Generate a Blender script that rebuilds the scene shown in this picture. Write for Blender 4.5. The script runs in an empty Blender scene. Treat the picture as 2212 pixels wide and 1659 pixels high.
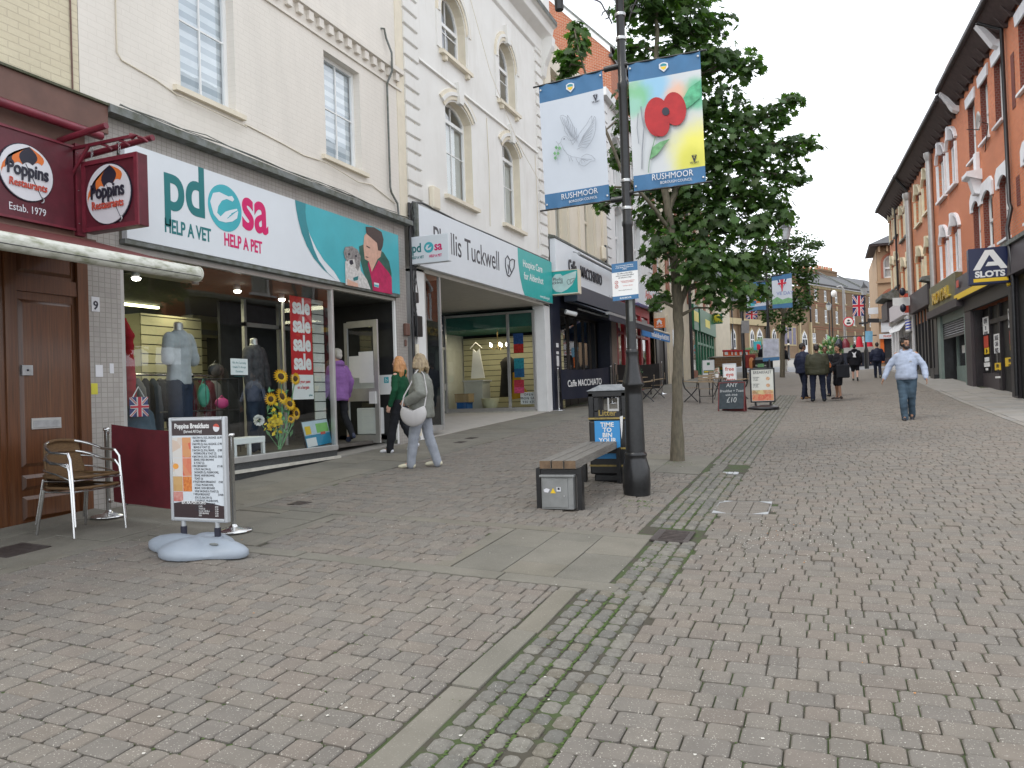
import bpy,bmesh,math,random
from mathutils import Vector,Matrix,noise
rnd=random.Random(7)
S=bpy.context.scene
COL=S.collection
# ------------------------------------------------------------------ camera
CF,CYAW,CPITCH,CROLL=774.515,0.388292,0.0121560,-0.0333098
EYE=Vector((0,0,1.6))
_f=Vector((-math.sin(CYAW)*math.cos(CPITCH),math.cos(CYAW)*math.cos(CPITCH),math.sin(CPITCH)))
_r0=Vector((math.cos(CYAW),math.sin(CYAW),0));_u0=_r0.cross(_f)
_r=_r0*math.cos(CROLL)+_u0*math.sin(CROLL);_u=-_r0*math.sin(CROLL)+_u0*math.cos(CROLL)
cd=bpy.data.cameras.new('camera');cam=bpy.data.objects.new('camera',cd);COL.objects.link(cam)
cam.matrix_world=Matrix(((_r.x,_u.x,-_f.x,EYE.x),(_r.y,_u.y,-_f.y,EYE.y),(_r.z,_u.z,-_f.z,EYE.z),(0,0,0,1)))
cd.sensor_width=36;cd.lens=CF/1024*36;cd.clip_end=2000;cd.clip_start=.05
S.camera=cam
# ------------------------------------------------------------------ sky and sun (overcast, bright)
W=bpy.data.worlds.new('World');S.world=W;W.use_nodes=True
nt=W.node_tree;nt.nodes.clear()
SUN_EL,SUN_AZ=52,215
sky=nt.nodes.new('ShaderNodeTexSky');sky.sky_type='NISHITA';sky.sun_disc=False
sky.sun_elevation=math.radians(SUN_EL);sky.sun_rotation=math.radians(SUN_AZ)
tc=nt.nodes.new('ShaderNodeTexCoord');mp=nt.nodes.new('ShaderNodeMapping');mp.inputs['Scale'].default_value=(1,1,3.2)
nz=nt.nodes.new('ShaderNodeTexNoise');nz.inputs['Scale'].default_value=2.3;nz.inputs['Detail'].default_value=7;nz.inputs['Roughness'].default_value=.55
cr=nt.nodes.new('ShaderNodeValToRGB');cr.color_ramp.elements[0].position=.34;cr.color_ramp.elements[1].position=.50
cr.color_ramp.elements[0].color=(.42,.42,.42,1)
mx=nt.nodes.new('ShaderNodeMix');mx.data_type='RGBA';mx.inputs[7].default_value=(14.0,14.6,15.4,1)
bg=nt.nodes.new('ShaderNodeBackground');bg.inputs['Strength'].default_value=.1
wo=nt.nodes.new('ShaderNodeOutputWorld')
L=nt.links.new
L(tc.outputs['Generated'],mp.inputs['Vector']);L(mp.outputs[0],nz.inputs['Vector']);L(nz.outputs['Fac'],cr.inputs[0])
L(cr.outputs[0],mx.inputs[0]);L(sky.outputs[0],mx.inputs[6]);L(mx.outputs[2],bg.inputs[0]);L(bg.outputs[0],wo.inputs[0])
sd=bpy.data.lights.new('sun','SUN');sd.energy=1.0;sd.angle=math.radians(22);sd.color=(1,.95,.88)
so=bpy.data.objects.new('sun',sd);COL.objects.link(so)
_az=math.radians(SUN_AZ);_el=math.radians(SUN_EL)
sundir=Vector((math.sin(_az)*math.cos(_el),math.cos(_az)*math.cos(_el),math.sin(_el)))
so.rotation_euler=sundir.to_track_quat('Z','Y').to_euler()
S.view_settings.view_transform='Standard';S.view_settings.look='None';S.view_settings.exposure=0.40;S.view_settings.gamma=1
S.view_settings.use_curve_mapping=False
S.cycles.max_bounces=6;S.cycles.transparent_max_bounces=12
# ------------------------------------------------------------------ surveying helpers: a sight line met with a real surface
DS=1024/2212
def ray(a,b):return _f+_r*((a*DS-512)/CF)-_u*((b*DS-384)/CF)
def G(X,Y):
 z=.039*min(Y,26)+.045*max(0,Y-26)
 z+=.04*min(max(0,-1.1-X),6.25)
 z+=.04*max(0,X-1.2)*min(1,max(0,(Y-24)/13))
 return z
def onG(a,b):
 d=ray(a,b);t=.5
 while t<400:
  P=EYE+d*t
  if P.z<G(P.x,P.y):break
  t*=1.01
 lo,hi=t/1.01,t
 for _ in range(30):
  m=(lo+hi)/2;P=EYE+d*m
  if P.z<G(P.x,P.y):hi=m
  else:lo=m
 return EYE+d*hi
FX=-7.35
def onX(a,b,X=FX):d=ray(a,b);return EYE+d*(X/d.x)
def onY(a,b,Y):d=ray(a,b);return EYE+d*(Y/d.y)
def onR(a,b,off=0.0):d=ray(a,b);return EYE+d*((4.9-off+.05*27)/(d.x+.05*d.y))
def atD(a,b,P):
 d=ray(a,b);k=(P-EYE).dot(_f);return EYE+d*k
# ------------------------------------------------------------------ materials
def nodes(m):
 m.use_nodes=True;t=m.node_tree;t.nodes.clear()
 o=t.nodes.new('ShaderNodeOutputMaterial');p=t.nodes.new('ShaderNodeBsdfPrincipled');t.links.new(p.outputs[0],o.inputs[0])
 return t,p
def rgb(c):
 if isinstance(c,str):
  c=[int(c[i:i+2],16)/255 for i in(0,2,4)];c=[x/12.92 if x<.04045 else((x+.055)/1.055)**2.4 for x in c]
 return(c[0],c[1],c[2],1)
MATS={};TINTED={'block_paver','granite_sett','concrete_slab','concrete_slab_pale','maple_leaf','maple_leaf_dark'}
def M(name,col,rough=.6,metal=0,var=.12,scale=6,bump=0,bscale=60,col2=None,lo=.35,hi=.7,space='pos',stretch=None,spec=.5,rnd_tint=0,trans=0,emit=0,coat=0,tint=False,stain=0,stain_col=(.05,.06,.03),grit=0):
 if name in MATS:return MATS[name]
 m=bpy.data.materials.new(name);t,p=nodes(m);N=t.nodes.new;K=t.links.new
 g=N('ShaderNodeNewGeometry')if space=='pos' else N('ShaderNodeTexCoord')
 vec=g.outputs['Position']if space=='pos' else g.outputs['Object']
 if stretch:
  mm=N('ShaderNodeMapping');mm.inputs['Scale'].default_value=stretch;K(vec,mm.inputs[0]);vec=mm.outputs[0]
 n=N('ShaderNodeTexNoise');n.inputs['Scale'].default_value=scale;n.inputs['Detail'].default_value=6;n.inputs['Roughness'].default_value=.6;K(vec,n.inputs['Vector'])
 r=N('ShaderNodeMapRange');r.inputs[1].default_value=lo;r.inputs[2].default_value=hi;K(n.outputs['Fac'],r.inputs[0])
 c=rgb(col);c2=rgb(col2)if col2 else tuple(max(0,x*(1-var))for x in c[:3])+(1,)
 if col2 is None:c=tuple(min(1,x*(1+var*.6))for x in c[:3])+(1,)
 x=N('ShaderNodeMix');x.data_type='RGBA';x.inputs[6].default_value=c;x.inputs[7].default_value=c2;K(r.outputs[0],x.inputs[0])
 out=x.outputs[2]
 if tint:
  a=N('ShaderNodeAttribute');a.attribute_name='tint';y=N('ShaderNodeMix');y.data_type='RGBA';y.blend_type='MULTIPLY';y.inputs[0].default_value=1
  K(out,y.inputs[6]);K(a.outputs['Color'],y.inputs[7]);out=y.outputs[2]
 if grit:
  v=N('ShaderNodeTexNoise');v.inputs['Scale'].default_value=120;v.inputs['Detail'].default_value=2;K(vec,v.inputs['Vector'])
  w=N('ShaderNodeMapRange');w.inputs[1].default_value=.64;w.inputs[2].default_value=.70;w.inputs[4].default_value=grit;K(v.outputs['Fac'],w.inputs[0])
  y=N('ShaderNodeMix');y.data_type='RGBA';y.inputs[7].default_value=(.55,.52,.46,1);K(w.outputs[0],y.inputs[0]);K(out,y.inputs[6]);out=y.outputs[2]
 if stain:
  v=N('ShaderNodeTexNoise');v.inputs['Scale'].default_value=1.1;v.inputs['Detail'].default_value=8;v.inputs['Roughness'].default_value=.7;sm=N('ShaderNodeMapping');sm.inputs['Scale'].default_value=(2.4,2.4,.5);K(vec,sm.inputs[0]);K(sm.outputs[0],v.inputs['Vector'])
  w=N('ShaderNodeMapRange');w.inputs[1].default_value=.5;w.inputs[2].default_value=.75;w.inputs[4].default_value=stain;K(v.outputs['Fac'],w.inputs[0])
  y=N('ShaderNodeMix');y.data_type='RGBA';y.inputs[7].default_value=(*stain_col,1);K(w.outputs[0],y.inputs[0]);K(out,y.inputs[6]);out=y.outputs[2]
 if rnd_tint:
  oi=N('ShaderNodeObjectInfo');hs=N('ShaderNodeHueSaturation');q=N('ShaderNodeMapRange');q.inputs[3].default_value=1-rnd_tint;q.inputs[4].default_value=1+rnd_tint
  K(oi.outputs['Random'],q.inputs[0]);K(q.outputs[0],hs.inputs['Value']);K(out,hs.inputs['Color']);out=hs.outputs[0]
 K(out,p.inputs['Base Color']);p.inputs['Roughness'].default_value=rough;p.inputs['Metallic'].default_value=metal
 p.inputs['Specular IOR Level'].default_value=spec
 if coat:p.inputs['Coat Weight'].default_value=coat;p.inputs['Coat Roughness'].default_value=.1
 if trans:p.inputs['Transmission Weight'].default_value=trans
 if emit:K(out,p.inputs['Emission Color']);p.inputs['Emission Strength'].default_value=emit
 if bump:
  b=N('ShaderNodeTexNoise');b.inputs['Scale'].default_value=bscale;b.inputs['Detail'].default_value=4;K(vec,b.inputs['Vector'])
  bb=N('ShaderNodeBump');bb.inputs['Strength'].default_value=min(1,bump);bb.inputs['Distance'].default_value=.01;K(b.outputs['Fac'],bb.inputs['Height']);K(bb.outputs[0],p.inputs['Normal'])
 MATS[name]=m;return m
def Mbrick(name,col,col2,mortar,bw=.225,bh=.075,ms=.01,u=(0,1,0),rough=.8,bump=.5,squash=1,peel=0,offset=.5,grime=.25,spec=.3):
 """masonry courses laid out in metres along the wall direction u and up z"""
 if name in MATS:return MATS[name]
 m=bpy.data.materials.new(name);t,p=nodes(m);N=t.nodes.new;K=t.links.new
 g=N('ShaderNodeNewGeometry');d=N('ShaderNodeVectorMath');d.operation='DOT_PRODUCT';d.inputs[1].default_value=u;K(g.outputs['Position'],d.inputs[0])
 s=N('ShaderNodeSeparateXYZ');K(g.outputs['Position'],s.inputs[0]);c=N('ShaderNodeCombineXYZ');K(d.outputs['Value'],c.inputs[0]);K(s.outputs[2],c.inputs[1])
 b=N('ShaderNodeTexBrick');K(c.outputs[0],b.inputs['Vector'])
 b.inputs['Scale'].default_value=1;b.inputs['Brick Width'].default_value=bw;b.inputs['Row Height'].default_value=bh;b.inputs['Mortar Size'].default_value=ms;b.inputs['Mortar Smooth'].default_value=.3
 b.offset=offset;b.inputs['Color1'].default_value=rgb(col);b.inputs['Color2'].default_value=rgb(col2);b.inputs['Mortar'].default_value=rgb(mortar)
 n=N('ShaderNodeTexNoise');n.inputs['Scale'].default_value=1.6;n.inputs['Detail'].default_value=8;n.inputs['Roughness'].default_value=.65;sm=N('ShaderNodeMapping');sm.inputs['Scale'].default_value=(1.6,1.6,.55);K(g.outputs['Position'],sm.inputs[0]);K(sm.outputs[0],n.inputs['Vector'])
 r=N('ShaderNodeMapRange');r.inputs[1].default_value=.35;r.inputs[2].default_value=.75;r.inputs[3].default_value=1;r.inputs[4].default_value=1-grime;K(n.outputs['Fac'],r.inputs[0])
 x=N('ShaderNodeMix');x.data_type='RGBA';x.blend_type='MULTIPLY';x.inputs[0].default_value=1;K(b.outputs['Color'],x.inputs[6]);K(r.outputs[0],x.inputs[7])
 K(x.outputs[2],p.inputs['Base Color']);p.inputs['Roughness'].default_value=rough;p.inputs['Specular IOR Level'].default_value=spec
 n2=N('ShaderNodeTexNoise');n2.inputs['Scale'].default_value=30;K(g.outputs['Position'],n2.inputs['Vector'])
 ad=N('ShaderNodeMath');ad.operation='MULTIPLY_ADD';ad.inputs[1].default_value=-1;K(b.outputs['Fac'],ad.inputs[0]);sc=N('ShaderNodeMath');sc.operation='MULTIPLY';sc.inputs[1].default_value=.5;K(n2.outputs['Fac'],sc.inputs[0]);K(sc.outputs[0],ad.inputs[2])
 bb=N('ShaderNodeBump');bb.inputs['Strength'].default_value=bump;bb.inputs['Distance'].default_value=.012;K(ad.outputs[0],bb.inputs['Height']);K(bb.outputs[0],p.inputs['Normal'])
 MATS[name]=m;return m
def Mglass(name,tint=(.9,.95,.95),refl=1.45,alpha=.25,rough=0.0):
 """window glass: mirror reflection by Fresnel, the rest passes straight through"""
 if name in MATS:return MATS[name]
 m=bpy.data.materials.new(name);m.use_nodes=True;t=m.node_tree;t.nodes.clear();N=t.nodes.new;K=t.links.new
 o=N('ShaderNodeOutputMaterial');g=N('ShaderNodeBsdfGlossy');g.inputs['Roughness'].default_value=rough;tr=N('ShaderNodeBsdfTransparent');tr.inputs[0].default_value=(*tint,1)
 lw=N('ShaderNodeLayerWeight');lw.inputs[0].default_value=.5;pw_=N('ShaderNodeMath');pw_.operation='POWER';pw_.inputs[1].default_value=4.0;K(lw.outputs['Facing'],pw_.inputs[0])
 f0=((refl-1)/(refl+1))**2*2.6;fr=N('ShaderNodeMapRange');fr.inputs[3].default_value=f0;fr.inputs[4].default_value=1;K(pw_.outputs[0],fr.inputs[0]);mi=N('ShaderNodeMixShader')
 n=N('ShaderNodeTexNoise');n.inputs['Scale'].default_value=1.3;b=N('ShaderNodeBump');b.inputs['Strength'].default_value=.05;b.inputs['Distance'].default_value=.02
 gg=N('ShaderNodeNewGeometry');K(gg.outputs['Position'],n.inputs['Vector']);K(n.outputs['Fac'],b.inputs['Height']);K(b.outputs[0],g.inputs['Normal'])
 K(fr.outputs[0],mi.inputs[0]);K(tr.outputs[0],mi.inputs[1]);K(g.outputs[0],mi.inputs[2]);K(mi.outputs[0],o.inputs[0])
 MATS[name]=m;return m
# ------------------------------------------------------------------ mesh building
class Fr:
 """a frame: origin, u along, n outwards, z up"""
 def __init__(s,o,u,n,w=(0,0,1)):s.o=Vector(o);s.u=Vector(u).normalized();s.n=Vector(n).normalized();s.w=Vector(w).normalized()
 def __call__(s,a,b,c):return s.o+s.u*a+s.n*b+s.w*c
WORLD=Fr((0,0,0),(1,0,0),(0,1,0))
class MB:
 def __init__(s):s.v=[];s.f=[];s.m=[];s.s=[];s.mats=[];s.tint=[]
 def mi(s,m):
  if m not in s.mats:s.mats.append(m)
  return s.mats.index(m)
 def add(s,vs,fs,m,smooth=False,tint=None):
  b=len(s.v);s.v+=[tuple(v)for v in vs];k=s.mi(m)
  for f in fs:s.f.append(tuple(i+b for i in f));s.m.append(k);s.s.append(smooth);s.tint.append(tint or(1,1,1))
  return s
 def box(s,m,u0,u1,n0,n1,z0,z1,fr=WORLD):
  P=[fr(u,n,z)for z in(z0,z1)for n in(n0,n1)for u in(u0,u1)]
  return s.add(P,[(0,2,3,1),(4,5,7,6),(0,1,5,4),(2,6,7,3),(0,4,6,2),(1,3,7,5)],m)
 def prism(s,m,pts,d,smooth=False):
  """pts: polygon of Vectors, extruded by vector d"""
  n=len(pts);d=Vector(d);P=[Vector(p)for p in pts];P+=[p+d for p in P]
  s.add(P,[tuple(range(n))[::-1],tuple(range(n,2*n))],m)
  return s.add(P,[(i,(i+1)%n,(i+1)%n+n,i+n)for i in range(n)],m,smooth)
 def poly(s,m,pts):return s.add(pts,[tuple(range(len(pts)))],m)
 def tube(s,m,pts,r,n=8,cap=True,smooth=True,flat=1.0):
  pts=[Vector(p)for p in pts];R_=r if isinstance(r,(list,tuple))else[r]*len(pts);V=[];up=None
  for i,p in enumerate(pts):
   a=pts[max(0,i-1)];b=pts[min(len(pts)-1,i+1)];t=(b-a)
   if t.length<1e-9:t=Vector((0,0,1))
   t.normalize()
   if up is None:
    up=Vector((0,0,1))if abs(t.z)<.9 else Vector((1,0,0))
   x=t.cross(up)
   if x.length<1e-6:x=t.orthogonal()
   x.normalize();y=x.cross(t);up=y
   for k in range(n):
    an=2*math.pi*k/n;V.append(p+x*(math.cos(an)*R_[i])+y*(math.sin(an)*R_[i]*flat))
  F_=[(i*n+k,i*n+(k+1)%n,(i+1)*n+(k+1)%n,(i+1)*n+k)for i in range(len(pts)-1)for k in range(n)]
  s.add(V,F_,m,smooth)
  if cap:b=(len(pts)-1)*n;s.add([V[k]for k in range(n)],[tuple(range(n))[::-1]],m);s.add([V[b+k]for k in range(n)],[tuple(range(n))],m)
  return s
 def lathe(s,m,c,prof,n=20,fr=None,smooth=True,sq=None):
  c=Vector(c);V=[]
  for r,z in prof:
   for k in range(n):
    a=2*math.pi*k/n;x,y=math.cos(a)*r,math.sin(a)*r
    if fr:V.append(fr(0,0,0)*0+c+fr.u*x+fr.n*y+fr.w*z)
    else:V.append(c+Vector((x,y,z)))
  F_=[(i*n+k,i*n+(k+1)%n,(i+1)*n+(k+1)%n,(i+1)*n+k)for i in range(len(prof)-1)for k in range(n)]
  s.add(V,F_,m,smooth)
  if prof[0][0]>1e-4:s.add(V[:n],[tuple(range(n))[::-1]],m)
  if prof[-1][0]>1e-4:s.add(V[-n:],[tuple(range(n))],m)
  return s
 def ell(s,m,c,rx,ry,rz,n=12,k=8,fr=WORLD):
  c=Vector(c);V=[]
  for i in range(k+1):
   a=math.pi*i/k
   for j in range(n):b=2*math.pi*j/n;V.append(c+fr.u*(rx*math.sin(a)*math.cos(b))+fr.n*(ry*math.sin(a)*math.sin(b))-fr.w*(rz*math.cos(a)))
  return s.add(V,[(i*n+j,i*n+(j+1)%n,(i+1)*n+(j+1)%n,(i+1)*n+j)for i in range(k)for j in range(n)],m,True)
 def mesh(s,name):
  me=bpy.data.meshes.new(name);me.from_pydata(s.v,[],s.f)
  for m in s.mats:me.materials.append(m)
  me.polygons.foreach_set('material_index',s.m);me.polygons.foreach_set('use_smooth',s.s)
  if any(m.name in TINTED for m in s.mats):
   a=me.color_attributes.new('tint','FLOAT_COLOR','CORNER');d=[]
   for p,t in zip(me.polygons,s.tint):d+=[t[0],t[1],t[2],1]*p.loop_total
   a.data.foreach_set('color',d)
  me.update();return me
WM={}
def reg(o,m):WM[o.name]=m
def thing(name,label,cat,loc=(0,0,0),rz=0,group=None,kind=None):
 o=bpy.data.objects.new(name,None);COL.objects.link(o);o.empty_display_size=.1
 m=Matrix.Translation(Vector(loc))@Matrix.Rotation(rz,4,'Z');o.matrix_world=m;reg(o,m)
 return tag(o,label,cat,group,kind)
def tag(o,label=None,cat=None,group=None,kind=None):
 if label:o['label']=label
 if cat:o['category']=cat
 if group:o['group']=group
 if kind:o['kind']=kind
 return o
def part(name,mb,parent=None,label=None,local=False,bevel=0,kind=None,seg=1):
 """link a mesh; built in world coordinates unless local"""
 me=mb.mesh(name)if isinstance(mb,MB)else mb
 o=bpy.data.objects.new(name,me);COL.objects.link(o);pm=WM[parent.name]if parent else Matrix.Identity(4)
 if parent:o.parent=parent
 if not local:
  me.transform(pm.inverted());me.update()
 reg(o,pm)
 if bevel:
  b=o.modifiers.new('b','BEVEL');b.width=bevel;b.segments=seg;b.limit_method='ANGLE';b.angle_limit=.7
 if label:o['label']=label
 if kind:o['kind']=kind
 return o
def one(name,mb,label,cat,group=None,kind=None,bevel=0,loc=None):
 """a thing that is a single mesh"""
 me=mb.mesh(name)
 if loc is None:
  n=max(1,len(me.vertices));c=sum((v.co for v in me.vertices),Vector())/n;loc=Vector((c.x,c.y,min(v.co.z for v in me.vertices)))
 m=Matrix.Translation(Vector(loc));me.transform(m.inverted());o=bpy.data.objects.new(name,me);COL.objects.link(o);o.matrix_world=m;reg(o,m)
 if bevel:b=o.modifiers.new('b','BEVEL');b.width=bevel;b.segments=1;b.limit_method='ANGLE';b.angle_limit=.7
 return tag(o,label,cat,group,kind)
def kids(o):return[c for c in bpy.data.objects if c.parent==o]
def clone(o,loc,rz=0,label=None,scale=1):
 def cp(x,par):
  c=x.copy();COL.objects.link(c);c.parent=par
  for ch in KIDS.get(x.name,[]):cp(ch,c)
  return c
 KIDS.clear()
 for c in bpy.data.objects:
  if c.parent:KIDS.setdefault(c.parent.name,[]).append(c)
 r=cp(o,None);m=Matrix.Translation(Vector(loc))@Matrix.Rotation(rz,4,'Z')@Matrix.Scale(scale,4);r.matrix_world=m;reg(r,m)
 if label:r['label']=label
 return r
KIDS={}
def text(name,s,size,o,u,w,m,parent,ext=.002,bold=0,align='CENTER',shear=0,space=1,sx=1,n=None,label=None):
 """lettering: o = baseline point, u = reading direction, w = up"""
 c=bpy.data.curves.new(name,'FONT');c.body=s;c.size=size;c.extrude=ext;c.offset=bold*size;c.align_x=align;c.shear=shear;c.space_character=space;c.resolution_u=2 if size<.15 else 6
 t=bpy.data.objects.new(name,c);COL.objects.link(t)
 dg=bpy.context.evaluated_depsgraph_get();me=bpy.data.meshes.new_from_object(t.evaluated_get(dg));bpy.data.objects.remove(t);bpy.data.curves.remove(c)
 u=Vector(u).normalized();w=Vector(w).normalized();n=u.cross(w);R_=Matrix(((u.x*sx,w.x,n.x,o[0]),(u.y*sx,w.y,n.y,o[1]),(u.z*sx,w.z,n.z,o[2]),(0,0,0,1)))
 me.transform(R_);me.materials.clear();me.materials.append(m)
 for p in me.polygons:p.material_index=0
 return part(name,me,parent,label)
# ------------------------------------------------------------------ the ground
m_bed=M('joint_dirt',(.062,.055,.040),.95,col2=(.052,.075,.024),scale=3.5,lo=.45,hi=.56,bump=.6,bscale=120)
m_brick=M('block_paver',(.205,.184,.160),.9,col2=(.168,.152,.133),scale=5,bump=.5,bscale=260,rnd_tint=0,tint=True,grit=.8,spec=.2)
m_sett=M('granite_sett',(.205,.195,.172),.85,col2=(.15,.14,.12),scale=30,bump=.8,bscale=180,tint=True,grit=.5,spec=.3)
m_slab=M('concrete_slab',(.200,.187,.158),.9,col2=(.155,.146,.122),scale=2.2,bump=.35,bscale=320,tint=True,grit=.35,stain=.25,stain_col=(.10,.09,.07),spec=.2)
m_slabG=M('concrete_slab_pale',(.285,.27,.25),.9,col2=(.235,.222,.20),scale=2.2,bump=.3,bscale=320,tint=True,stain=.2,stain_col=(.14,.13,.1),spec=.2)
m_asph=M('asphalt',(.20,.205,.215),.85,var=.2,scale=14)
m_land=M('land',(.18,.17,.15),.9,var=.2,scale=.5)
m_far=Mbrick('far_block_paving',(.205,.178,.150),(.178,.155,.130),(.14,.125,.10),.18,.155,.012,u=(0,1,0),bump=.2,grime=.25)
def far_fix():
 t=m_far.node_tree
 for n in t.nodes:
  if n.type=='VECT_MATH':n.inputs[1].default_value=(1,0,0)
 sep=[n for n in t.nodes if n.type=='SEPXYZ'][0];cmb=[n for n in t.nodes if n.type=='COMBXYZ'][0]
 t.links.new(sep.outputs[1],cmb.inputs[1])
far_fix()
def sheet(m,xs,ys,dz,name,kind='structure',tintf=None):
 mb=MB();V=[(x,y,G(x,y)+dz)for y in ys for x in xs];n=len(xs)
 mb.add(V,[(j*n+i,j*n+i+1,(j+1)*n+i+1,(j+1)*n+i)for j in range(len(ys)-1)for i in range(n-1)],m,True)
 o=one(name,mb,None,None,kind=kind,loc=(0,0,0));return o
YS=[-12,-6,0,3,6,9,12,15,18,21,24,26,30,34,37,40,45,50,55,60,64]
sheet(m_land,[-90,-40,-20,-7.35,-5.9,-3.5,-1.1,1.2,3.35,5.5,20,60,120],YS+[80,95,110,130,160,260,600],-.05,'ground')
sheet(m_bed,[-8.6,-7.35,-5.9,-1.1,1.2,3.35,6],YS[:13]+[31],-.013,'paving_bed')
sheet(m_far,[-5.9,-4,-1.66,-1.1,1.2,3.35],[29.9,34,37,40,45,50,56],-.001,'far_paving')
sheet(m_slab,[-7.35,-5.9],[29.9,34,37,40,45,50,56],-.001,'far_footway')
sheet(m_slabG,[3.35,4,4.7],[29.9,34,37,40,45,50,56],-.001,'far_pavement')
sheet(m_asph,[-60,-30,-7.35,-1.1,1.2,3.35,20,60],[56,60,64,70],.0,'road')
sheet(m_slabG,[-60,-30,-7.35,-1.1,1.2,3.35,20,60],[70,80,90,100,106],.004,'far_square')
def vis_px(x,y):
 d=Vector((x,y,G(x,y)))-EYE;k=d.dot(_f)
 if k<.5:return None
 return 512+CF*d.dot(_r)/k,384-CF*d.dot(_u)/k,k
def in_view(x,y,mg=40):
 p=vis_px(x,y)
 return p and-mg<p[0]<1024+mg and-mg<p[1]<768+mg
def nrm(x,y):
 e=.05;a=Vector((2*e,0,G(x+e,y)-G(x-e,y)));b=Vector((0,2*e,G(x,y+e)-G(x,y-e)));return a.cross(b).normalized()
def stone(lx,ly,c=.012,ch=.006,ed=.006,th=.03):
 """a paver of lx by ly with rounded corners and a worn top edge, about its centre, top at z 0"""
 def ring(a,b,c):return[(-a+c,-b),(a-c,-b),(a,-b+c),(a,b-c),(a-c,b),(-a+c,b),(-a,b-c),(-a,-b+c)]
 V=[(x,y,-th)for x,y in ring(lx/2,ly/2,c)]+[(x,y,-ed)for x,y in ring(lx/2,ly/2,c)]+[(x,y,0)for x,y in ring(lx/2-ch,ly/2-ch,c)]
 F_=[(i,(i+1)%8,(i+1)%8+8,i+8)for i in range(8)]+[(i+8,(i+1)%8+8,(i+1)%8+16,i+16)for i in range(8)]+[tuple(range(16,24))]
 return V,F_
def lay(root,name,stones,mat,tints,limit=300,rest='bricks',jit=.0025,tilt=.006,c=.012,ch=.006,ed=.006):
 """stones: (x, y, lx, ly). The largest in view are objects of their own, the rest one mesh"""
 st=[]
 for(x,y,lx,ly)in stones:
  p=vis_px(x,y);a=0
  if p and-10<p[0]<1034 and-10<p[1]<778:a=lx*ly/p[2]**3
  st.append((a,x,y,lx,ly))
 st.sort(key=lambda s:-s[0])
 cache={};mb=MB()
 for i,(a,x,y,lx,ly)in enumerate(st):
  ti=rnd.randrange(len(tints));n=nrm(x,y);n=(n+Vector((rnd.gauss(0,tilt),rnd.gauss(0,tilt),0))).normalized()
  ux=Vector((1,0,0));ux=(ux-n*ux.dot(n)).normalized();uy=n.cross(ux)
  q=rnd.gauss(0,.008);u2=ux*math.cos(q)+uy*math.sin(q);v2=uy*math.cos(q)-ux*math.sin(q)
  o=Vector((x,y,G(x,y)+rnd.gauss(0,jit)))
  if i<limit and a>0:
   k=(round(lx,3),round(ly,3),ti)
   if k not in cache:
    V,F_=stone(lx,ly,c,ch,ed);b=MB();b.add(V,F_,mat,False,tints[ti]);cache[k]=b.mesh(name)
   ob=bpy.data.objects.new(name,cache[k]);COL.objects.link(ob);ob.parent=root
   ob.matrix_local=Matrix(((u2.x,v2.x,n.x,o.x),(u2.y,v2.y,n.y,o.y),(u2.z,v2.z,n.z,o.z),(0,0,0,1)))
  else:
   V,F_=stone(lx,ly,c,ch,ed)
   if a==0 and not in_view(x,y,300):continue
   mb.add([o+u2*p[0]+v2*p[1]+n*p[2]for p in V],F_,mat,False,tints[ti])
 if mb.v:part(rest,mb,root,kind='stuff')
def rows(x0,x1,y0,y1,rh=.145,gap=.0072,lens=(.10,.145,.145,.20),hole=None):
 out=[];y=y0;k=0
 while y<y1-.03:
  h=min(rh,y1-y);h=y1-y if y1-y-h<.05 else h;x=x0+(rnd.random()*.1 if k%2 else 0);first=True
  while x<x1-.03:
   l=rnd.choice(lens)
   if first and k%2:l=x-x0 if x-x0>.05 else l;x=x0 if l==x-x0 else x
   first=False
   if x+l>x1-.05:l=x1-x
   cx,cy=x+l/2,y+h/2
   if not(hole and hole(cx,cy)):out.append((cx,cy,l-gap,h-gap))
   x+=l
  y+=h;k+=1
 return out
T_B=[(1,1,1),(1.03,1.0,.97),(.96,.975,.985),(1.04,1.0,.98),(.92,.93,.945),(1.04,1.035,1.02),(.98,.985,.98),(.99,.96,.95)]
T_S=[(1,1,1),(1.1,1.1,1.08),(.88,.89,.9),(.97,.93,.86),(.82,.84,.86)]
T_L=[(1,1,1),(1.06,1.05,1.04),(.93,.94,.95),(1.02,1,.97)]
BX=-5.9
pl=thing('brick_paving',None,None,kind='structure')
def holeL(x,y):
 if BX<x<-4.66 and 5.2<y<6.92:return True
 if-2.9<x<-1.1 and 5.2<y<6.92:return True
 if 5.18<y<5.37 or 6.74<y<6.91:return True
 if 10.55<y<12.45 and x>-2.9:return True
 if 18.2<y<18.55:return True
 if-1.82<x:return True
 return False
sl=rows(BX,-1.81,1.0,5.18)+rows(BX,-1.81,5.37,6.75,hole=holeL)+rows(BX,-1.66,6.91,18.2,hole=lambda x,y:(10.55<y<12.45 and x>-2.9)or(x>-1.66))+rows(BX,-1.66,18.55,29.9)
lay(pl,'brick',sl,m_brick,T_B)
pr=thing('roadway_paving',None,None,kind='structure')
def holeR(x,y):return-1.16<x<-.61 and 8.06<y<8.77
sr=rows(-1.09,3.34,1.0,29.9,hole=holeR)
lay(pr,'brick',sr,m_brick,T_B)
pc=thing('sett_channel',None,None,kind='structure')
ss=[]
y=1.6
while y<5.12:
 for i in range(5):ss.append((-1.63+.054+i*.107+rnd.gauss(0,.002),y+.062+rnd.gauss(0,.003),.095+rnd.uniform(-.006,.004),.112+rnd.uniform(-.006,.006)))
 y+=.125
y=5.16
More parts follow.
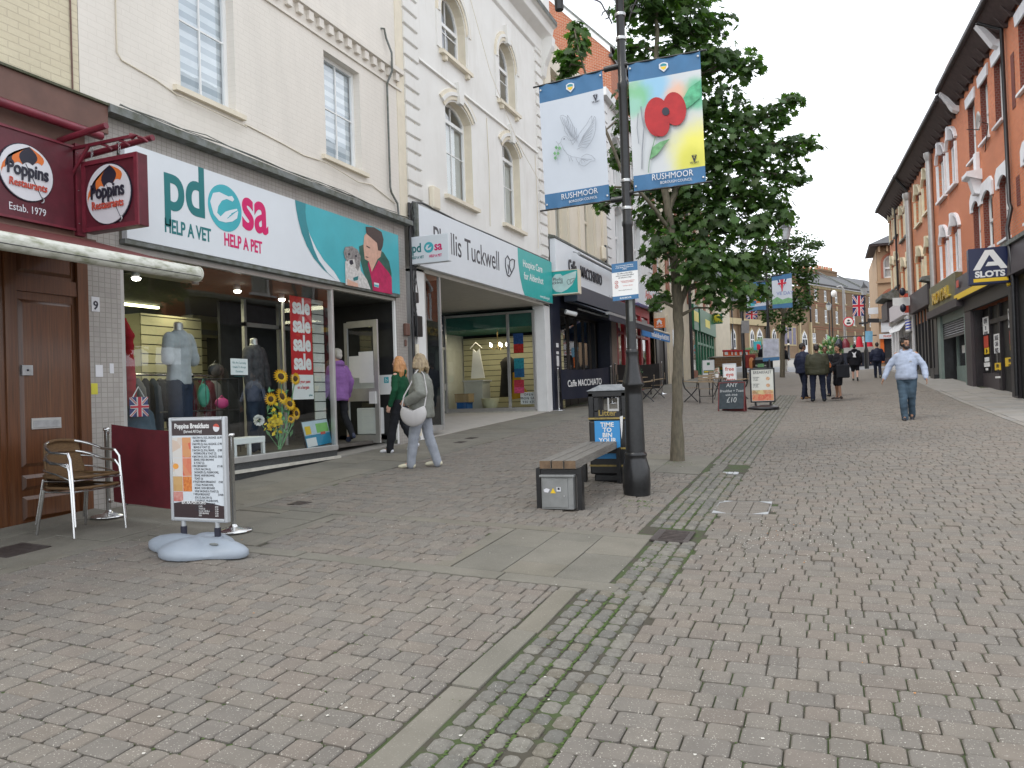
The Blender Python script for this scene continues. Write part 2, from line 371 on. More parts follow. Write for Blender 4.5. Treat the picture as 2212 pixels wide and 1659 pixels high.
while y<29.8:
 if not(6.7<y<7.2 or 10.7<y<11.6):
  for i in range(3 if y<6.85 else 5):
   x=(-1.47+.06+i*.122)if y<6.85 else(-1.63+.054+i*.107)
   ss.append((x+rnd.gauss(0,.002),y+.062,(.11 if y<6.85 else .096)+rnd.uniform(-.005,.004),.112))
 y+=.125
lay(pc,'sett',[(a,b,round(c,2),round(d,2))for a,b,c,d in ss],m_sett,T_S,jit=.004,tilt=.02,c=.018,ch=.013,ed=.012)
pf=thing('slab_footway',None,None,kind='structure')
def slabs(x0,x1,y0,y1,nx,ly,root=pf,mat=m_slab,name='slab',gap=.006,off=0):
 out=[];w=(x1-x0)/nx
 for i in range(nx):
  y=y0-(off*ly if i%2 else 0)
  while y<y1-.02:
   a,b=max(y,y0),min(y+ly,y1)
   if b-a>.03:out.append((x0+w*(i+.5),(a+b)/2,round(w-gap,3),round(b-a-gap,3)))
   y+=ly
 return out
sf=slabs(-7.33,-6.06,1,29.9,2,.9,off=.5)+slabs(-6.05,BX-.005,1,29.9,1,.9)
sf+=slabs(BX,-4.82,5.38,6.74,2,.6,off=.3)+slabs(-4.81,-4.67,5.38,6.74,1,.7)+slabs(-2.76,-1.5,5.38,6.74,3,.75,off=.55)+slabs(-2.91,-2.77,5.38,6.74,1,.7)
sf+=[(x+.45,5.28,.89,.17)for x in(-5.9,-5.0,-4.1,-3.2,-2.3)]+[(x+.45,6.83,.89,.15)for x in(-5.9,-5.0,-4.1,-3.2,-2.35)]
sf+=slabs(-1.8,-1.645,1.0,5.18,1,.82)+slabs(-1.64,-1.5,5.38,6.74,1,.9)*0
sf+=slabs(-2.88,-1.66,10.58,12.42,2,.62)+[(x+.45,18.37,.89,.33)for x in(-5.9,-5.0,-4.1,-3.2,-2.5)]
lay(pf,'slab',sf,m_slab,T_L,c=.004,ch=.004,ed=.004,tilt=.002,rest='slabs')
pg=thing('slab_pavement',None,None,kind='structure')
sg=slabs(3.36,3.5,12,29.9,1,.9)+slabs(3.51,5.8,12,29.9,4,.62,off=.5)
lay(pg,'slab',sg,m_slabG,T_L,c=.004,ch=.003,ed=.003,tilt=.002,rest='slabs')
m_moss=M('moss',(.062,.105,.022),.95,var=.35,scale=40);m_litter=M('litter',(.62,.60,.54),.8,var=.2)
def moss_run():
 mb=MB()
 def tuft(x,y,r):
  z=G(x,y)-.006;n=rnd.randint(5,7);V=[(x+math.cos(2*math.pi*i/n)*r*rnd.uniform(.5,1.2),y+math.sin(2*math.pi*i/n)*r*rnd.uniform(.5,1.4),z)for i in range(n)]+[(x,y,z+r*.45)]
  mb.add(V,[(i,(i+1)%n,n)for i in range(n)],m_moss,True)
 for _ in range(3400):
  y=1.8+7*rnd.random()**1.3;i=rnd.choice((1,2,2,2,3,3,3,5,5));x=-1.63+i*.107+rnd.gauss(0,.004)
  if noise.noise((x*4,y*1.4,0))>-.15:tuft(x,y,rnd.uniform(.004,.009))
 for _ in range(2600):
  x=rnd.uniform(-3.4,2.2);y=1.9+7*rnd.random()**1.4
  if noise.noise((x*1.1,y*.9,3))>-.05 and not-1.64<x<-1.09:
   k=round((y-1.0)/.145)*.145+1.0-.003;tuft(x,k+rnd.gauss(0,.002),rnd.uniform(.003,.0075))
 for _ in range(500):tuft(-7.29+abs(rnd.gauss(0,.05)),rnd.uniform(6.4,10.5),rnd.uniform(.004,.014))
 for cx,cy,n,s in((-1.98,8.3,60,.16),(-2.05,11.43,130,.2)):
  for _ in range(n):a=rnd.uniform(0,6.28);d=s*rnd.uniform(.7,1.35);tuft(cx+math.cos(a)*d,cy+math.sin(a)*d,rnd.uniform(.01,.03))
 one('moss',mb,None,None,kind='stuff',loc=(0,0,0))
moss_run()
def litter_run():
 mb=MB();mo=M('litter_orange',(.55,.25,.08),.8)
 for i in range(620):
  y=2+12*rnd.random()**1.5;x=rnd.uniform(-5.8,3.2)if i%3 else rnd.gauss(-.45,.28)
  if not i%3:y=rnd.gauss(7.0,.45)
  r=rnd.uniform(.0025,.009);z=G(x,y)+.002;a=rnd.random()*6;V=[(x+math.cos(a+k*1.57)*r*rnd.uniform(.5,1.5),y+math.sin(a+k*1.57)*r*rnd.uniform(.5,1.5),z+.003)for k in range(4)]
  mb.add(V+[(x,y,z-.002)],[(0,1,2,3),(0,1,4),(1,2,4),(2,3,4),(3,0,4)],m_litter if i%17 else mo)
 one('litter_specks',mb,None,None,kind='stuff',loc=(0,0,0))
litter_run()
m_iron=M('cast_iron',(.085,.07,.065),.55,.5,var=.3,scale=20,bump=.4,bscale=90);m_dark=M('void',(.012,.012,.012),.9,var=0)
m_zinc=M('zinc',(.42,.43,.44),.45,.6,var=.2,scale=12)
def tilted(x0,x1,y0,y1):
 c=Vector(((x0+x1)/2,(y0+y1)/2,0));c.z=G(c.x,c.y);n=nrm(c.x,c.y);u=Vector((1,0,0));u=(u-n*u.dot(n)).normalized();return Fr(c,u,n.cross(u),n)
g=thing('gully_grate','ribbed iron drain grate set in the sett channel beside the slab panel','drain grate',(-1.33,6.93,G(-1.33,6.93)))
fr=tilted(-1.5,-1.17,6.72,7.15)
part('bed',MB().box(m_dark,-.16,.16,-.21,.21,-.012,-.006,fr),g)
mb=MB()
for a in((-.165,-.1,-.215,.215),(.12,.165,-.215,.215),(-.1,.12,-.215,-.195),(-.1,.12,.195,.215)):mb.box(m_iron,*a,-.005,.008,fr)
part('frame',mb,g)
for i in range(7):
 y=-.17+i*.055;part('rib',MB().tube(m_iron,[fr(-.1,y+.012,.004),fr(-.03,y,.005),(fr(.05,y,.005)),fr(.12,y+.01,.004)],.0085,5),g)
m_lead_=M('dull_rim',(.22,.21,.2),.7)
mh=thing('manhole_cover','square paved manhole cover with white metal corner plates','manhole cover',(-.88,8.4,G(-.88,8.4)))
fr=tilted(-1.15,-.61,8.07,8.76);mb=MB()
for a in((-.275,-.262,-.35,.35),(.262,.275,-.35,.35),(-.262,.262,-.35,-.338),(-.262,.262,.338,.35)):mb.box(m_lead_,*a,-.01,.002,fr)
part('frame',mb,mh)
for ix in range(3):
 for iy in range(4):part('brick',MB().box(m_brick,-.258+ix*.172+.004,-.258+(ix+1)*.172-.004,-.334+iy*.167+.004,-.334+(iy+1)*.167-.004,-.02,.0,fr),mh)
for sx in(-1,1):
 for sy in(-1,1):part('corner_plate',MB().prism(m_zinc,[fr(sx*.27,sy*.345,.001),fr(sx*.13,sy*.345,.001),fr(sx*.27,sy*.22,.001)],(0,0,.003)),mh)
for i,(x0,x1,y0,y1)in enumerate(((-6.72,-6.35,4.35,4.75),(-5.6,-5.42,7.0,7.2),(-6.5,-6.32,12.9,13.15),(-6.6,-6.42,13.6,13.85))):
 fr=tilted(x0,x1,y0,y1);w,h=(x1-x0)/2,(y1-y0)/2
 mb=MB().box(m_iron,-w,w,-h,h,-.01,.004,fr)
 for k in range(5):mb.box(m_iron,-w+.02,w-.02,-h+(k+.3)*h*.4,-h+(k+.7)*h*.4,.004,.006,fr)
 one('access_cover',mb,('dark access cover in the slabs in front of the wooden door','small iron cover in the footway below the charity shop window','small iron cover in front of the hospice shop, the nearer of two','small iron cover in front of the hospice shop beside the white pier')[i].replace('the nearer of two','beside the women'),'cover')
cp=thing('paver_trim','worn metal edged paver insert in the channel beside the tree','metal trim',(-1.36,11.1,G(-1.36,11.1)))
fr=tilted(-1.6,-1.15,10.7,11.6);mb=MB()
for k in range(6):mb.box(m_sett,-.2+(k%2)*.02,-.02,-.42+k*.14,-.30+k*.14,-.02,.002+.001*(k%3),fr)
part('tile',mb,cp,kind='stuff');mb=MB()
for k in range(3):mb.box(m_zinc,.0+k*.07,.062+k*.07,-.44,-.3+.02*k,-.01,.004,fr)
part('plate',mb,cp)
# ------------------------------------------------------------------ left side buildings
LF=Fr((FX,0,0),(0,1,0),(1,0,0))
def yz(a,b,X=FX):P=onX(a,b,X);return P.y,P.z
m_pcream=Mbrick('yellow_painted_brick',(.66,.59,.43),(.63,.56,.405),(.56,.49,.36),.225,.077,.006,bump=.5,grime=.1,rough=.6)
m_cream=Mbrick('cream_painted_brick',(.75,.70,.63),(.74,.69,.62),(.70,.65,.58),.225,.077,.005,bump=.3,grime=.09,rough=.6)
m_trim=M('cream_render',(.72,.65,.52),.7,var=.08,scale=3,stain=.2,stain_col=(.4,.33,.22))
m_stucco=M('white_stucco',(.76,.745,.71),.7,col2=(.69,.67,.63),scale=1.2,lo=.4,hi=.8,bump=.12,bscale=40,stain=.3,stain_col=(.46,.42,.35))
m_stucco2=M('cream_stucco',(.72,.65,.53),.7,col2=(.65,.59,.48),scale=1.2,bump=.12,bscale=40,stain=.3,stain_col=(.4,.34,.25))
m_lead=M('weathered_lead',(.17,.18,.175),.8,col2=(.09,.095,.07),scale=7,bump=.6,bscale=30,lo=.4,hi=.65)
m_mossy=M('mossy_lead',(.10,.10,.07),.9,col2=(.05,.06,.025),scale=14,bump=.8,bscale=40)
m_tile=Mbrick('mosaic_tile',(.40,.375,.345),(.36,.335,.31),(.27,.25,.23),.055,.055,.004,u=(.7,.714,0),offset=0,bump=.25,grime=.2,rough=.35,spec=.5)
m_upvc=M('white_upvc',(.78,.78,.77),.35,var=.04,scale=4)
m_alu=M('satin_aluminium',(.48,.475,.46),.4,.55,var=.1,scale=5)
m_black=M('black_paint',(.018,.018,.02),.35,var=.3,scale=9)
m_blkpanel=M('black_panel',(.012,.012,.013),.5,var=.4,scale=5)
m_white=M('white_paint',(.76,.76,.75),.5,var=.05,scale=4)
m_signw=M('white_sign_face',(.68,.715,.75),.35,var=.03,scale=2)
m_maroon=M('maroon_paint',(.10,.012,.022),.4,var=.25,scale=6)
m_maroon2=M('maroon_rail',(.17,.02,.035),.4,var=.25,scale=8)
m_brown=M('brown_panel',(.13,.062,.045),.5,var=.2,scale=4)
m_wood=M('varnished_door',(.14,.05,.017),.35,col2=(.07,.026,.010),scale=4,stretch=(14,14,.7),lo=.3,hi=.7,stain=.35,stain_col=(.30,.15,.06),coat=.3)
m_glass=Mglass('shop_glass');m_wglass=Mglass('window_glass',(.93,.96,.98),1.8)
m_blind=M('day_night_blind',(.80,.84,.86),.8,var=.05);m_blind2=M('blind_band',(.52,.58,.62),.8,var=.05)
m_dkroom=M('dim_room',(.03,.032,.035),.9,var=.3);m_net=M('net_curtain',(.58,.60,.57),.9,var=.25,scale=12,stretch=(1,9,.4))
def wall(mb,m,fr,u0,u1,z0,z1,holes=(),dep=.14,rm=None,zb=None):
 """a wall face with openings; a hole is (u0,u1,z0,z1,rise) with an arched head of that rise"""
 rm=rm or m
 us=sorted({u0,u1,*[h[0]for h in holes],*[h[1]for h in holes]});zs=sorted({z0,z1,*[h[2]for h in holes],*[h[3]for h in holes]})
 us=[u for u in us if u0<=u<=u1];zs=[z for z in zs if z0<=z<=z1]
 for i in range(len(us)-1):
  for j in range(len(zs)-1):
   uc,zc=(us[i]+us[i+1])/2,(zs[j]+zs[j+1])/2
   if any(h[0]<uc<h[1]and h[2]<zc<h[3]for h in holes):continue
   mb.poly(m,[fr(us[i],0,zs[j]),fr(us[i+1],0,zs[j]),fr(us[i+1],0,zs[j+1]),fr(us[i],0,zs[j+1])])
 for h in holes:
  a,b,c,d=h[:4];rise=h[4]if len(h)>4 else 0
  mb.poly(rm,[fr(a,0,c),fr(b,0,c),fr(b,-dep,c),fr(a,-dep,c)])
  mb.poly(rm,[fr(a,0,c),fr(a,-dep,c),fr(a,-dep,d-rise),fr(a,0,d-rise)]);mb.poly(rm,[fr(b,0,c),fr(b,0,d-rise),fr(b,-dep,d-rise),fr(b,-dep,c)])
  if not rise:mb.poly(rm,[fr(a,0,d),fr(a,-dep,d),fr(b,-dep,d),fr(b,0,d)])
  else:
   P=arcpts(a,b,d,rise,10)
   for k in range(len(P)-1):
    (x0,y0),(x1,y1)=P[k],P[k+1];mb.poly(rm,[fr(x0,0,y0),fr(x0,-dep,y0),fr(x1,-dep,y1),fr(x1,0,y1)])
    mb.poly(m,[fr(x0,0,y0),fr(x1,0,y1),fr(x1,0,d),fr(x0,0,d)])
def arcpts(a,b,top,rise,n=10):
 """points of a circular arch from (a, top-rise) to (b, top-rise) with its crown at top"""
 w=(b-a)/2;R_=(w*w+rise*rise)/(2*rise);cz=top-R_;ph=math.asin(min(1,w/R_))
 if rise>w:ph=math.pi-ph
 return[((a+b)/2-R_*math.sin(ph*(1-2*k/n)),cz+R_*math.cos(ph*(1-2*k/n)))for k in range(n+1)]
def arch_strip(mb,m,fr,a,b,top,rise,w,n0,n1,n=12,legs=0):
 P=arcpts(a,b,top,rise,n);Q=arcpts(a-w,b+w,top+w,rise+w if rise>(b-a)/2*.9 else rise+w*.35,n)
 for k in range(n):
  q=[P[k],P[k+1],Q[k+1],Q[k]];mb.prism(m,[fr(x,n0,z)for x,z in q],fr.n*(n1-n0))
def window(par,fr,u0,u1,z0,z1,dep=.12,rise=0,style='casement',bars=(1,1),blind=None,fm=None,fw=.055,tr=None,glass=None,room=True,gm=None,name='window',pgl=None):
 fm=fm or m_upvc;fb=MB();n0,n1=-dep-.05,-dep
 if not rise:
  fb.box(fm,u0,u0+fw,n0,n1,z0,z1,fr);fb.box(fm,u1-fw,u1,n0,n1,z0,z1,fr);fb.box(fm,u0+fw,u1-fw,n0,n1,z0,z0+fw,fr);fb.box(fm,u0+fw,u1-fw,n0,n1,z1-fw,z1,fr)
 else:
  zz=z1-rise
  fb.box(fm,u0,u0+fw,n0,n1,z0,zz,fr);fb.box(fm,u1-fw,u1,n0,n1,z0,zz,fr);fb.box(fm,u0+fw,u1-fw,n0,n1,z0,z0+fw,fr)
  P=arcpts(u0,u1,z1,rise);Q=arcpts(u0+fw,u1-fw,z1-fw,max(.02,rise-fw*.5))
  for k in range(10):fb.prism(fm,[fr(*(x,n0,z))for x,z in(P[k],P[k+1],Q[k+1],Q[k])],fr.n*(n1-n0))
 if tr:fb.box(fm,u0+fw,u1-fw,n0,n1+.01,tr-fw*.6,tr+fw*.6,fr)
 w=part(name,fb,par)
 nb,hb=bars;bm=gm or fm;t=.011
 zt=z1-fw if not rise else z1-rise*.4
 gb=MB()
 for k in range(1,nb+1):u=u0+fw+(u1-u0-2*fw)*k/(nb+1);gb.box(bm,u-t,u+t,n0+.015,n1-.01,z0+fw,(zt if not rise else z1-fw*1.1 if nb==1 else zt),fr)
 for k in range(1,hb+1):z=z0+fw+(zt-z0-fw)*k/(hb+1);gb.box(bm,u0+fw,u1-fw,n0+.017,n1-.012,z-t,z+t,fr)
 if gb.v:part('glazing_bar',gb,w)
 pb=MB();q=fw*.6
 if not rise:pb.poly(glass or m_wglass,[fr(u0+q,n0+.02,z0+q),fr(u1-q,n0+.02,z0+q),fr(u1-q,n0+.02,z1-q),fr(u0+q,n0+.02,z1-q)])
 else:pb.poly(glass or m_wglass,[fr(u0+q,n0+.02,z0+q),fr(u1-q,n0+.02,z0+q)]+[fr(x,n0+.02,z)for x,z in arcpts(u0+q,u1-q,z1-q,max(.02,rise-.02))[::-1]])
 part('pane',pb,w)
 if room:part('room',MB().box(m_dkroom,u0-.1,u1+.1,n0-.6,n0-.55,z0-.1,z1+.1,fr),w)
 if blind=='bands':
  bb=MB();z=z0+.02;k=0;h=.085
  while z<z1:bb.box(m_blind if k%2 else m_blind2,u0+.03,u1-.03,n0-.035,n0-.03,z,min(z+h,z1),fr);z+=h;k+=1
  part('blind',bb,w)
 elif blind:
  a,b=(z0,z1)if not isinstance(blind,tuple)else blind;part('curtain',MB().box(m_net,u0+.02,u1-.02,n0-.06,n0-.05,a,b,fr),w)
 return w
def sill(par,fr,u0,u1,z,m,h=.07,out=.09,ov=.07,brk=False,name='sill'):
 mb=MB();P=[(-.12,z-h),(out,z-h),(out,z-.02),(-.12,z+.012)]
 mb.prism(m,[fr(u0-ov,n,zz)for n,zz in P],fr.u*(u1-u0+2*ov))
 if brk:
  for u in(u0-.02,u1-.08):mb.box(m,u,u+.1,0,out-.02,z-h-.1,z-h-.002,fr)
 return part(name,mb,par)
def pxpoly(mb,m,pts,X,th=.003,rev=False):
 """a flat printed shape on a sign whose face stands at X"""
 P=[onX(a,b,X)for a,b in pts];mb.prism(m,P,(th,0,0))
# ---- the restaurant building at the edge of the picture
b=thing('restaurant_building','yellow painted brick building with maroon restaurant front and a brown wooden door','building',(FX,4,G(FX,4)))
mb=MB();wall(mb,m_pcream,LF,.5,5.955,4.95,13);mb.box(m_pcream,.5,5.95,-8,-.02,4.6,12.98,LF);part('wall',mb,b)
part('cable',MB().tube(m_brown,[(FX+.012,5.86,13),(FX+.012,5.86,7),(FX+.012,5.865,4.97)],.009,5),b)
part('ledge',MB().prism(m_mossy,[LF(.5,n,z)for n,z in((0,4.95),(.16,4.925),(.16,4.90),(0,4.89))],LF.u*5.71),b)
part('brown_fascia',MB().box(m_brown,.5,6.2,.003,.13,4.59,4.9,LF),b,bevel=.004)
mb=MB().tube(m_maroon2,[(FX+.16,.5,4.53),(FX+.16,6.08,4.53)],.045,10);part('light_rail',mb,b)
mb=MB().box(m_brown,.5,5.98,0,.03,3.38,4.585,LF);part('fascia_backing',mb,b)
sg=part('sign_board',MB().box(m_maroon,2.2,5.80,.03,.075,3.46,4.36,LF),b,label='maroon fascia sign with a round umbrella badge',bevel=.004)
mb=MB();mb.box(m_maroon2,2.2,5.80,.075,.09,4.335,4.36,LF);mb.box(m_maroon2,2.2,5.8,.075,.09,3.46,3.485,LF);part('trim',mb,sg)
mb=MB().box(m_maroon2,5.83,5.93,.03,.07,3.42,4.4,LF)
for z in(3.55,3.9,4.3):
 for y in(5.855,5.905):mb.ell(m_zinc,LF(y,.072,z),.008,.008,.004,6,4)
part('bracket_strip',mb,b)
m_orange=M('umbrella_orange',(.68,.17,.03),.4,var=.06);m_ink=M('navy_ink',(.015,.015,.03),.4,var=.05);m_badge=M('badge_white',(.66,.66,.69),.35,var=.03);m_redink=M('red_ink',(.52,.07,.04),.4,var=.05)
def badge(par,fr,c,r,n,sc=1):
 """round badge: striped umbrella over two lines of lettering"""
 cu,cz=c;mb=MB();N_=40
 def ring(m,rr,a,b_):mb.prism(m,[fr(cu+rr*math.cos(2*math.pi*k/N_),a,cz+rr*math.sin(2*math.pi*k/N_))for k in range(N_)],fr.n*(b_-a))
 ring(m_ink,r,n,n+.012);ring(m_badge,r*.965,n+.0121,n+.02);p=part('badge',mb,par)
 mb=MB();ap=(cu-.02*r,cz+.80*r);R2=r*.93
 rim=[]
 for k in range(8):a=math.radians(205-k*(205+12)/7+0);rim.append((cu+R2*math.cos(a)*.98,cz+r*.12+R2*math.sin(a)*.5 if 0 else cz+R2*math.sin(a)))
 xs=[-.93,-.78,-.5,-.16,.2,.55];zb=[-.25,.0,.16,.24,.30,.38];ap=(cu+.1*r,cz+.92*r)
 for k in range(5):
  x0,x1=xs[k],xs[k+1];pts=[]
  for j in range(7):t=j/6;x=x0+(x1-x0)*t;pts.append((cu+x*r,cz+(zb[k]+(zb[k+1]-zb[k])*t+.09*math.sin(math.pi*t))*r))
  def edge(x,z,s=6):return[(cu+(x*(1-t)+.1*t-(.22+.1*abs(x))*math.sin(math.pi*t)*(1 if x<.1 else-1))*r,cz+(z*(1-t)+.92*t)*r)for t in[q/s for q in range(1,s)]]
  clip=lambda P:[(cu+(p-cu)*min(1,.93*r/max(1e-6,math.hypot(p-cu,q-cz))),cz+(q-cz)*min(1,.93*r/max(1e-6,math.hypot(p-cu,q-cz))))for p,q in P]
  mb.prism(m_orange if k%2==0 else m_ink,[fr(x,n+.021,z)for x,z in clip(pts+edge(x1,zb[k+1])+[ap]+edge(x0,zb[k])[::-1])],fr.n*.002)
 mb.tube(m_ink,[fr(cu-.05*r,n+.024,cz+.3*r),fr(cu+.5*r,n+.024,cz-.75*r)],.0035*sc,4)
 mb.tube(m_zinc,[fr(cu+.5*r+.1*r*math.sin(a),n+.024,cz-.75*r-.1*r*(1-math.cos(a)))for a in(0,.8,1.6,2.4,3.1)],.008*sc,4)
 part('umbrella_emblem',mb,p)
 return p
bd=badge(sg,LF,(5.27,3.94),.285,.076)
text('lettering','Poppins',.185,LF(5.275,.105,3.90),LF.u,(0,0,1),m_ink,sg,bold=.025,sx=.74,ext=.003,shear=.05)
text('lettering','Restaurants',.11,LF(5.275,.105,3.785),LF.u,(0,0,1),m_redink,sg,bold=.015,sx=.76,ext=.003,shear=.1)
text('lettering','Estab. 1979',.105,LF(5.28,.08,3.545),LF.u,(0,0,1),m_badge,sg,sx=.8,ext=.002)
aw=thing('awning','maroon shop awning with a dirty white front roller above the wooden door','awning',(FX,4,3.3))
A0=onX(0,522,-5.86);A1=onX(424,590,-5.86);zr=(A0.z+A1.z)/2
m_awn=M('maroon_canvas',(.125,.022,.02),.85,var=.2,scale=9);m_roll=M('mildewed_roller',(.60,.60,.54),.6,col2=(.17,.18,.09),scale=5,stretch=(1,1,3),lo=.45,hi=.72)
part('canvas',MB().prism(m_awn,[(FX+.05,.5,3.42),(FX+.05,5.95,3.40),(-5.88,A1.y-.03,zr+.07),(-5.88,.5,zr+.07)],(0,0,-.006)),aw)
part('roller',MB().tube(m_roll,[(-5.86,.5,zr),(-5.86,A1.y,zr)],.075,18),aw)
part('seam',MB().tube(m_ink,[(-5.792,.5,zr-.03),(-5.792,A1.y-.01,zr-.03)],.004,4),aw)
part('end_cap',MB().tube(m_roll,[(-5.86,A1.y+.001,zr),(-5.86,A1.y+.02,zr)],.08,18),aw)
part('ledge',MB().box(m_brown,.5,5.98,.01,.16,3.345,3.385,LF),aw)
hs=thing('hanging_sign','maroon hanging sign with round umbrella badge on a red iron bracket','sign',(FX,5.9,3.5))
HP=[onY(a,b_,5.86)for a,b_ in((178,352),(298,330),(299,492),(180,504))]
hx0,hx1=HP[0].x,HP[1].x;hz0,hz1=HP[3].z,HP[0].z
HF=Fr((0,5.86,0),(1,0,0),(0,-1,0))
part('panel',MB().box(m_maroon,hx0,hx1,-.12,0,hz0,hz1,HF),hs,bevel=.006)
mb=MB();w_=.045
mb.box(m_maroon2,hx0,hx0+w_,.001,.02,hz0,hz1,HF);mb.box(m_maroon2,hx1-w_,hx1,.001,.02,hz0,hz1,HF);mb.box(m_maroon2,hx0+w_,hx1-w_,.001,.018,hz1-w_,hz1,HF);mb.box(m_maroon2,hx0+w_,hx1-w_,.001,.018,hz0,hz0+w_,HF);part('frame',mb,hs)
hc=((hx0+hx1)/2-.01,(hz0+hz1)/2-.01);hr=min(hx1-hx0,hz1-hz0)*.43
badge(hs,HF,hc,hr,.003)
text('lettering','Poppins',hr*.64,HF(hc[0],.035,hc[1]-.10*hr),HF.u,(0,0,1),m_ink,hs,bold=.025,sx=.74,ext=.003)
text('lettering','Restaurants',hr*.38,HF(hc[0],.035,hc[1]-.46*hr),HF.u,(0,0,1),m_redink,hs,bold=.015,sx=.78,ext=.003)
mb=MB();zt=hz1+.13
for i,(yo,x1,zo)in enumerate(((-.16,hx1-.22,.12),(.10,hx1+.12,.02))):mb.tube(m_maroon2,[(FX+.02,5.84+yo,zt+zo-.05),(x1,5.84+yo,zt+zo)],.032,10)
part('tube_arm',mb,hs)
mb=MB().box(m_maroon2,FX+.01,hx1-.02,5.79,5.82,zt+.0,zt+.03);mb.lathe(m_maroon2,(hx1-.02,5.805,zt+.015),[(.035,0),(.0,.09)],8,Fr((0,0,0),(0,1,0),(0,0,1),(1,0,0)))
mb.tube(m_maroon2,[(FX+.02,5.805,zt-.28),(FX+.3,5.805,zt+.01)],.02,6);mb.box(m_maroon2,FX+.0,FX+.03,5.74,5.87,zt-.4,zt+.1)
for x in(hx0+.35,hx0+.6,hx0+.85):mb.tube(m_maroon2,[(x,5.81,zt),(x+.08,5.81,zt-.03),(x+.1,5.84,zt-.06)],.014,5)
part('bracket',mb,hs)
for x in(hx0+.18,hx1-.22):
 mb=MB()
 for k in range(4):
  z=hz1+.005+k*.03;mb.tube(m_zinc,[(x+.010*math.cos(t)*(1 if k%2 else .2),5.83+.010*math.cos(t)*(.2 if k%2 else 1),z+.018+.02*math.sin(t))for t in[i*math.pi/3 for i in range(7)]],.0035,4,cap=False)
 part('chain',mb,hs)
d=thing('wooden_door','worn brown panelled wooden door with metal letterbox and square lock','door',(FX,5.5,G(FX,5.5)))
zg=G(FX,5.5)
mb=MB();DFm=m_wood
mb.box(m_wood,5.08,5.2,-.10,.0,.42,3.36,LF);mb.box(m_wood,5.87,5.995,-.10,.004,.42,3.36,LF);mb.box(m_wood,5.2,5.87,-.10,-.01,2.78,2.93,LF);part('frame',mb,d)
mb=MB().box(m_wood,5.2,5.87,-.09,-.045,.42,3.36,LF)
for a,b_ in((.45,.74),(.92,.985),(.78,.92),(2.72,2.78)):pass
part('leaf',mb,d)
for z0_,z1_ in((.5,.74),(.80,.95),(1.03,2.70),(2.97,3.34)):
 mb=MB();mb.prism(m_wood,[LF(5.235,-.045,z0_),LF(5.835,-.045,z0_),LF(5.80,-.025,z0_+.03),LF(5.27,-.025,z0_+.03)],(0,0,.001))
 P=[LF(5.235,-.0449,z0_),LF(5.835,-.0449,z0_),LF(5.835,-.0449,z1_),LF(5.235,-.0449,z1_)];Q=[LF(5.27,-.022,z0_+.035),LF(5.80,-.022,z0_+.035),LF(5.80,-.022,z1_-.035),LF(5.27,-.022,z1_-.035)]
 mb=MB();mb.add(P+Q,[(0,1,5,4),(1,2,6,5),(2,3,7,6),(3,0,4,7),(4,5,6,7)],m_wood);part('panel',mb,d)
mb=MB().box(m_alu,5.33,5.65,-.021,-.008,1.40,1.51,LF).box(m_zinc,5.345,5.635,-.008,-.002,1.415,1.488,LF);part('letterbox',mb,d,bevel=.002)
mb=MB().box(m_zinc,5.23,5.34,-.02,.012,1.94,2.04,LF).ell(m_ink,LF(5.285,.013,1.99),.012,.012,.012,6,4);part('lock',mb,d)
part('threshold',MB().prism(m_slab,[(FX,3.5,zg-.3),(FX+.3,3.5,zg-.3),(FX+.30,3.5,G(FX+.3,3.5)+.015),(FX,3.5,G(FX,3.5)+.03)],(0,2.5,.1)),d)
part('side_recess',MB().box(m_void if False else m_blkpanel,3.0,5.08,-1.2,-1.1,.2,3.4,LF).box(m_wood,5.02,5.079,-1.1,-.02,.35,3.4,LF),b)
# ---- tiled pier with its small plates
# ------------------------------------------------------------------ the charity shop building
b=thing('charity_shop_building','cream painted brick building with a dentil course, above the widest charity shop sign','building',(FX,9,G(FX,9)))
W1=(7.385,8.36,5.56,7.45);W2=(10.41,11.44,5.53,7.24);W3=(9.0,9.95,8.75,10.4);W4=(10.4,11.4,8.75,10.4)
W3=(11.1,11.95,9.35,10.9)
mb=MB();wall(mb,m_cream,LF,5.96,12.85,4.93,13,[W1,W2,W3],dep=.16);mb.box(m_cream,5.97,13.2,-8,-.7,4.7,12.98,LF);part('wall',mb,b)
for w in(W1,W2,W3):
 window(b,LF,*w,dep=.13,bars=(1,1),blind='bands',fw=.06);sill(b,LF,w[0],w[1],w[2],m_trim,h=.085,out=.07,ov=.13)
mb=MB();mb.prism(m_cream,[LF(5.96,n,z)for n,z in((0.001,7.80),(.09,7.79),(.09,7.70),(0.001,7.68))],LF.u*6.89);part('string_course',mb,b)
mb=MB();mb.box(m_cream,5.96,12.85,.001,.03,7.40,7.44,LF);part('string_course',mb,b)
for k in range(26):part('dentil',MB().box(m_cream,6.05+k*.262,6.17+k*.262,.001,.065,7.54,7.68,LF),b)
part('cable',MB().tube(m_trim,[(FX+.012,6.44,13),(FX+.012,6.44,5.62),(FX+.012,6.5,5.55),(FX+.012,7.0,5.5),(FX+.014,7.3,5.43),(FX+.09,7.33,5.4),(FX+.09,8.45,5.37),(FX+.012,8.52,5.44),(FX+.012,9.3,5.40),(FX+.012,9.8,5.36),(FX+.014,10.2,5.39),(FX+.09,10.3,5.36),(FX+.06,11.2,5.28),(FX+.014,11.7,5.36),(FX+.012,12.5,5.2)],.009,4),b)
part('drain_pipe',MB().tube(m_lead,[(FX-.02,12.2,8.35),(FX+.05,12.24,8.35),(FX+.05,12.3,8.2),(FX+.11,12.38,7.95),(FX+.12,12.36,7.6),(FX+.05,12.28,7.35),(FX+.05,12.28,5.45),(FX+.05,12.32,5.35),(FX+.05,12.52,5.2),(FX+.05,12.55,5.0)],.02,8),b)
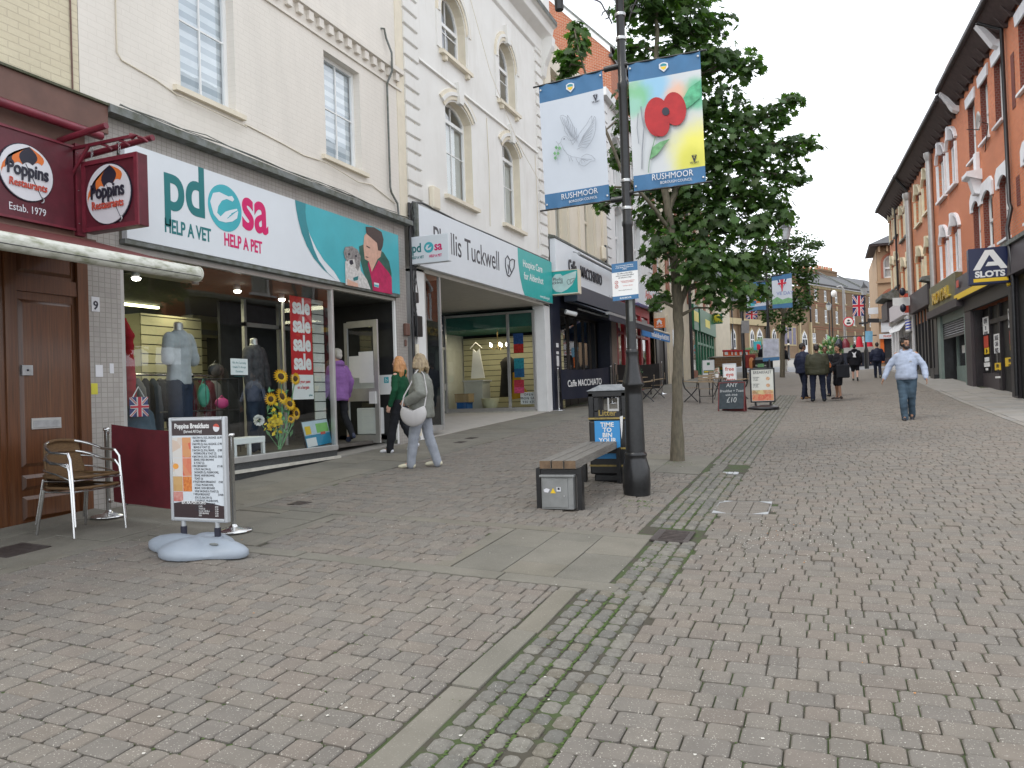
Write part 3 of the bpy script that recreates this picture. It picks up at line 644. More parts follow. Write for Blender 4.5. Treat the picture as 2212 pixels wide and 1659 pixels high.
part('ledge',MB().prism(m_lead,[LF(6.2,n,z)for n,z in((0,4.99),(.16,4.93),(.17,4.84),(.0,4.84))],LF.u*6.68),b)
mb=MB();rr=random.Random(3)
for k in range(5):
 pts=[];y=6.4
 while y<12.9:pts.append((FX+.05+.1*rr.random(),y,4.985-.0*k+rr.uniform(-.02,.03)-.04*(k%2)));y+=rr.uniform(.4,.9)
 mb.tube(m_lead,pts,.006,4)
part('ledge_cable',mb,b)
mb=MB().box(m_tile,6.2,12.42,-.1,.0,4.586,4.838,LF).box(m_tile,5.998,6.41,-.1,.0,.3,4.586,LF).box(m_tile,12.43,12.83,-.3,.0,.3,4.838,LF)
mb.box(m_tile,12.4,12.43,-1.3,-.1,.3,.9,LF);part('tiled_surround',mb,b)
mb=MB().box(m_badge,6.03,6.13,.001,.006,2.64,2.80,LF);p9=part('number_plate',mb,b);text('numeral','9',.13,LF(6.08,.008,2.665),LF.u,(0,0,1),m_ink,p9,bold=.02)
part('sticker',MB().box(m_badge,6.06,6.15,.001,.004,1.93,2.06,LF).box(m_badge,6.24,6.29,.001,.005,1.97,2.08,LF).box(M('yellow_sticker',(.55,.5,.05),.5),6.0,6.08,.001,.004,1.74,1.86,LF),b)
m_teal=M('teal_print',(.055,.40,.46),.35,var=.12,scale=1.5);m_teal2=M('deep_teal_print',(.03,.24,.28),.35,var=.08);m_tealT=M('teal_letter',(.015,.17,.18),.35,var=.04);m_mag=M('magenta_letter',(.60,.012,.13),.35,var=.04)
fs=thing('shop_fascia_sign','wide white charity shop fascia with teal and magenta lettering, man and dog picture','sign',(FX,9.4,3.49))
SX=FX+.10
part('panel',MB().box(m_signw,6.43,12.42,.02,.10,3.49,4.585,LF),fs,bevel=.003)
part('bottom_rail',MB().box(m_lead,6.41,12.44,-.05,.09,3.435,3.488,LF),fs)
text('lettering','pd',.88,(SX+.001,6.955,3.965),LF.u,(0,0,1),m_tealT,fs,bold=.022,align='LEFT',ext=.003,sx=.78)
text('lettering','sa',.88,(SX+.001,8.29,3.965),LF.u,(0,0,1),m_mag,fs,bold=.022,align='LEFT',ext=.003,sx=.74)
mb=MB();cc=(7.985,4.155);mb.prism(m_teal,[(SX+.001,cc[0]+.305*math.cos(a*math.pi/20),cc[1]+.305*math.sin(a*math.pi/20))for a in range(40)],(.003,0,0));ci=part('roundel',mb,fs)
mb=MB()
def pw(pts,c=cc,r=.305):return[(SX+.0045,c[0]+x*r,c[1]+y*r)for x,y in pts]
mb.prism(m_signw,pw([(-.88,.1),(-.7,.5),(-.35,.62),(.2,.55),(.42,.62),(.55,.5),(.45,.38),(.1,.42),(-.2,.28),(-.42,.0),(-.5,-.3),(-.3,-.42),(.0,-.15),(.35,.0),(.7,.12),(.78,.0),(.7,-.3),(.4,-.5),(.0,-.62),(-.4,-.62),(-.7,-.4)]),(.002,0,0))
for k in range(3):mb.tube(m_teal,pw([(.1+k*.12,-.42+k*.12),(.42+k*.12,-.18+k*.09),(.66+k*.04,-.0+k*.02)]),.007,4)
part('hand_emblem',mb,ci)
text('lettering','HELP A VET',.235,(SX+.001,6.965,3.665),LF.u,(0,0,1),m_tealT,fs,bold=.022,align='LEFT',ext=.003,sx=.62)
text('lettering','HELP A PET',.235,(SX+.001,7.945,3.665),LF.u,(0,0,1),m_mag,fs,bold=.022,align='LEFT',ext=.003,sx=.62)
SW=[(9.44,4.583),(9.46,4.45),(9.50,4.30),(9.57,4.12),(9.69,3.94),(9.85,3.78),(10.08,3.64),(10.45,3.492)]
mb=MB();mb.prism(m_teal,[(SX+.001,y+.12+.03*i,z)if i<7 else(SX+.001,y+.1,z)for i,(y,z)in enumerate(SW)]+[(SX+.001,12.418,3.492),(SX+.001,12.418,4.583)],(.002,0,0));part('teal_field',mb,fs)
mb=MB();mb.prism(m_teal2,[(SX+.0035,y,z)for y,z in SW]+[(SX+.0035,10.2,3.60),(SX+.0035,9.98,3.76),(SX+.0035,9.86,3.92),(SX+.0035,9.76,4.12),(SX+.0035,9.70,4.30),(SX+.0035,9.68,4.45),(SX+.0035,9.69,4.583)],(.0015,0,0));part('swoosh',mb,fs)
ph=MB();z6=lambda pts:[((1024+x*1024/2212)/4096*2212,(768+y*1024/2212)/4096*2212)for x,y in pts]
m_skin_p=M('printed_skin',(.60,.36,.27),.4,var=.12,scale=14);m_hair_p=M('printed_hair',(.05,.03,.025),.4,var=.3,scale=25);m_gr_p=M('printed_green',(.02,.10,.075),.4,var=.35,scale=9);m_mg_p=M('printed_magenta',(.45,.01,.09),.4,var=.25,scale=9)
m_dogg=M('printed_grey_fur',(.14,.125,.12),.5,col2=(.33,.31,.30),scale=22);m_dogw=M('printed_white_fur',(.66,.64,.62),.5,col2=(.42,.40,.38),scale=22)
def art(m,pts,k):pxpoly(ph,m,z6(pts),SX+.0035+k*.0016,.0014)
art(m_gr_p,[(890,470),(960,440),(1100,520),(1150,600),(1170,700),(1172,884),(990,842),(930,700),(895,560)],0)
art(m_mg_p,[(1060,590),(1100,640),(1150,700),(1172,740),(1176,884),(1010,852),(1000,760),(965,620),(975,600),(1010,680)],1)
art(m_skin_p,[(935,380),(960,345),(1040,430),(1085,500),(1075,560),(1050,580),(1000,690),(975,600),(940,580),(933,520),(928,470)],2)
art(m_hair_p,[(948,300),(1020,305),(1085,345),(1102,410),(1095,470),(1078,510),(1055,505),(1045,440),(1000,400),(955,360)],3)
art(m_skin_p,[(1052,508),(1078,510),(1068,552),(1048,558)],4)
art(m_hair_p,[(955,462),(985,480),(985,488),(955,472)],4);art(m_hair_p,[(948,556),(972,562),(970,569),(948,563)],4)
art(m_dogw,[(770,600),(820,570),(890,600),(905,680),(960,760),(990,842),(775,802),(772,700)],4)
art(m_dogg,[(757,520),(770,475),(830,468),(880,500),(905,560),(898,640),(880,680),(850,640),(830,590),(790,600),(768,570)],5)
art(m_dogw,[(800,585),(850,580),(862,640),(840,700),(800,690),(785,640)],6);art(m_ink,[(808,590),(835,585),(842,620),(820,632),(808,615)],7)
art(m_ink,[(795,530),(810,526),(812,545),(798,548)],7);art(m_ink,[(855,545),(872,545),(872,562),(857,562)],7);art(m_tealT,[(840,740),(885,725),(880,760),(845,768)],7);art(m_skin_p,[(790,750),(830,770),(880,790),(885,822),(790,805)],8)
art(m_badge,[(1020,780),(1062,790),(1060,828),(1020,816)],8);art(m_teal,[(1022,796),(1060,806),(1058,824),(1022,812)],9)
part('printed_picture',ph,fs,label='printed man in green and magenta jacket with a grey and white dog')
sw=thing('shop_window','wide aluminium framed charity shop window full of clothes and sunflowers','shop window',(FX,8.4,.6))
mb=MB();mb.box(m_alu,6.41,10.47,-.09,.02,.79,.87,LF);mb.box(m_alu,6.41,10.47,-.07,.0,3.36,3.433,LF);mb.box(m_alu,6.41,6.46,-.07,.0,.87,3.36,LF);mb.box(m_alu,10.42,10.47,-.08,.01,.87,3.36,LF);mb.box(m_alu,10.42,10.465,-1.0,-.96,.87,3.4,LF);part('frame',mb,sw,bevel=.004)
part('pane',MB().poly(m_glass,[LF(6.46,-.03,.87),LF(10.42,-.03,.87),LF(10.42,-.03,3.36),LF(6.46,-.03,3.36)]),sw);
part('side_pane',MB().poly(m_glass,[LF(10.445,-.08,.87),LF(10.445,-.96,.87),LF(10.445,-.96,3.4),LF(10.445,-.08,3.4)]),sw)
m_riser=M('speckled_riser',(.055,.058,.06),.35,var=.5,scale=60);m_cill=M('stone_strip',(.50,.48,.42),.7,var=.2,scale=9)
part('stall_riser',MB().box(m_riser,6.41,10.47,-.3,-.01,.3,.789,LF).box(m_riser,10.44,10.47,-1.1,-.3,.3,.789,LF),sw)
part('sill_strip',MB().box(m_cill,6.41,10.49,-.01,.05,.655,.695,LF),sw)
lb=thing('shop_lobby','recessed shop doorway with black side wall, pale soffit and open aluminium door','doorway',(FX-.6,11.4,.77))
m_soff=M('pale_soffit',(.48,.46,.41),.7,var=.08)
part('soffit',MB().box(m_soff,10.48,12.42,-1.9,-.01,3.38,3.43,LF),lb)
part('lobby_floor',MB().prism(m_slabG,[(FX+.0,10.48,G(FX,10.48)+.012),(FX,12.42,G(FX,12.42)+.012),(FX-3,12.42,.83),(FX-3,10.48,.80)],(0,0,-.1)),lb)
KF=Fr((0,12.40,0),(1,0,0),(0,-1,0))
part('side_wall',MB().box(m_blkpanel,-8.8,FX-.05,-.05,.0,.7,3.38,KF),lb)
part('edge_trim',MB().box(m_white,FX-.05,FX-.01,-.03,.02,.7,3.38,KF),lb)
wb=part('white_panel',MB().box(m_white,-8.75,FX-.055,.001,.02,1.66,2.02,KF),lb)
mb=MB().box(m_teal,-7.62,-7.52,.021,.023,1.87,1.98,KF);ds=part('access_sticker',mb,wb)
part('wheelchair_mark',MB().tube(m_white,[KF(-7.585,.025,1.965),KF(-7.58,.025,1.93),KF(-7.55,.025,1.925),KF(-7.54,.025,1.9)],.005,4).tube(m_white,[KF(-7.575+.02*math.cos(a),.025,1.91+.02*math.sin(a))for a in(1.8,2.8,3.8,4.8,5.8)],.004,4),wb)
part('meter_box',MB().box(m_white,-8.15,FX-.3,.001,.16,.93,1.42,KF),lb,bevel=.015)
part('rubble_base',MB().box(m_lead,-8.8,FX-.02,.001,.04,.5,.82,KF),lb)
DF=Fr((-8.28,12.12,0),(1,-.13,0),(-.13,-1,0));dl=.78
mb=MB().box(m_alu,0,.07,-.02,.02,.79,3.0,DF).box(m_alu,dl-.09,dl,-.02,.02,.79,3.02,DF).box(m_alu,.07,dl-.09,-.02,.02,2.9,3.02,DF).box(m_alu,.07,dl-.09,-.02,.02,.79,.93,DF).box(m_alu,.07,dl-.09,-.02,.021,1.55,1.78,DF)
dr=part('open_door',mb,lb,label='open aluminium framed glass door with paper notices')
part('pane',MB().poly(m_glass,[DF(.07,0,.93),DF(dl-.09,0,.93),DF(dl-.09,0,2.9),DF(.07,0,2.9)]),dr)
part('notice',MB().box(m_white,.10,.40,.012,.016,1.98,2.38,DF),dr);part('notice',MB().box(m_white,.34,.68,.017,.02,1.88,2.45,DF),dr)
part('handle',MB().box(m_white,dl-.2,dl-.05,.021,.05,1.5,1.72,DF),dr)
part('back_wall',MB().box(m_dkroom,10.48,12.42,-2.4,-2.35,.7,3.4,LF).box(m_alu,10.5,10.56,-1.9,-1.84,.8,3.38,LF).box(m_alu,11.4,11.46,-1.9,-1.84,.8,3.38,LF).box(m_alu,10.5,12.4,-1.9,-1.84,2.9,2.97,LF),lb)
rm=thing('shop_interior','lit charity shop room with slatted cream walls, dark ceiling and strip lights','shop interior',(FX-3,9,.8))
m_slat=M('slatwall_cream',(.50,.47,.30),.6,var=.08,scale=3);m_slatw=M('slatwall_white',(.66,.66,.6),.6,var=.05);m_ceil=M('dark_ceiling',(.045,.047,.04),.8,var=.2);m_fl=M('shop_floor',(.10,.09,.08),.6,var=.2)
part('shop_floor',MB().box(m_fl,6.43,12.4,-6,-.31,.78,.83,LF).box(m_fl,6.43,10.42,-.31,-.1,.8,.86,LF),rm)
part('ceiling',MB().box(m_ceil,6.3,12.5,-6.1,-.09,3.36,3.42,LF),rm)
mb=MB().box(m_ceil,6.3,6.4,-6.1,-.09,.7,3.36,LF).box(m_ceil,12.5,12.6,-6.1,-2.5,.7,3.36,LF);part('end_wall',mb,rm)
def slats(mb,m,fr,u0,u1,z0,z1,n,pitch=.155):
 z=z0
 while z<z1-.02:h=min(pitch-.018,z1-z);mb.box(m,u0,u1,n,n+.015,z,z+h,fr);z+=pitch
 mb.box(m_ceil,u0,u1,n-.01,n,z0,z1,fr)
mb=MB();slats(mb,m_slat,LF,6.4,12.5,.9,3.2,-4.6);part('slat_panel',mb,rm,kind='stuff')
mb=MB();slats(mb,m_slat,LF,9.3,10.6,.9,3.1,-2.9);mb.box(m_slat,9.3,9.33,-4.4,-2.9,.9,3.1,LF);part('slat_panel',mb,rm,kind='stuff')
_a,_b=onX(676,760,FX-.7).y,onX(699,760,FX-.7).y;mb=MB();slats(mb,m_slatw,LF,_a,_b,.92,3.3,-.7,.165);part('slat_panel',mb,rm,label='narrow white slatted panel behind the sale banner')
m_tube=M('strip_light',(1,.95,.55),.5,emit=5,var=0);m_lampw=M('spot_bulb',(1,.93,.8),.5,emit=14,var=0);m_grey=M('grey_metal',(.3,.3,.3),.5,.2)
for y0 in(7.2,9.0):
 part('strip_light',MB().box(m_tube,y0,y0+1.3,-3.6,-3.54,3.3,3.34,LF),rm)
for y0,n in((7.4,-3.4),(9.9,-3.4),(9.2,-1.6)):
 ld=bpy.data.lights.new('shop_light','AREA');ld.shape='RECTANGLE';ld.size=1.6;ld.size_y=.5;ld.energy=20;ld.color=(1,.92,.62);lo=bpy.data.objects.new('shop_light',ld);COL.objects.link(lo);lo.location=LF(y0,n,3.27)
for(a,b_),X,on in(((512,628),FX-.75,1),((608,646),FX-.9,1),((422,615),FX-.6,0),((293,600),FX-.6,1)):
 P=onX(a,b_,X);t=thing('spotlight',{512:'bright ceiling spotlight in the middle of the charity shop window',608:'bright ceiling spotlight beside the red sale banner',422:'unlit grey ceiling spotlight in the charity shop window',293:'ceiling spotlight turned sideways behind the awning roller'}[a],'spotlight',P)
 part('housing',MB().lathe(m_grey,(P.x,P.y,P.z),[(.045,0),(.05,.02),(.05,.10),(.03,.14),(.012,.16),(.012,3.36-P.z)],12),t)
 if on:part('bulb',MB().lathe(m_lampw,(P.x+.008,P.y,P.z-.006),[(.0,-.035),(.04,-.025),(.058,-.0),(.05,.006)],12),t)
part('ceiling_vent',MB().box(m_grey,7.5,8.6,-1.2,-.9,3.35,3.358,LF),rm)
X_=FX-.30;P=[onX(a,b_,X_)for a,b_ in((625,638),(673,640),(677,862),(632,862))]
y0,y1,z0,z1=P[0].y,P[2].y,P[2].z,P[0].z
bn=thing('sale_banner','tall red sale banner hanging inside the charity shop window','banner',(X_,y0,z0));m_red=M('sale_red',(.50,.015,.02),.5,var=.06);BF=Fr((X_,0,0),(0,1,0),(1,0,0));zm=z0+(z1-z0)*.24
part('white_panel',MB().box(m_white,y0,y1,0,.012,z0,zm,BF),bn);rp=part('red_panel',MB().box(m_red,y0,y1,0,.012,zm,z1,BF),bn)
for k in range(4):text('lettering','sale',.34,BF((y0+y1)/2,.013,zm+.09+(3-k)*(z1-zm)*.238),BF.u,(0,0,1),m_white,bn,bold=.04,sx=.84,ext=.002)
text('lettering','Get your paws',.075,BF((y0+y1)/2,.013,zm-.13),BF.u,(0,0,1),m_red,bn,bold=.01,sx=.8);text('lettering','on a bargain',.075,BF((y0+y1)/2,.013,zm-.22),BF.u,(0,0,1),m_red,bn,bold=.01,sx=.8)
text('lettering','pdsa',.05,BF(y1-.08,.013,z0+.05),BF.u,(0,0,1),m_tealT,bn)
P=[onX(a,b_,FX-.032)for a,b_ in((498,774),(536,810))];nf=Fr((FX-.034,0,0),(0,1,0),(1,0,0))
nn=thing('window_notice','small white typed notice taped inside the charity shop window','notice',(FX-.03,P[0].y,P[1].z));part('paper',MB().box(m_white,P[0].y,P[1].y,-.003,0,P[1].z,P[0].z,nf),nn)
for k,s_ in enumerate(('We Are Currently','Unable To Accept','Donations','sorry for any inconvenience')):text('lettering',s_,.043 if k<3 else .022,nf((P[0].y+P[1].y)/2,.0005,P[0].z-.07-k*.058),nf.u,(0,0,1),m_tealT,nn,sx=.8,ext=.0005)
P=[onY(a,b_,12.95)for a,b_ in((884,513),(968,507),(970,567),(886,572))]
bs=thing('projecting_sign','small white charity shop sign projecting over the pavement by the cable bundle','sign',(P[0].x,12.95,P[3].z));x0,x1,z0,z1=P[0].x,P[1].x,P[3].z,P[0].z;PF=Fr((0,12.95,0),(1,0,0),(0,-1,0))
part('panel',MB().box(m_signw,x0,x1,-.12,0,z0,z1,PF),bs,bevel=.008);part('bracket',MB().box(m_black,FX-.0,x0,-.09,-.04,z0+.1,z0+.14,PF).box(m_black,FX-.0,x0,-.09,-.04,z1-.14,z1-.1,PF),bs)
k=(x1-x0)/.94;zb_=z0+(z1-z0)*.43
text('lettering','pd',.27*k,(x0+.05,12.948,zb_),PF.u,(0,0,1),m_tealT,bs,bold=.022,align='LEFT',sx=.85);text('lettering','sa',.27*k,(x0+.60*k,12.948,zb_),PF.u,(0,0,1),m_mag,bs,bold=.022,align='LEFT',sx=.85)
part('roundel',MB().prism(m_teal,[(x0+.47*k+.115*k*math.cos(a*.314),12.948,zb_+.075*k+.115*k*math.sin(a*.314))for a in range(20)],(0,-.004,0)),bs)
part('hand_emblem',MB().prism(m_signw,[(x0+.47*k+.1*k*x,12.942,zb_+.075*k+.1*k*y)for x,y in((-.8,-.1),(-.4,.55),(.3,.6),(-.1,.2),(-.3,-.3),(.2,-.1),(.75,.1),(.4,-.55),(-.4,-.6))],(0,-.002,0)),bs)
text('lettering','HELP A VET',.08*k,(x0+.03,12.948,z0+.1),PF.u,(0,0,1),m_tealT,bs,bold=.025,align='LEFT',sx=.75);text('lettering','HELP A PET',.08*k,(x0+.47*k,12.948,z0+.1),PF.u,(0,0,1),m_mag,bs,bold=.025,align='LEFT',sx=.75)
cb=thing('cable_bundle','black cables and junction boxes running down between the two charity shops','cables',(FX,13,.8));mb=MB();rr=random.Random(5)
for k in range(7):
 pts=[];z=5.25-.05*k
 while z>2.6+.2*(k%3):pts.append((FX+.06+.03*rr.random(),12.98+.09*rr.random()+(.07*math.sin(z*3+k)),z));z-=.25
 mb.tube(m_black,pts,.009,5)
mb.tube(m_black,[(FX+.06,12.9,5.05),(FX+.05,13.1,5.35),(FX+.04,13.5,5.42),(FX+.03,15,5.37),(FX+.03,17,5.38),(FX+.03,20.9,5.37)],.022,6);part('cables',mb,cb)
part('black_pipe',MB().tube(m_black,[(FX+.06,12.93,5.3),(FX+.06,12.93,3.0),(FX+.06,12.93,.9)],.028,8),cb)
part('cream_pipe',MB().tube(m_trim,[(FX+.06,13.05,2.6),(FX+.06,13.05,.85)],.05,10),cb)
part('junction_box',MB().box(m_black,13.0,13.22,.02,.12,2.75,3.15,LF),cb,bevel=.01);part('junction_box',MB().box(m_black,13.0,13.14,.02,.1,3.4,3.6,LF),cb,bevel=.01);part('rusty_box',MB().box(m_brown,12.66,12.8,.005,.08,2.75,2.98,LF).box(m_brown,12.68,12.75,.005,.03,2.55,2.68,LF),cb,bevel=.02)
# ------------------------------------------------------------------ the hospice shop: white stucco with quoins and arched windows
b=thing('white_stucco_building','tall white stucco building with quoins, keystones and arched windows over the hospice shop','building',(FX,17,G(FX,17)))
H=[(14.72,16.02,5.86,8.02,.27),(17.85,19.0,5.86,8.05,.27),(14.68,15.85,8.92,10.35,.58),(17.78,18.85,8.92,10.55,.53)]
mb=MB();wall(mb,m_stucco,LF,12.86,21.06,5.33,11.75,H,dep=.22,rm=m_trim);mb.box(m_stucco,12.9,21.0,-8,-.8,5.2,11.7,LF);part('wall',mb,b)
for h in H:
 up=h[2]>8;tr=(h[3]-h[4]-.06)if up else h[3]-.42
 window(b,LF,*h[:4],dep=.19,rise=h[4],bars=(1,1),tr=tr,blind=None if up else(h[2]+.1,h[3]-.5),fw=.065)
 sill(b,LF,h[0],h[1],h[2],m_trim,h=.1,out=.11,ov=.16,brk=up)
 mb=MB()
 for k,(w_,o)in enumerate(((.09,.03),(.17,.055),(.24,.035))):arch_strip(mb,m_stucco if k%2 else m_trim,LF,h[0]-w_+.05,h[1]+w_-.05,h[3]+w_-.05,h[4]+(w_ if up else w_*.3),.075,.001,o)
 if up:mb.box(m_stucco,h[0]-.26,h[0]-.05,.001,.03,h[2]+.02,h[3]-h[4],LF);mb.box(m_stucco,h[1]+.05,h[1]+.26,.001,.03,h[2]+.02,h[3]-h[4],LF)
 part('arch_moulding',mb,b);c=(h[0]+h[1])/2
 part('keystone',MB().prism(m_stucco,[LF(c-.09,.0,h[3]-.03),LF(c+.09,.0,h[3]-.03),LF(c+.15,.0,h[3]+.42),LF(c-.15,.0,h[3]+.42)],(.1,0,0)),b)
for side,y0 in((0,12.98),(1,20.42)):
 for k in range(21):part('quoin',MB().prism(m_stucco,[LF(y0,n,z)for n,z in((0.001,5.45+k*.304),(.045,5.47+k*.304),(.045,5.70+k*.304),(0.001,5.72+k*.304))],LF.u*.56),b,bevel=.006)
part('corner_strip',MB().box(m_trim,12.7,12.975,-.02,.012,4.95,12,LF),b)
mb=MB();mb.prism(m_stucco,[LF(13.56,n,z)for n,z in((.001,8.36),(.03,8.36),(.05,8.30),(.001,8.28))],LF.u*6.8);part('string_course',mb,b)
mb=MB();P=[(0,11.3),(.06,11.35),(.08,11.7),(.32,11.85),(.36,12.05),(.46,12.1),(.46,12.22),(0,12.4),(-.5,12.4),(-.5,11.3)]
mb.prism(m_stucco,[LF(12.86,n,z)for n,z in P],LF.u*8.3);part('cornice',mb,b,bevel=.01)
mb=MB();mb.prism(m_lead,[LF(12.86,n,z)for n,z in((-.3,12.402),(.0,12.402),(.465,12.224),(.47,12.1),(.475,12.24),(0,12.43),(-.3,12.45))],LF.u*8.3);part('cornice_lead',mb,b)
mb=MB().box(m_stucco,12.9,21.1,-.9,-.5,12.4,13.1,LF).box(m_stucco,20.6,21.15,-.5,.25,12.42,13.3,LF)
for k in range(9):mb.box(m_trim,13.1+k*.85,13.7+k*.85,-.5,-.47,12.5,13.0,LF)
part('parapet',mb,b)
for yy in(20.9,):
 mb=MB();mb.prism(m_stucco,[LF(yy,n,z)for n,z in((0,10.6),(.08,10.7),(.14,11.0),(.38,11.5),(.40,11.75),(0,11.8))],LF.u*.25);part('bracket',mb,b)
part('alarm_box',MB().box(m_trim,13.85,14.15,.002,.12,5.40,5.85,LF),b,bevel=.02)
part('overhead_wire',MB().tube(m_trim,[LF(15.2,.05,11.5),LF(15.6,.3,10.3),LF(16.3,.4,9.0),LF(18.2,.3,7.9),LF(20.4,.1,7.4)],.006,4),b)
for y in(13.0,16.6,19.9):part('cable',MB().tube(m_trim,[LF(y+.3,.01,8.2),LF(y+.35,.012,7.0),LF(y+.3,.012,5.6)],.008,4),b)
fs=thing('hospice_fascia_sign','long white fascia sign with black script-like lettering, leaf emblem and teal end panel','sign',(FX,17,4.12))
part('panel',MB().box(m_signw,13.16,20.96,.02,.12,4.13,5.32,LF),fs,bevel=.004);part('end_cap',MB().box(m_lead,13.08,13.155,.0,.14,4.1,5.33,LF),fs)
S2=FX+.121;m_tealH=M('hospice_teal',(.02,.38,.36),.35,var=.05);TXT=M('charcoal_letter',(.03,.03,.04),.4,var=.03)
part('teal_field',MB().prism(m_tealH,[(S2,18.75,4.135),(S2,20.955,4.135),(S2,20.955,5.315),(S2,18.35,5.315),(S2,18.36,4.95),(S2,18.45,4.6),(S2,18.6,4.3)],(.003,0,0)),fs)
text('lettering','Phyllis Tuckwell',.66,(S2,13.75,4.56),LF.u,(0,0,1),TXT,fs,align='LEFT',sx=.80,bold=.002)
mb=MB();C=(17.75,4.76);f=lambda x,y:(S2+.003,C[0]+x,C[1]+y)
mb.tube(TXT,[f(.02,.16),f(-.1,.24),f(-.24,.14),f(-.26,-.04),f(-.16,-.24),f(-.02,-.26),f(.12,-.16),f(.3,.0),f(.36,.2),f(.2,.2),f(.02,.12),f(.0,-.02),f(.1,-.14)],.016,5);mb.tube(TXT,[f(-.1,.02),f(-.05,-.08),f(-.08,-.2)],.014,5);part('leaf_emblem',mb,fs)
for k,(s_,sz)in enumerate((('Hospice Care',.27),('for Aldershot',.27))):text('lettering',s_,sz,(S2+.004,18.68+.06*k,4.88-.32*k),(0,1,.02),(0,0,1),m_white,fs,align='LEFT',bold=.012,sx=.98,shear=-.02)
text('lettering','www.pth.org.uk',.12,(S2+.004,19.9,4.2),LF.u,(0,0,1),m_white,fs,align='LEFT')
sh=thing('hospice_shop_front','recessed hospice shop front with aluminium windows, white piers and a beige lobby ceiling','shop front',(FX,17,.8))
m_lob=M('lobby_paving',(.40,.37,.33),.85,var=.08,scale=4);zl=lambda y:G(FX,y)
part('pier',MB().box(m_white,13.2,13.55,-.35,.0,.6,4.1,LF),sh);part('pier',MB().box(m_white,20.55,21.0,-.35,.0,.8,4.1,LF),sh)
part('lobby_ceiling',MB().box(m_soff,13.2,20.95,-3.6,-.0,4.05,4.125,LF),sh)
part('lobby_floor',MB().prism(m_lob,[(FX+.02,13.5,zl(13.5)+.01),(FX+.02,20.6,zl(20.6)+.01),(FX-3.6,20.6,zl(20.6)+.02),(FX-3.6,13.5,zl(20.6)+.0)],(0,0,-.2)),sh)
AF=Fr((-7.62,20.45,0),(-1,-.02,0),(.02,-1,0))
zb_,zt_=1.12,3.93
mb=MB()
for u in(0.0,.78,2.78):mb.box(m_alu,u,u+.07,-.05,.03,zb_,zt_,AF)
mb.box(m_alu,.07,2.78,-.05,.02,zb_-.02,zb_+.08,AF);mb.box(m_alu,.07,2.78,-.05,.02,zt_-.06,zt_,AF);mb.box(m_cill,0,2.85,-.05,.03,.95,zb_-.02,AF);part('window_frame',mb,sh)
part('pane',MB().poly(m_glass,[AF(.85,0,zb_+.08),AF(2.78,0,zb_+.08),AF(2.78,0,zt_),AF(.85,0,zt_)]),sh);part('pane',MB().poly(m_glass,[AF(.07,0,zb_+.08),AF(.78,0,zb_+.08),AF(.78,0,zt_),AF(.07,0,zt_)]),sh)
BF_=Fr((-10.45,0,0),(0,1,0),(1,0,0))
mb=MB().box(m_alu,19.0,19.06,-.03,.03,1.03,3.0,BF_).box(m_alu,20.36,20.43,-.03,.03,1.03,3.95,BF_).box(m_alu,19.68,19.74,-.03,.03,1.03,3.0,BF_).box(m_alu,19.06,20.36,-.03,.03,2.95,3.02,BF_).box(m_alu,19.74,20.36,-.02,.03,1.75,1.95,BF_).box(m_alu,18.3,19.0,-.03,.03,1.03,1.1,BF_)
dr=part('door',mb,sh);part('pane',MB().poly(m_glass,[BF_(18.4,0,1.1),BF_(20.36,0,1.1),BF_(20.36,0,2.95),BF_(18.4,0,2.95)]),dr)
m_navy=M('navy_panel',(.012,.016,.035),.4,var=.1)
pn=part('support_panel',MB().box(m_navy,18.2,20.36,-.03,.02,3.02,3.95,BF_),sh);text('lettering','your support',.36,BF_(19.55,.022,3.50),BF_.u,(0,0,1),m_white,pn,sx=.75,shear=.1,bold=.01)
part('notice',MB().box(m_white,19.85,20.15,.0,.01,2.2,2.6,BF_).box(m_teal,19.85,20.15,.0,.012,2.0,2.2,BF_),sh)
mb=MB().box(m_alu,13.56,13.60,-.06,.0,.95,4.05,LF).box(m_alu,14.2,14.25,-.06,.0,.95,4.05,LF).box(m_alu,13.6,14.2,-.06,0,.9,1.0,LF);part('window_frame',mb,sh);part('pane',MB().poly(m_glass,[LF(13.6,-.03,1),LF(14.2,-.03,1),LF(14.2,-.03,4.05),LF(13.6,-.03,4.05)]),sh)
CF_=Fr((0,22.6,0),(-1,0,0),(0,-1,0));mb=MB();slats(mb,m_slat,CF_,7.5,10.9,1.0,3.4,0,.17);part('slat_panel',mb,sh,kind='stuff')
m_gceil=M('green_canopy',(.02,.13,.10),.7,var=.2);part('shop_ceiling',MB().box(m_gceil,20.5,22.7,-3.6,-.3,3.5,3.95,LF).box(m_slatw,20.5,22.7,-3.7,-3.6,.9,3.5,LF).box(m_fl,20.5,22.7,-3.6,-.3,1.0,1.13,LF),sh)
part('back_room',MB().box(m_dkroom,13.3,20.4,-4.6,-4.5,.9,4.1,LF).box(m_dkroom,13.1,13.2,-4.6,-.3,.9,4.1,LF).box(m_dkroom,14.3,14.34,-3.1,-.06,1,4,LF),sh)
for n in(-1.2,-2.4):
 ld=bpy.data.lights.new('shop_light','AREA');ld.size=.6;ld.energy=9;ld.color=(1,.85,.6);lo=bpy.data.objects.new('shop_light',ld);COL.objects.link(lo);lo.location=LF(21.5,n,3.45)
ch=thing('chandelier','small brass chandelier with glowing candle bulbs in the hospice shop window','chandelier',(-9.0,21.0,3.0));P=Vector((-9.0,21.0,3.0));m_brass=M('brass',(.55,.38,.12),.3,.9)
mb=MB().tube(m_brass,[P+Vector((0,0,.5)),P+Vector((0,0,-.1))],.012,5);part('stem',mb,ch)
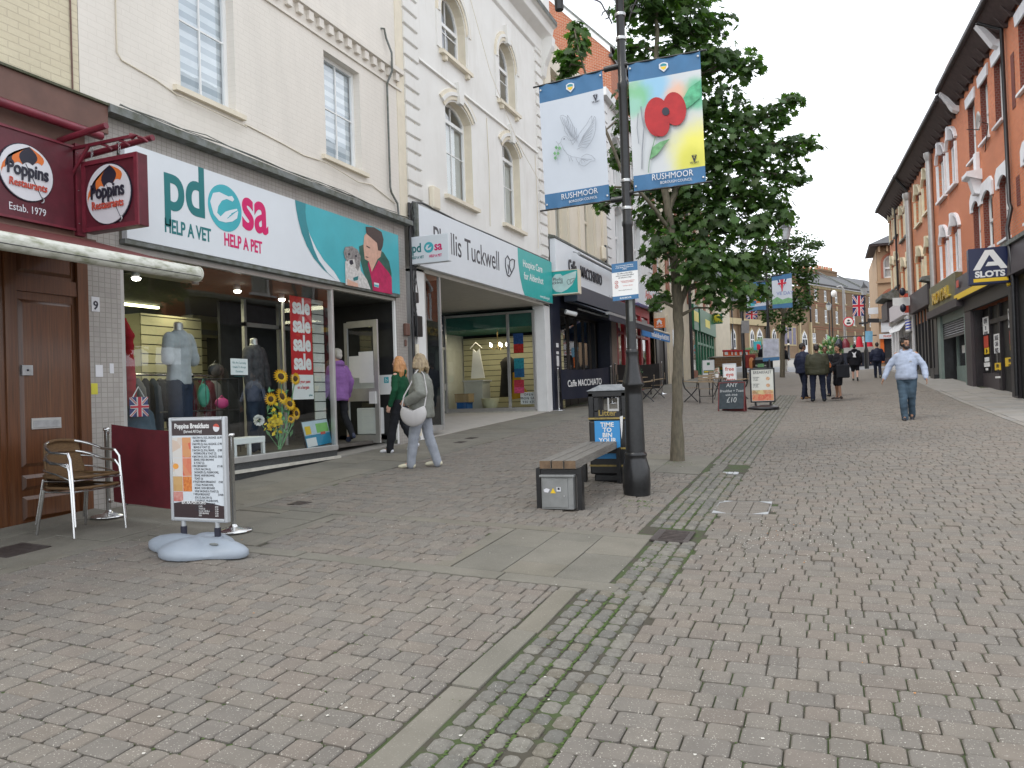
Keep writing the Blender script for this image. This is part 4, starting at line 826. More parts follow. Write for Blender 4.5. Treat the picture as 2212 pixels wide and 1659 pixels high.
for k in range(5):a=k*1.256+.3;q=Vector((math.cos(a),math.sin(a),0));part('arm',MB().tube(m_brass,[P+q*.02,P+q*.15+Vector((0,0,-.1)),P+q*.26+Vector((0,0,-.02))],.008,4),ch);part('bulb',MB().ell(m_lampw,P+q*.26+Vector((0,0,.05)),.022,.022,.06,8,6),ch)
for(u0,u1,z0,z1,m1,m2)in((.12,.42,2.75,3.3,'2c4f86','c8322c'),(.12,.42,2.05,2.6,'2f8f9c','2a5f8a'),(.10,.40,1.6,1.98,'c23b4a','d9527a')):
 t=thing('poster',{3.3:'blue and red poster, topmost on the narrow hospice window',2.6:'teal poster in the middle of the narrow hospice window',1.98:'pink and red poster, lowest on the narrow hospice window'}[z1],'poster',AF(u0,0,z0));zz=z0+(z1-z0)*.45
 part('paper',MB().box(M('p'+m1+'_print',m1,.5,var=.4,scale=18),.78-u1,.78-u0,-.02,-.012,zz,z1,AF).box(M('p'+m2+'_print',m2,.5,var=.4,scale=18),.78-u1,.78-u0,-.02,-.012,z0,zz,AF),t)
P=AF(.22,-.15,1.35);t=thing('opening_hours_sign','white letter board with opening days and hours low in the hospice window','sign',P);part('board',MB().box(m_white,.05,.55,-.17,-.15,1.28,1.62,AF),t)
TF=Fr(AF(.3,-.145,0),(1,.02,0),(.02,-1,0))
for k,s_ in enumerate(('OPEN','MON SAT','930 430')):text('lettering',s_,.1,TF(0,.004,1.52-.105*k),TF.u,(0,0,1),m_ink,t,space=1.15)
def small_box(name,lab,cat,m,u0,u1,n0,n1,z0,z1,fr=AF):t=thing(name,lab,cat,fr((u0+u1)/2,(n0+n1)/2,z0));part('body',MB().box(m,u0,u1,n0,n1,z0,z1,fr),t,bevel=.01);part('lid',MB().box(m,u0-.01,u1+.01,n0-.01,n1+.01,z1+.001,z1+.02,fr),t);return t
small_box('cardboard_box','brown cardboard box on a blue crate in the hospice window','box',M('cardboard',(.42,.29,.15),.8),2.2,2.65,-.6,-.2,1.38,1.62);small_box('blue_crate','blue plastic crate under the cardboard box in the hospice window','crate',M('blue_plastic',(.02,.12,.35),.4),2.25,2.6,-.6,-.2,1.14,1.36)
t=thing('cream_basin','cream tapered basin on the floor of the hospice window','basin',AF(1.6,-.4,1.14));part('bowl',MB().lathe(m_slat,AF(1.6,-.4,1.14),[(.20,0),(.27,.34),(.25,.34),(.18,.03)],20),t)
t=thing('white_cabinet','white display cabinet with slatted front at the back corner of the hospice window','cabinet',AF(2.4,-1,1.14));part('body',MB().box(m_slatw,2.05,2.65,-1.5,-.9,1.14,2.0,AF),t);part('top',MB().box(m_white,2.0,2.7,-1.55,-.85,2.001,2.04,AF),t)
t=thing('dark_coat','dark hooded coat hanging behind the tall hospice window glass','coat',AF(1.3,-1.2,1.5))
part('body',MB().lathe(M('coat_cloth',(.02,.018,.016),.9,var=.3,scale=8),AF(1.3,-1.2,1.5),[(.3,0),(.26,.4),(.22,.8),(.25,1.05),(.1,1.2),(.0,1.22)],14),t);part('sleeve',MB().tube(M('coat_cloth',(.02,.02,.02)),[AF(1.05,-1.2,2.5),AF(.98,-1.15,1.9)],.09,8),t)
t=thing('yellow_scarf','yellow scarf draped beside the window mullion in the hospice shop','scarf',AF(.72,-.5,1.4));part('cloth',MB().prism(M('yellow_cloth',(.60,.33,.02),.9),[AF(.35,-.5,1.5),AF(.95,-.5,1.42),AF(.9,-.5,2.2),AF(.7,-.5,2.25),AF(.6,-.5,1.8)],(0,.03,0)),t)
t=thing('white_dress','white dress on a hanger in the back corner of the hospice window','dress',AF(2.3,-1.2,2.3));part('cloth',MB().prism(m_white,[AF(2.1,-1.2,2.1),AF(2.55,-1.2,2.1),AF(2.45,-1.2,3.0),AF(2.35,-1.2,2.9),AF(2.25,-1.2,3.0)],(0,.05,0)),t);part('hanger',MB().tube(m_white,[AF(2.15,-1.2,3.02),AF(2.35,-1.2,3.2),AF(2.55,-1.2,3.02)],.012,4),t)
P=[onY(a,b_,21.05)for a,b_ in((1188,588),(1247,582),(1248,629),(1190,636))]
bs=thing('leaf_sign','projecting teal sign box with a pale heart-leaf shape beside the coffee shop','sign',(P[0].x,21.05,P[3].z));x0,x1,z0,z1=P[0].x,P[1].x,P[3].z,P[0].z;PF=Fr((0,21.05,0),(1,0,0),(0,-1,0))
part('panel',MB().box(m_tealH,x0,x1,-.25,0,z0,z1,PF),bs);part('casing',MB().box(m_trim,x0-.02,x1+.02,-.26,.01,z1,z1+.02,PF).box(m_trim,x0-.02,x1+.02,-.26,.01,z0-.03,z0,PF).box(m_trim,x1,x1+.02,-.26,.01,z0,z1,PF).box(m_trim,FX,x0,-.2,-.05,z0+.2,z0+.3,PF),bs)
w,h=x1-x0,z1-z0;lf=[(.05,.45),(.08,.72),(.2,.88),(.38,.88),(.46,.78),(.6,.84),(.97,.95),(.93,.65),(.8,.35),(.6,.15),(.4,.05),(.2,.1),(.09,.25)]
part('leaf_shape',MB().prism(M('pale_mint',(.55,.68,.66),.4),[(x0+a*w,21.048,z0+c*h)for a,c in lf],(0,-.004,0)),bs)
text('lettering','Phyllis',.13,(x0+.66*w-.16,21.043,z0+.58*h),PF.u,(0,0,1),TXT,bs,align='RIGHT',sx=.9);text('lettering','Tuckwell',.13,(x0+.66*w-.16,21.043,z0+.44*h),PF.u,(0,0,1),TXT,bs,align='RIGHT',sx=.9)
mb=MB();C=(x0+.72*w,z0+.5*h);g_=lambda x,y:(C[0]+x,21.04,C[1]+y);mb.tube(TXT,[g_(0,.05),g_(-.05,.07),g_(-.09,.0),g_(-.05,-.08),g_(.03,-.06),g_(.12,.02),g_(.15,.08),g_(.04,.07),g_(0,.02),g_(.03,-.05)],.006,4);part('leaf_emblem',mb,bs)
# ------------------------------------------------------------------ coffee shop
b=thing('coffee_shop_building','cream stucco building with tall sash windows over a navy coffee shop','building',(FX,24.5,G(FX,24)))
H=[(21.75,22.9,6.15,8.6),(24.72,25.85,6.15,8.6),(21.75,22.9,9.2,11.3),(24.72,25.85,9.2,11.3)]
mb=MB();wall(mb,m_stucco2,LF,21.06,27.5,6.0,12.2,H,dep=.3);mb.box(m_stucco2,21.1,27.5,-8,-.9,5.8,12.2,LF);part('wall',mb,b)
for h in H:window(b,LF,*h,dep=.2,bars=(0,0),tr=(h[2]+h[3])/2,blind=(h[2],h[3]),fm=m_trim,fw=.07)
for y in(21.1,22.98,24.1,25.95,26.9):part('pilaster',MB().box(m_stucco2,y,y+(.5 if y!=22.98 else .55),.001,.07,6.05,11.6,LF),b)
part('ledge',MB().prism(m_lead,[LF(21.06,n,z)for n,z in((0,6.17),(.22,6.10),(.22,6.04),(0,6.04))],LF.u*6.95),b)
part('alarm_box',MB().box(m_trim,26.4,26.8,.07,.2,6.2,6.7,LF),b,bevel=.05);part('junction_box',MB().box(m_black,26.95,27.12,.07,.14,6.15,6.8,LF).tube(m_black,[LF(27.0,.1,6.2),LF(27.1,.1,5.6),LF(27.6,.1,5.5)],.04,6),b)
fs=thing('coffee_sign','white coffee shop fascia with raised dark serif style lettering and a tube light','sign',(FX,24.5,4.7))
part('panel',MB().box(m_signw,21.1,27.95,.03,.2,4.72,6.03,LF),fs,bevel=.006);S3=FX+.2
text('lettering','Caffe',.52,(S3+.02,22.25,5.24),LF.u,(0,0,1),TXT,fs,bold=.008,align='LEFT',sx=.72,ext=.015)
text('lettering','MACCHIATO',.50,(S3+.02,23.45,5.22),LF.u,(0,0,1),TXT,fs,bold=.008,align='LEFT',sx=.84,ext=.015)
text('lettering','Est. 2004',.2,(S3+.001,26.9,4.84),LF.u,(0,0,1),TXT,fs,align='LEFT',sx=.8)
part('tube_light',MB().tube(m_zinc,[(S3+.25,22.6,5.78),(S3+.25,27.3,5.78)],.055,8),fs)
for y in(22.8,24.9,27.1):part('light_arm',MB().tube(m_zinc,[(S3,y,5.9),(S3+.25,y,5.8)],.02,5),fs)
m_nv=M('navy_paint',(.010,.014,.030),.45,var=.2,scale=6);m_nvg=M('blue_grey_box',(.045,.052,.075),.4,var=.1,scale=5)
cf=thing('coffee_shop','dark navy coffee shop front with folding glass doors','shop front',(FX,24.5,1.0))
part('pier',MB().box(m_nv,21.02,21.75,-.4,.06,.85,4.7,LF),cf)
mb=MB()
for i,(z,h_)in enumerate(((2.9,.12),(2.35,.3),(1.9,.1),(1.6,.35),(2.7,.08))):mb.box(m_white,21.3,21.5,.061,.068,z,z+h_,LF)
part('stickers',mb,cf,kind='stuff')
part('pier',MB().box(m_nv,27.3,27.6,-.4,.06,.95,4.7,LF),cf);part('lintel',MB().box(m_nv,21.75,27.3,-.4,.05,4.1,4.7,LF),cf)
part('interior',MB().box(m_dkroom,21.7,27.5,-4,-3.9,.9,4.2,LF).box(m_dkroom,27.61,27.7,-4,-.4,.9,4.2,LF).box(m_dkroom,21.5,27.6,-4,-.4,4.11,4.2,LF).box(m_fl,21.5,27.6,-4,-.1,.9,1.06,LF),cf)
m_dfr=M('bronze_frame',(.035,.03,.026),.4,.3)
for k,(y,a)in enumerate(((22.9,0),(23.75,0),(24.6,0),(25.4,0),(26.2,0))):
 n=-.35;mb=MB().box(m_dfr,y,y+.09,n-.05,n,1.1,4.1,LF).box(m_dfr,y+.7,y+.79,n-.05,n,1.1,4.1,LF).box(m_dfr,y+.09,y+.7,n-.05,n,1.1,1.6,LF).box(m_dfr,y+.09,y+.7,n-.05,n,4.0,4.1,LF)
 p=part('folding_door',mb,cf);part('pane',MB().poly(m_wglass,[LF(y+.09,n-.02,1.6),LF(y+.7,n-.02,1.6),LF(y+.7,n-.02,4.0),LF(y+.09,n-.02,4.0)]),p)
aw=thing('coffee_awning','dark blue awning of the coffee shop, folded out a little below its casing','awning',(FX,24.5,4.0))
XA=-6.95;part('casing',MB().box(m_nvg,21.75,27.95,.2,.62,4.25,4.73,LF),aw,bevel=.01)
part('canvas',MB().prism(m_nv,[LF(21.8,.45,4.26),LF(27.9,.45,4.26),LF(27.9,1.55,3.8),LF(21.8,1.55,3.8)],(0,0,-.02)),aw)
part('valance',MB().box(m_nv,21.8,27.9,1.52,1.55,3.62,3.79,LF),aw);part('front_bar',MB().box(m_grey,21.75,27.95,1.45,1.56,3.79,3.87,LF),aw)
for y in(22.4,27.2):part('arm',MB().tube(m_zinc,[LF(y,.4,4.1),LF(y+.6*(1 if y<25 else-1),.95,3.9),LF(y,1.45,3.76)],.035,6),aw)
part('heater',MB().tube(m_white,[LF(21.7,.25,3.95),LF(21.95,.5,3.88)],.07,8),cf)
# ------------------------------------------------------------------ white building with the red shop
b=thing('white_quoined_building','white rendered building with quoins and sash windows over a red fish shop','building',(FX,32,G(FX,32)))
H=[(28.9,30.0,6.45,8.7,.2),(32.0,33.2,6.45,8.75,.2),(28.9,30.0,9.5,11.4,.2),(32.0,33.2,9.5,11.4,.2)]
m_wr=M('white_render',(.68,.68,.67),.6,var=.06,scale=2,stain=.15,stain_col=(.45,.44,.4))
mb=MB();wall(mb,m_wr,LF,27.5,35.4,5.6,12.4,H,dep=.28);mb.box(m_wr,27.55,35.35,-8,-.9,5.5,12.4,LF);part('wall',mb,b)
for h in H:
 window(b,LF,*h[:4],dep=.2,rise=h[4],bars=(0,0),tr=(h[2]+h[3])/2,blind=(h[2],h[3]),fw=.07);mb=MB();arch_strip(mb,m_wr,LF,h[0]-.08,h[1]+.08,h[3]+.08,h[4],.14,.001,.06);part('arch_moulding',mb,b);c=(h[0]+h[1])/2
 part('keystone',MB().prism(m_wr,[LF(c-.1,0,h[3]),LF(c+.1,0,h[3]),LF(c+.17,0,h[3]+.45),LF(c-.17,0,h[3]+.45)],(.11,0,0)),b)
for y0 in(27.55,34.75):
 for k in range(17):part('quoin',MB().box(m_wr,y0,y0+.6,.001,.05,6.15+k*.36,6.44+k*.36,LF),b)
part('parapet',MB().box(m_wr,27.5,35.4,-.3,.2,12.4,12.7,LF),b)
m_redp=M('red_shop_paint',(.42,.015,.02),.4,var=.15)
sf_=thing('red_shop_front','bright red framed fish shop front with posters behind the glass','shop front',(FX,31.5,1.2))
mb=MB()
for y in(28.4,29.6,30.7,32.5,34.0):mb.box(m_redp,y,y+.3,-.1,.03,1.1,4.7,LF)
mb.box(m_redp,28.4,34.3,-.1,.04,4.7,5.05,LF);mb.box(m_redp,28.7,34.0,-.09,.02,1.1,1.5,LF);mb.box(m_redp,28.7,34.0,-.09,.02,3.75,3.85,LF);part('frame',mb,sf_)
part('pane',MB().poly(m_glass,[LF(28.5,-.05,1.5),LF(34.2,-.05,1.5),LF(34.2,-.05,4.7),LF(28.5,-.05,4.7)]),sf_)
rr=random.Random(11);cols=['c9c9c4','2e8f52','d8c23a','c94a35','3d78b5','e0ddd2','4fae6a']
for k in range(16):y=28.8+rr.random()*4.8;z=1.6+rr.random()*2.6;part('poster',MB().box(M('poster_'+cols[k%7],cols[k%7],.5,var=.3,scale=10),y,y+rr.uniform(.25,.6),-.14-.01*k,-.135-.01*k,z,z+rr.uniform(.3,.7),LF),sf_)
part('interior',MB().box(M('shop_back',(.16,.15,.13),.8,var=.3),28.4,34.3,-1.6,-1.5,1.1,5,LF),sf_);part('louvre',MB().box(m_grey,32.85,33.95,.0,.02,3.9,4.6,LF),sf_)
part('pier',MB().box(M('pinkish_tile',(.42,.33,.27),.6),27.62,28.4,-.2,.04,1.0,5.0,LF),sf_);part('fascia',MB().box(m_redp,27.6,30.8,.04,.2,5.06,5.5,LF),sf_)
fs=thing('fish_shop_sign','pale fish shop sign with red lettering above the blue awning','sign',(FX,33,5.1));part('panel',MB().box(m_signw,30.8,35.6,.05,.35,5.1,5.95,LF),fs);text('lettering','Ashley Fry',.5,LF(33.3,.352,5.42),LF.u,(0,0,1),m_redink,fs,bold=.02);text('lettering','Fish & chips and takeaway',.2,LF(33.3,.352,5.2),LF.u,(0,0,1),m_redink,fs)
aw=thing('blue_awning','blue shop awning with white lettering on its valance beside the lamp post','awning',(FX,32,3.6));m_blu=M('awning_blue',(.03,.20,.52),.7,var=.1,scale=4)
XW=-6.25;Q0=onX(1330,690,XW);Q1=onX(1446,722,XW);zt=(Q0.z+Q1.z)/2+.0;Y0,Y1=27.9,Q1.y
part('canvas',MB().prism(m_blu,[(FX+.1,Y0,zt+.5),(FX+.1,Y1,zt+.5),(XW,Y1,zt),(XW,Y0,zt)],(0,0,-.02)),aw);vl=part('valance',MB().box(m_blu,XW-.01,XW+.01,Y0,Y1,zt-.33,zt-.001),aw);part('front_bar',MB().tube(m_trim,[(XW,Y0,zt+.03),(XW,Y1,zt+.03)],.04,8),aw)
for k,s_ in enumerate(('Fish','Seafood','Burgers','Pies','KEBABS')):text('lettering',s_,.26,(XW+.012,Y0+1.9+k*(Y1-Y0-2.2)/4.6,zt-.26),(0,1,0),(0,0,1),m_white,vl,bold=.02,sx=1.1)
P=[onY(a,b_,34.6)for a,b_ in((1412,688),(1436,689),(1437,711),(1413,709))];t=thing('orange_sign','small square orange takeaway sign with white house symbol','sign',(P[0].x,34.6,P[3].z));x0,x1,z0,z1=P[0].x,P[1].x,P[3].z,P[0].z
PF=Fr((0,34.6,0),(1,0,0),(0,-1,0));part('panel',MB().box(M('takeaway_orange',(.72,.17,.03),.4),x0,x1,-.1,0,z0,z1,PF),t);part('arm',MB().box(m_black,FX,x0,-.08,-.04,z1-.2,z1-.15,PF),t)
w,h=x1-x0,z1-z0;part('house_symbol',MB().prism(m_white,[(x0+a*w,34.597,z0+c*h)for a,c in((.25,.35),(.3,.62),(.22,.62),(.5,.9),(.78,.62),(.7,.62),(.75,.35),(.6,.35),(.56,.55),(.44,.55),(.4,.35))],(0,-.005,0)),t)
text('lettering','JUST EAT',h*.19,(x0+w/2,34.594,z0+.1*h),PF.u,(0,0,1),m_white,t,bold=.02,sx=.9)
# ------------------------------------------------------------------ beyond: cream and brick building, green shop, tall brick gable
b=thing('cream_brick_building','cream and red brick building partly hidden by the tree, with a green shop below','building',(FX,45,G(FX,45)))
m_rb=Mbrick('red_brick',(.36,.12,.06),(.30,.09,.045),(.34,.26,.2),.225,.077,.01,bump=.4,grime=.2);m_crm=M('cream_plaster',(.62,.55,.42),.7,var=.1,scale=2)
part('shop_pane',MB().box(M('pale_window',(.25,.26,.24),.2),39.4,42.6,.001,.05,1.9,4.6,LF),b)
H=[(36.6+i*3.1,37.7+i*3.1,z,z+2)for i in range(6)for z in(6.9,10.1)]
mb=MB();wall(mb,m_crm,LF,35.4,55,1.0,13.2,H,dep=.2);mb.box(m_crm,35.4,54.9,-8,-.8,1,13.2,LF);part('wall',mb,b)
for h in H:window(b,LF,*h,dep=.15,bars=(0,0),tr=(h[2]+h[3])/2,blind=(h[2],h[3]),fw=.08)
for i in range(7):part('brick_strip',MB().box(m_rb,35.45+i*3.1,36.3+i*3.1,.001,.05,6.4,13,LF),b)
part('roof',MB().prism(m_rb,[LF(35.4,-.2,13.2),LF(55,-.2,13.2),LF(55,-4,16),LF(35.4,-4,16)],(-.1,0,.1)),b)
m_grn=M('shop_green',(.012,.14,.06),.4,var=.1);m_yel=M('shop_yellow',(.72,.62,.04),.4)
sg_=thing('green_shop_front','green shop front with tall green window frames and a green and yellow fascia','shop front',(FX,48,2))
mb=MB().box(m_grn,45.9,47.6,.002,.2,5.0,6.5,LF).box(m_grn,47.9,54.9,.002,.25,5.0,6.4,LF);part('fascia',mb,sg_);part('yellow_band',MB().box(m_yel,45.9,47.6,.201,.21,5.5,6.1,LF),sg_);part('yellow_band',MB().box(m_yel,50,52,.251,.26,5.4,5.9,LF),sg_)
mb=MB()
for y in(45.3,47.4,48.4,49.6,50.8,52.2,53.4,54.5):mb.box(m_grn,y,y+.22,.0,.12,2.0,5.0,LF)
mb.box(m_grn,47.6,54.9,0,.1,4.2,4.35,LF);mb.box(m_grn,47.6,54.9,0,.1,1.9,2.4,LF);part('frame',mb,sg_);part('pane',MB().box(m_wglass,45.3,54.8,.03,.04,2.0,5.0,LF),sg_)
part('brick_base',MB().box(m_rb,44.9,47.3,.0,.1,1.6,2.6,LF),sg_);part('cream_pier',MB().box(m_crm,42.8,44.5,.001,.12,1.3,5.2,LF).box(m_crm,38.3,39.3,.001,.12,1.2,5.2,LF).box(m_crm,54.9,55.6,-2,.2,1.8,6,LF),sg_)
for y in(35.5,37.4):part('black_door_frame',MB().box(m_black,y,y+.55,.001,.08,1.2,4.6,LF),b)
part('drain_pipe',MB().tube(m_black,[LF(44.7,.18,1.6),LF(44.7,.18,12)],.09,8),b);part('shop_recess',MB().box(m_blkpanel,36.1,37.3,.001,.03,1.2,4.5,LF),b)
P=[onY(a,b_,54)for a,b_ in((1537,679),(1560,680),(1560,701),(1538,700))];t=thing('green_projecting_sign','green projecting sign with a yellow round mark beyond the tree trunk','sign',(P[0].x,54,P[3].z));part('panel',MB().box(m_grn,P[0].x,P[1].x,54,54.2,P[3].z,P[0].z),t);x=(P[0].x+P[1].x)/2;part('mark',MB().ell(m_yel,(x,53.98,P[3].z+.62*(P[0].z-P[3].z)),.24,.03,.26,12,6),t);text('lettering','PERFAL',.26,(x,53.99,P[3].z+.1),(1,0,0),(0,0,1),m_yel,t,bold=.02)
part('arm',MB().box(m_black,FX,P[0].x,54.05,54.15,P[0].z-.2,P[0].z-.1),t)
g=thing('brick_gable_building','tall red brick gable end with white bargeboard rising behind the white parapet','building',(-11,35.5,12))
GY=Fr((0,35.42,0),(1,0,0),(0,-1,0));m_rbx=Mbrick('gable_brick',(.42,.115,.05),(.34,.085,.035),(.40,.30,.22),.225,.077,.012,u=(1,0,0),bump=.3,grime=.15)
pts=[(-8.95,12.5),(-8.95,17.45),(-10.2,18.75),(-12.2,20.9),(-16,24.6),(-20,20.6),(-20,12.5)]
part('wall',MB().prism(m_rbx,[GY(x,0,z)for x,z in pts],(0,9,0)),g)
mb=MB()
for(x0,z0),(x1,z1)in zip(pts[1:4],pts[2:5]):mb.prism(m_white,[GY(x0,.06,z0),GY(x1,.06,z1),GY(x1,.06,z1+.42),GY(x0+.02,.06,z0+.42)],(0,.35,0))
part('bargeboard',mb,g);part('gutter',MB().box(m_black,-9.0,-8.85,35.3,44.4,17.2,17.35),g);part('roof',MB().prism(m_lead,[(-8.7,35.3,17.5),(-16,35.3,25.1),(-16,44.4,25.1),(-8.7,44.4,17.5)],(0,0,.12)),g)
# ------------------------------------------------------------------ right side of the street
RU=Vector((-.05,1,0)).normalized();RF=Fr((4.9,27,0),RU,(-RU.y,RU.x,0))
m_orb=Mbrick('orange_brick',(.66,.20,.085),(.56,.155,.064),(.42,.26,.17),.225,.077,.011,u=tuple(RU),bump=.35,grime=.14,rough=.75)
m_orb2=Mbrick('warm_orange_brick',(.62,.21,.092),(.52,.16,.068),(.44,.28,.18),.225,.077,.011,u=tuple(RU),bump=.35,grime=.12,rough=.75)
m_drk=M('dark_eaves',(.022,.017,.018),.6,var=.4,scale=5);m_purp=M('soffit_timber',(.05,.032,.03),.7,var=.3);m_wht=M('white_stone_paint',(.74,.74,.76),.55,var=.08,scale=5);m_crw=M('cream_stone_paint',(.70,.64,.46),.6,var=.1,scale=4)
m_slate=M('slate_roof',(.10,.10,.105),.7,col2=(.07,.07,.075),scale=3);m_redb=Mbrick('reveal_brick',(.20,.045,.03),(.16,.035,.025),(.2,.12,.1),.1,.077,.01,u=(1,0,0),bump=.3)
def gz(s):P=RF(s,0,0);return G(P.x,P.y)
def body(par,m,s0,s1,z1,holes,name='wall',z0=4.3,dep=.16,rm=None):
 mb=MB();wall(mb,m,RF,s0,s1,z0,z1,holes,dep=dep,rm=rm);mb.box(m,s0+.01,s1-.01,-9,-.9,z0,z1-.02,RF);return part(name,mb,par)
def eaves(par,s0,s1,z,out=.62,m=m_purp,brk=.7):
 part('soffit',MB().prism(m,[RF(s0,.0,z-.45),RF(s0,.1,z-.5),RF(s0,out,z+.0),RF(s0,out,z+.06),RF(s0,0,z+.1)],RF.u*(s1-s0)),par)
 n=int((s1-s0)/brk)
 for k in range(n):s=s0+(k+.5)*(s1-s0)/n;part('eaves_bracket',MB().prism(m,[RF(s,.002,z-.62),RF(s,.10,z-.6),RF(s,out-.1,z-.02),RF(s,.0,z-.05)],RF.u*.11),par)
 part('gutter',MB().tube(m_drk,[RF(s0,out+.04,z+.03),RF(s1,out+.04,z+.03)],.07,8),par)
 part('roof',MB().prism(m_slate,[RF(s0,out+.08,z+.09),RF(s1,out+.08,z+.09),RF(s1,-4.5,z+3.4),RF(s0,-4.5,z+3.4)],(0,0,.08)),par)
def chimney(par,s,n,z0,z1,w=1.1,d=.8,pots=3,m=None):
 c=part('chimney',MB().box(m or m_orb,s,s+w,n-d,n,z0,z1,RF).box(m or m_orb,s-.06,s+w+.06,n-d-.06,n+.06,z1-.2,z1-.08,RF),par)
 for k in range(pots):P=RF(s+w*(k+.5)/pots,n-d/2,z1);part('chimney_pot',MB().lathe(m_orb2,P,[(.12,0),(.1,.35),(.12,.38)],8),c)
def sash(par,h,rise=0,dep=.16,fm=None,cur=True):
 return window(par,RF,*h[:4],dep=dep,rise=rise,bars=(0,0),tr=(h[2]+h[3])/2,fm=fm or m_upvc,fw=.07,blind=(h[2],h[3])if cur else None)
b=thing('orange_brick_building','orange brick building with white lintels and dark bracketed eaves above the slots arcade','building',RF(2,0,gz(2)))
H=[(-.9,-.02,9.1,10.95),(.78,1.72,9.1,10.95),(2.5,3.5,8.95,10.85),(-3.75,-2.6,9.2,11.05),(2.35,3.3,5.7,7.5,.18),(.75,1.9,5.7,7.5,.18),(-1.1,-.1,5.65,7.5,.18),(-3.9,-2.75,5.7,7.5,.18)]
body(b,m_orb,-7,5.0,11.75,H,rm=m_redb)
for h in H:
 up=h[2]>8;sash(b,h,rise=h[4]if len(h)>4 else 0)
 sill(b,RF,h[0],h[1],h[2],m_wht,h=.09,out=.10,ov=.1)
 if up:part('lintel',MB().prism(m_wht,[RF(h[0]-.12,0,h[3]-.02),RF(h[1]+.12,0,h[3]-.02),RF(h[1]+.2,0,h[3]+.33),RF(h[0]-.2,0,h[3]+.33)],RF.n*.05),b)
 else:
  mb=MB();a0,a1=h[0]-.22,h[1]+.22;P=arcpts(h[0],h[1],h[3],h[4],8)
  Q=[RF(a0,0,h[3]-.3),RF(h[0],0,h[3]-.3)]+[RF(x,0,z)for x,z in P]+[RF(h[1],0,h[3]-.3),RF(a1,0,h[3]-.3),RF(a1,0,h[3]+.12),RF(a1-.25,0,h[3]+.3),RF(a0+.25,0,h[3]+.3),RF(a0,0,h[3]+.12)]
  for k in range(len(P)-1):mb.prism(m_wht,[RF(P[k][0],0,P[k][1]),RF(P[k+1][0],0,P[k+1][1]),RF(P[k+1][0],0,h[3]+.33),RF(P[k][0],0,h[3]+.33)],RF.n*.06)
  mb.prism(m_wht,[RF(a0,0,h[3]-.28),RF(h[0]-.001,0,h[3]-.28),RF(h[0]-.001,0,h[3]+.33),RF(a0,0,h[3]+.15)],RF.n*.06);mb.prism(m_wht,[RF(h[1]+.001,0,h[3]-.28),RF(a1,0,h[3]-.28),RF(a1,0,h[3]+.15),RF(h[1]+.001,0,h[3]+.33)],RF.n*.06)
  part('lintel',mb,b)
mb=MB();s=1.85
mb.prism(m_wht,[RF(s,0,8.0),RF(s,.45,8.15),RF(s,.45,8.3),RF(s,0,8.35)],RF.u*.7);mb.prism(m_wht,[RF(s+.15,0,7.55),RF(s+.15,.2,7.6),RF(s+.15,.32,8.1),RF(s+.15,0,8.1)],RF.u*.4);mb.box(m_wht,s+.2,s+.5,.0,.14,8.36,8.95,RF);part('ornament_bracket',mb,b,bevel=.02)
part('white_vase_bracket',MB().prism(m_wht,[RF(.7,0,5.1),RF(.7,.12,5.2),RF(.7,.16,5.5),RF(.7,0,5.55)],RF.u*1.2),b,bevel=.03)
part('drain_pipe',MB().tube(m_black,[RF(-1.4,.7,11.75),RF(-1.42,.1,11.45),RF(-1.5,.1,6.5),onR(2184,450,.12),onR(2176,492,.2),onR(2180,530,.25),onR(2188,600,.25),onR(2197,855,.25)],.055,8),b)
part('recessed_panel',MB().box(m_redb,-2.15,-1.85,.001,.02,9.0,10.5,RF).box(m_redb,-2.2,-1.9,.001,.02,6.3,7.1,RF),b,kind='stuff')
eaves(b,-7,5.0,12.0)
for s in(-.9,4.75):part('corbel',MB().prism(m_wht,[RF(s,0,11.15),RF(s,.2,11.25),RF(s,.5,11.75),RF(s,.62,11.95),RF(s,0,12.0)],RF.u*.3),b,bevel=.03)
chimney(b,5.0,.1,11.9,13.3,1.0,.9,pots=0)
t=thing('satellite_dish','grey satellite dish bolted beside an upper window of the orange brick building','satellite dish',RF(1.9,.3,8.6))
P=onR(2116,262,.45);part('dish',MB().lathe(m_alu,P,[(.0,-.05),(.17,-.02),(.28,.05),(.285,.06),(.17,-.01),(.0,-.04)],16,Fr((0,0,0),(0,0,1),RU,(-.9,-.5,.1))),t);part('arm',MB().tube(m_black,[P,P+RF.n*-.25+Vector((0,.2,-.05)),RF(1.4,0,8.75)],.015,5).tube(m_black,[P+Vector((0,.0,-.25)),P+RF.n*.35+Vector((0,0,-.2))],.012,4),t)
sf2=thing('slots_arcade_front','black arcade shop front covered in white and yellow notices under a brown fascia','shop front',RF(1.5,0,gz(1.5)))
m_bfr=M('dark_brown_fascia',(.052,.042,.046),.5,var=.15,scale=2);m_sy=M('slots_yellow',(.78,.52,.02),.4,var=.04);m_cham=M('black_frame',(.028,.024,.027),.4,var=.2)
part('fascia',MB().prism(m_bfr,[RF(-7,.02,4.40),RF(-7,.3,4.40),RF(-7,.22,5.24),RF(-7,.02,5.24)],RF.u*12.3),sf2);part('yellow_stripe',MB().prism(m_sy,[RF(5.3,.302,4.42),RF(-.5,.302,4.42),RF(-.5,.295,4.62),RF(5.3,.295,4.62)],RF.n*.01),sf2)
part('red_mark',MB().box(m_redink,4.45,4.85,.3,.305,4.85,5.1,RF),sf2)
part('lead_ledge',MB().prism(m_lead,[RF(-7,0,5.5),RF(-7,.3,5.36),RF(-7,.3,5.25),RF(-7,0,5.25)],RF.u*8.6),sf2)
part('soffit_box',MB().box(m_cham,-1.3,4.75,.0,.12,3.95,4.39,RF),sf2)
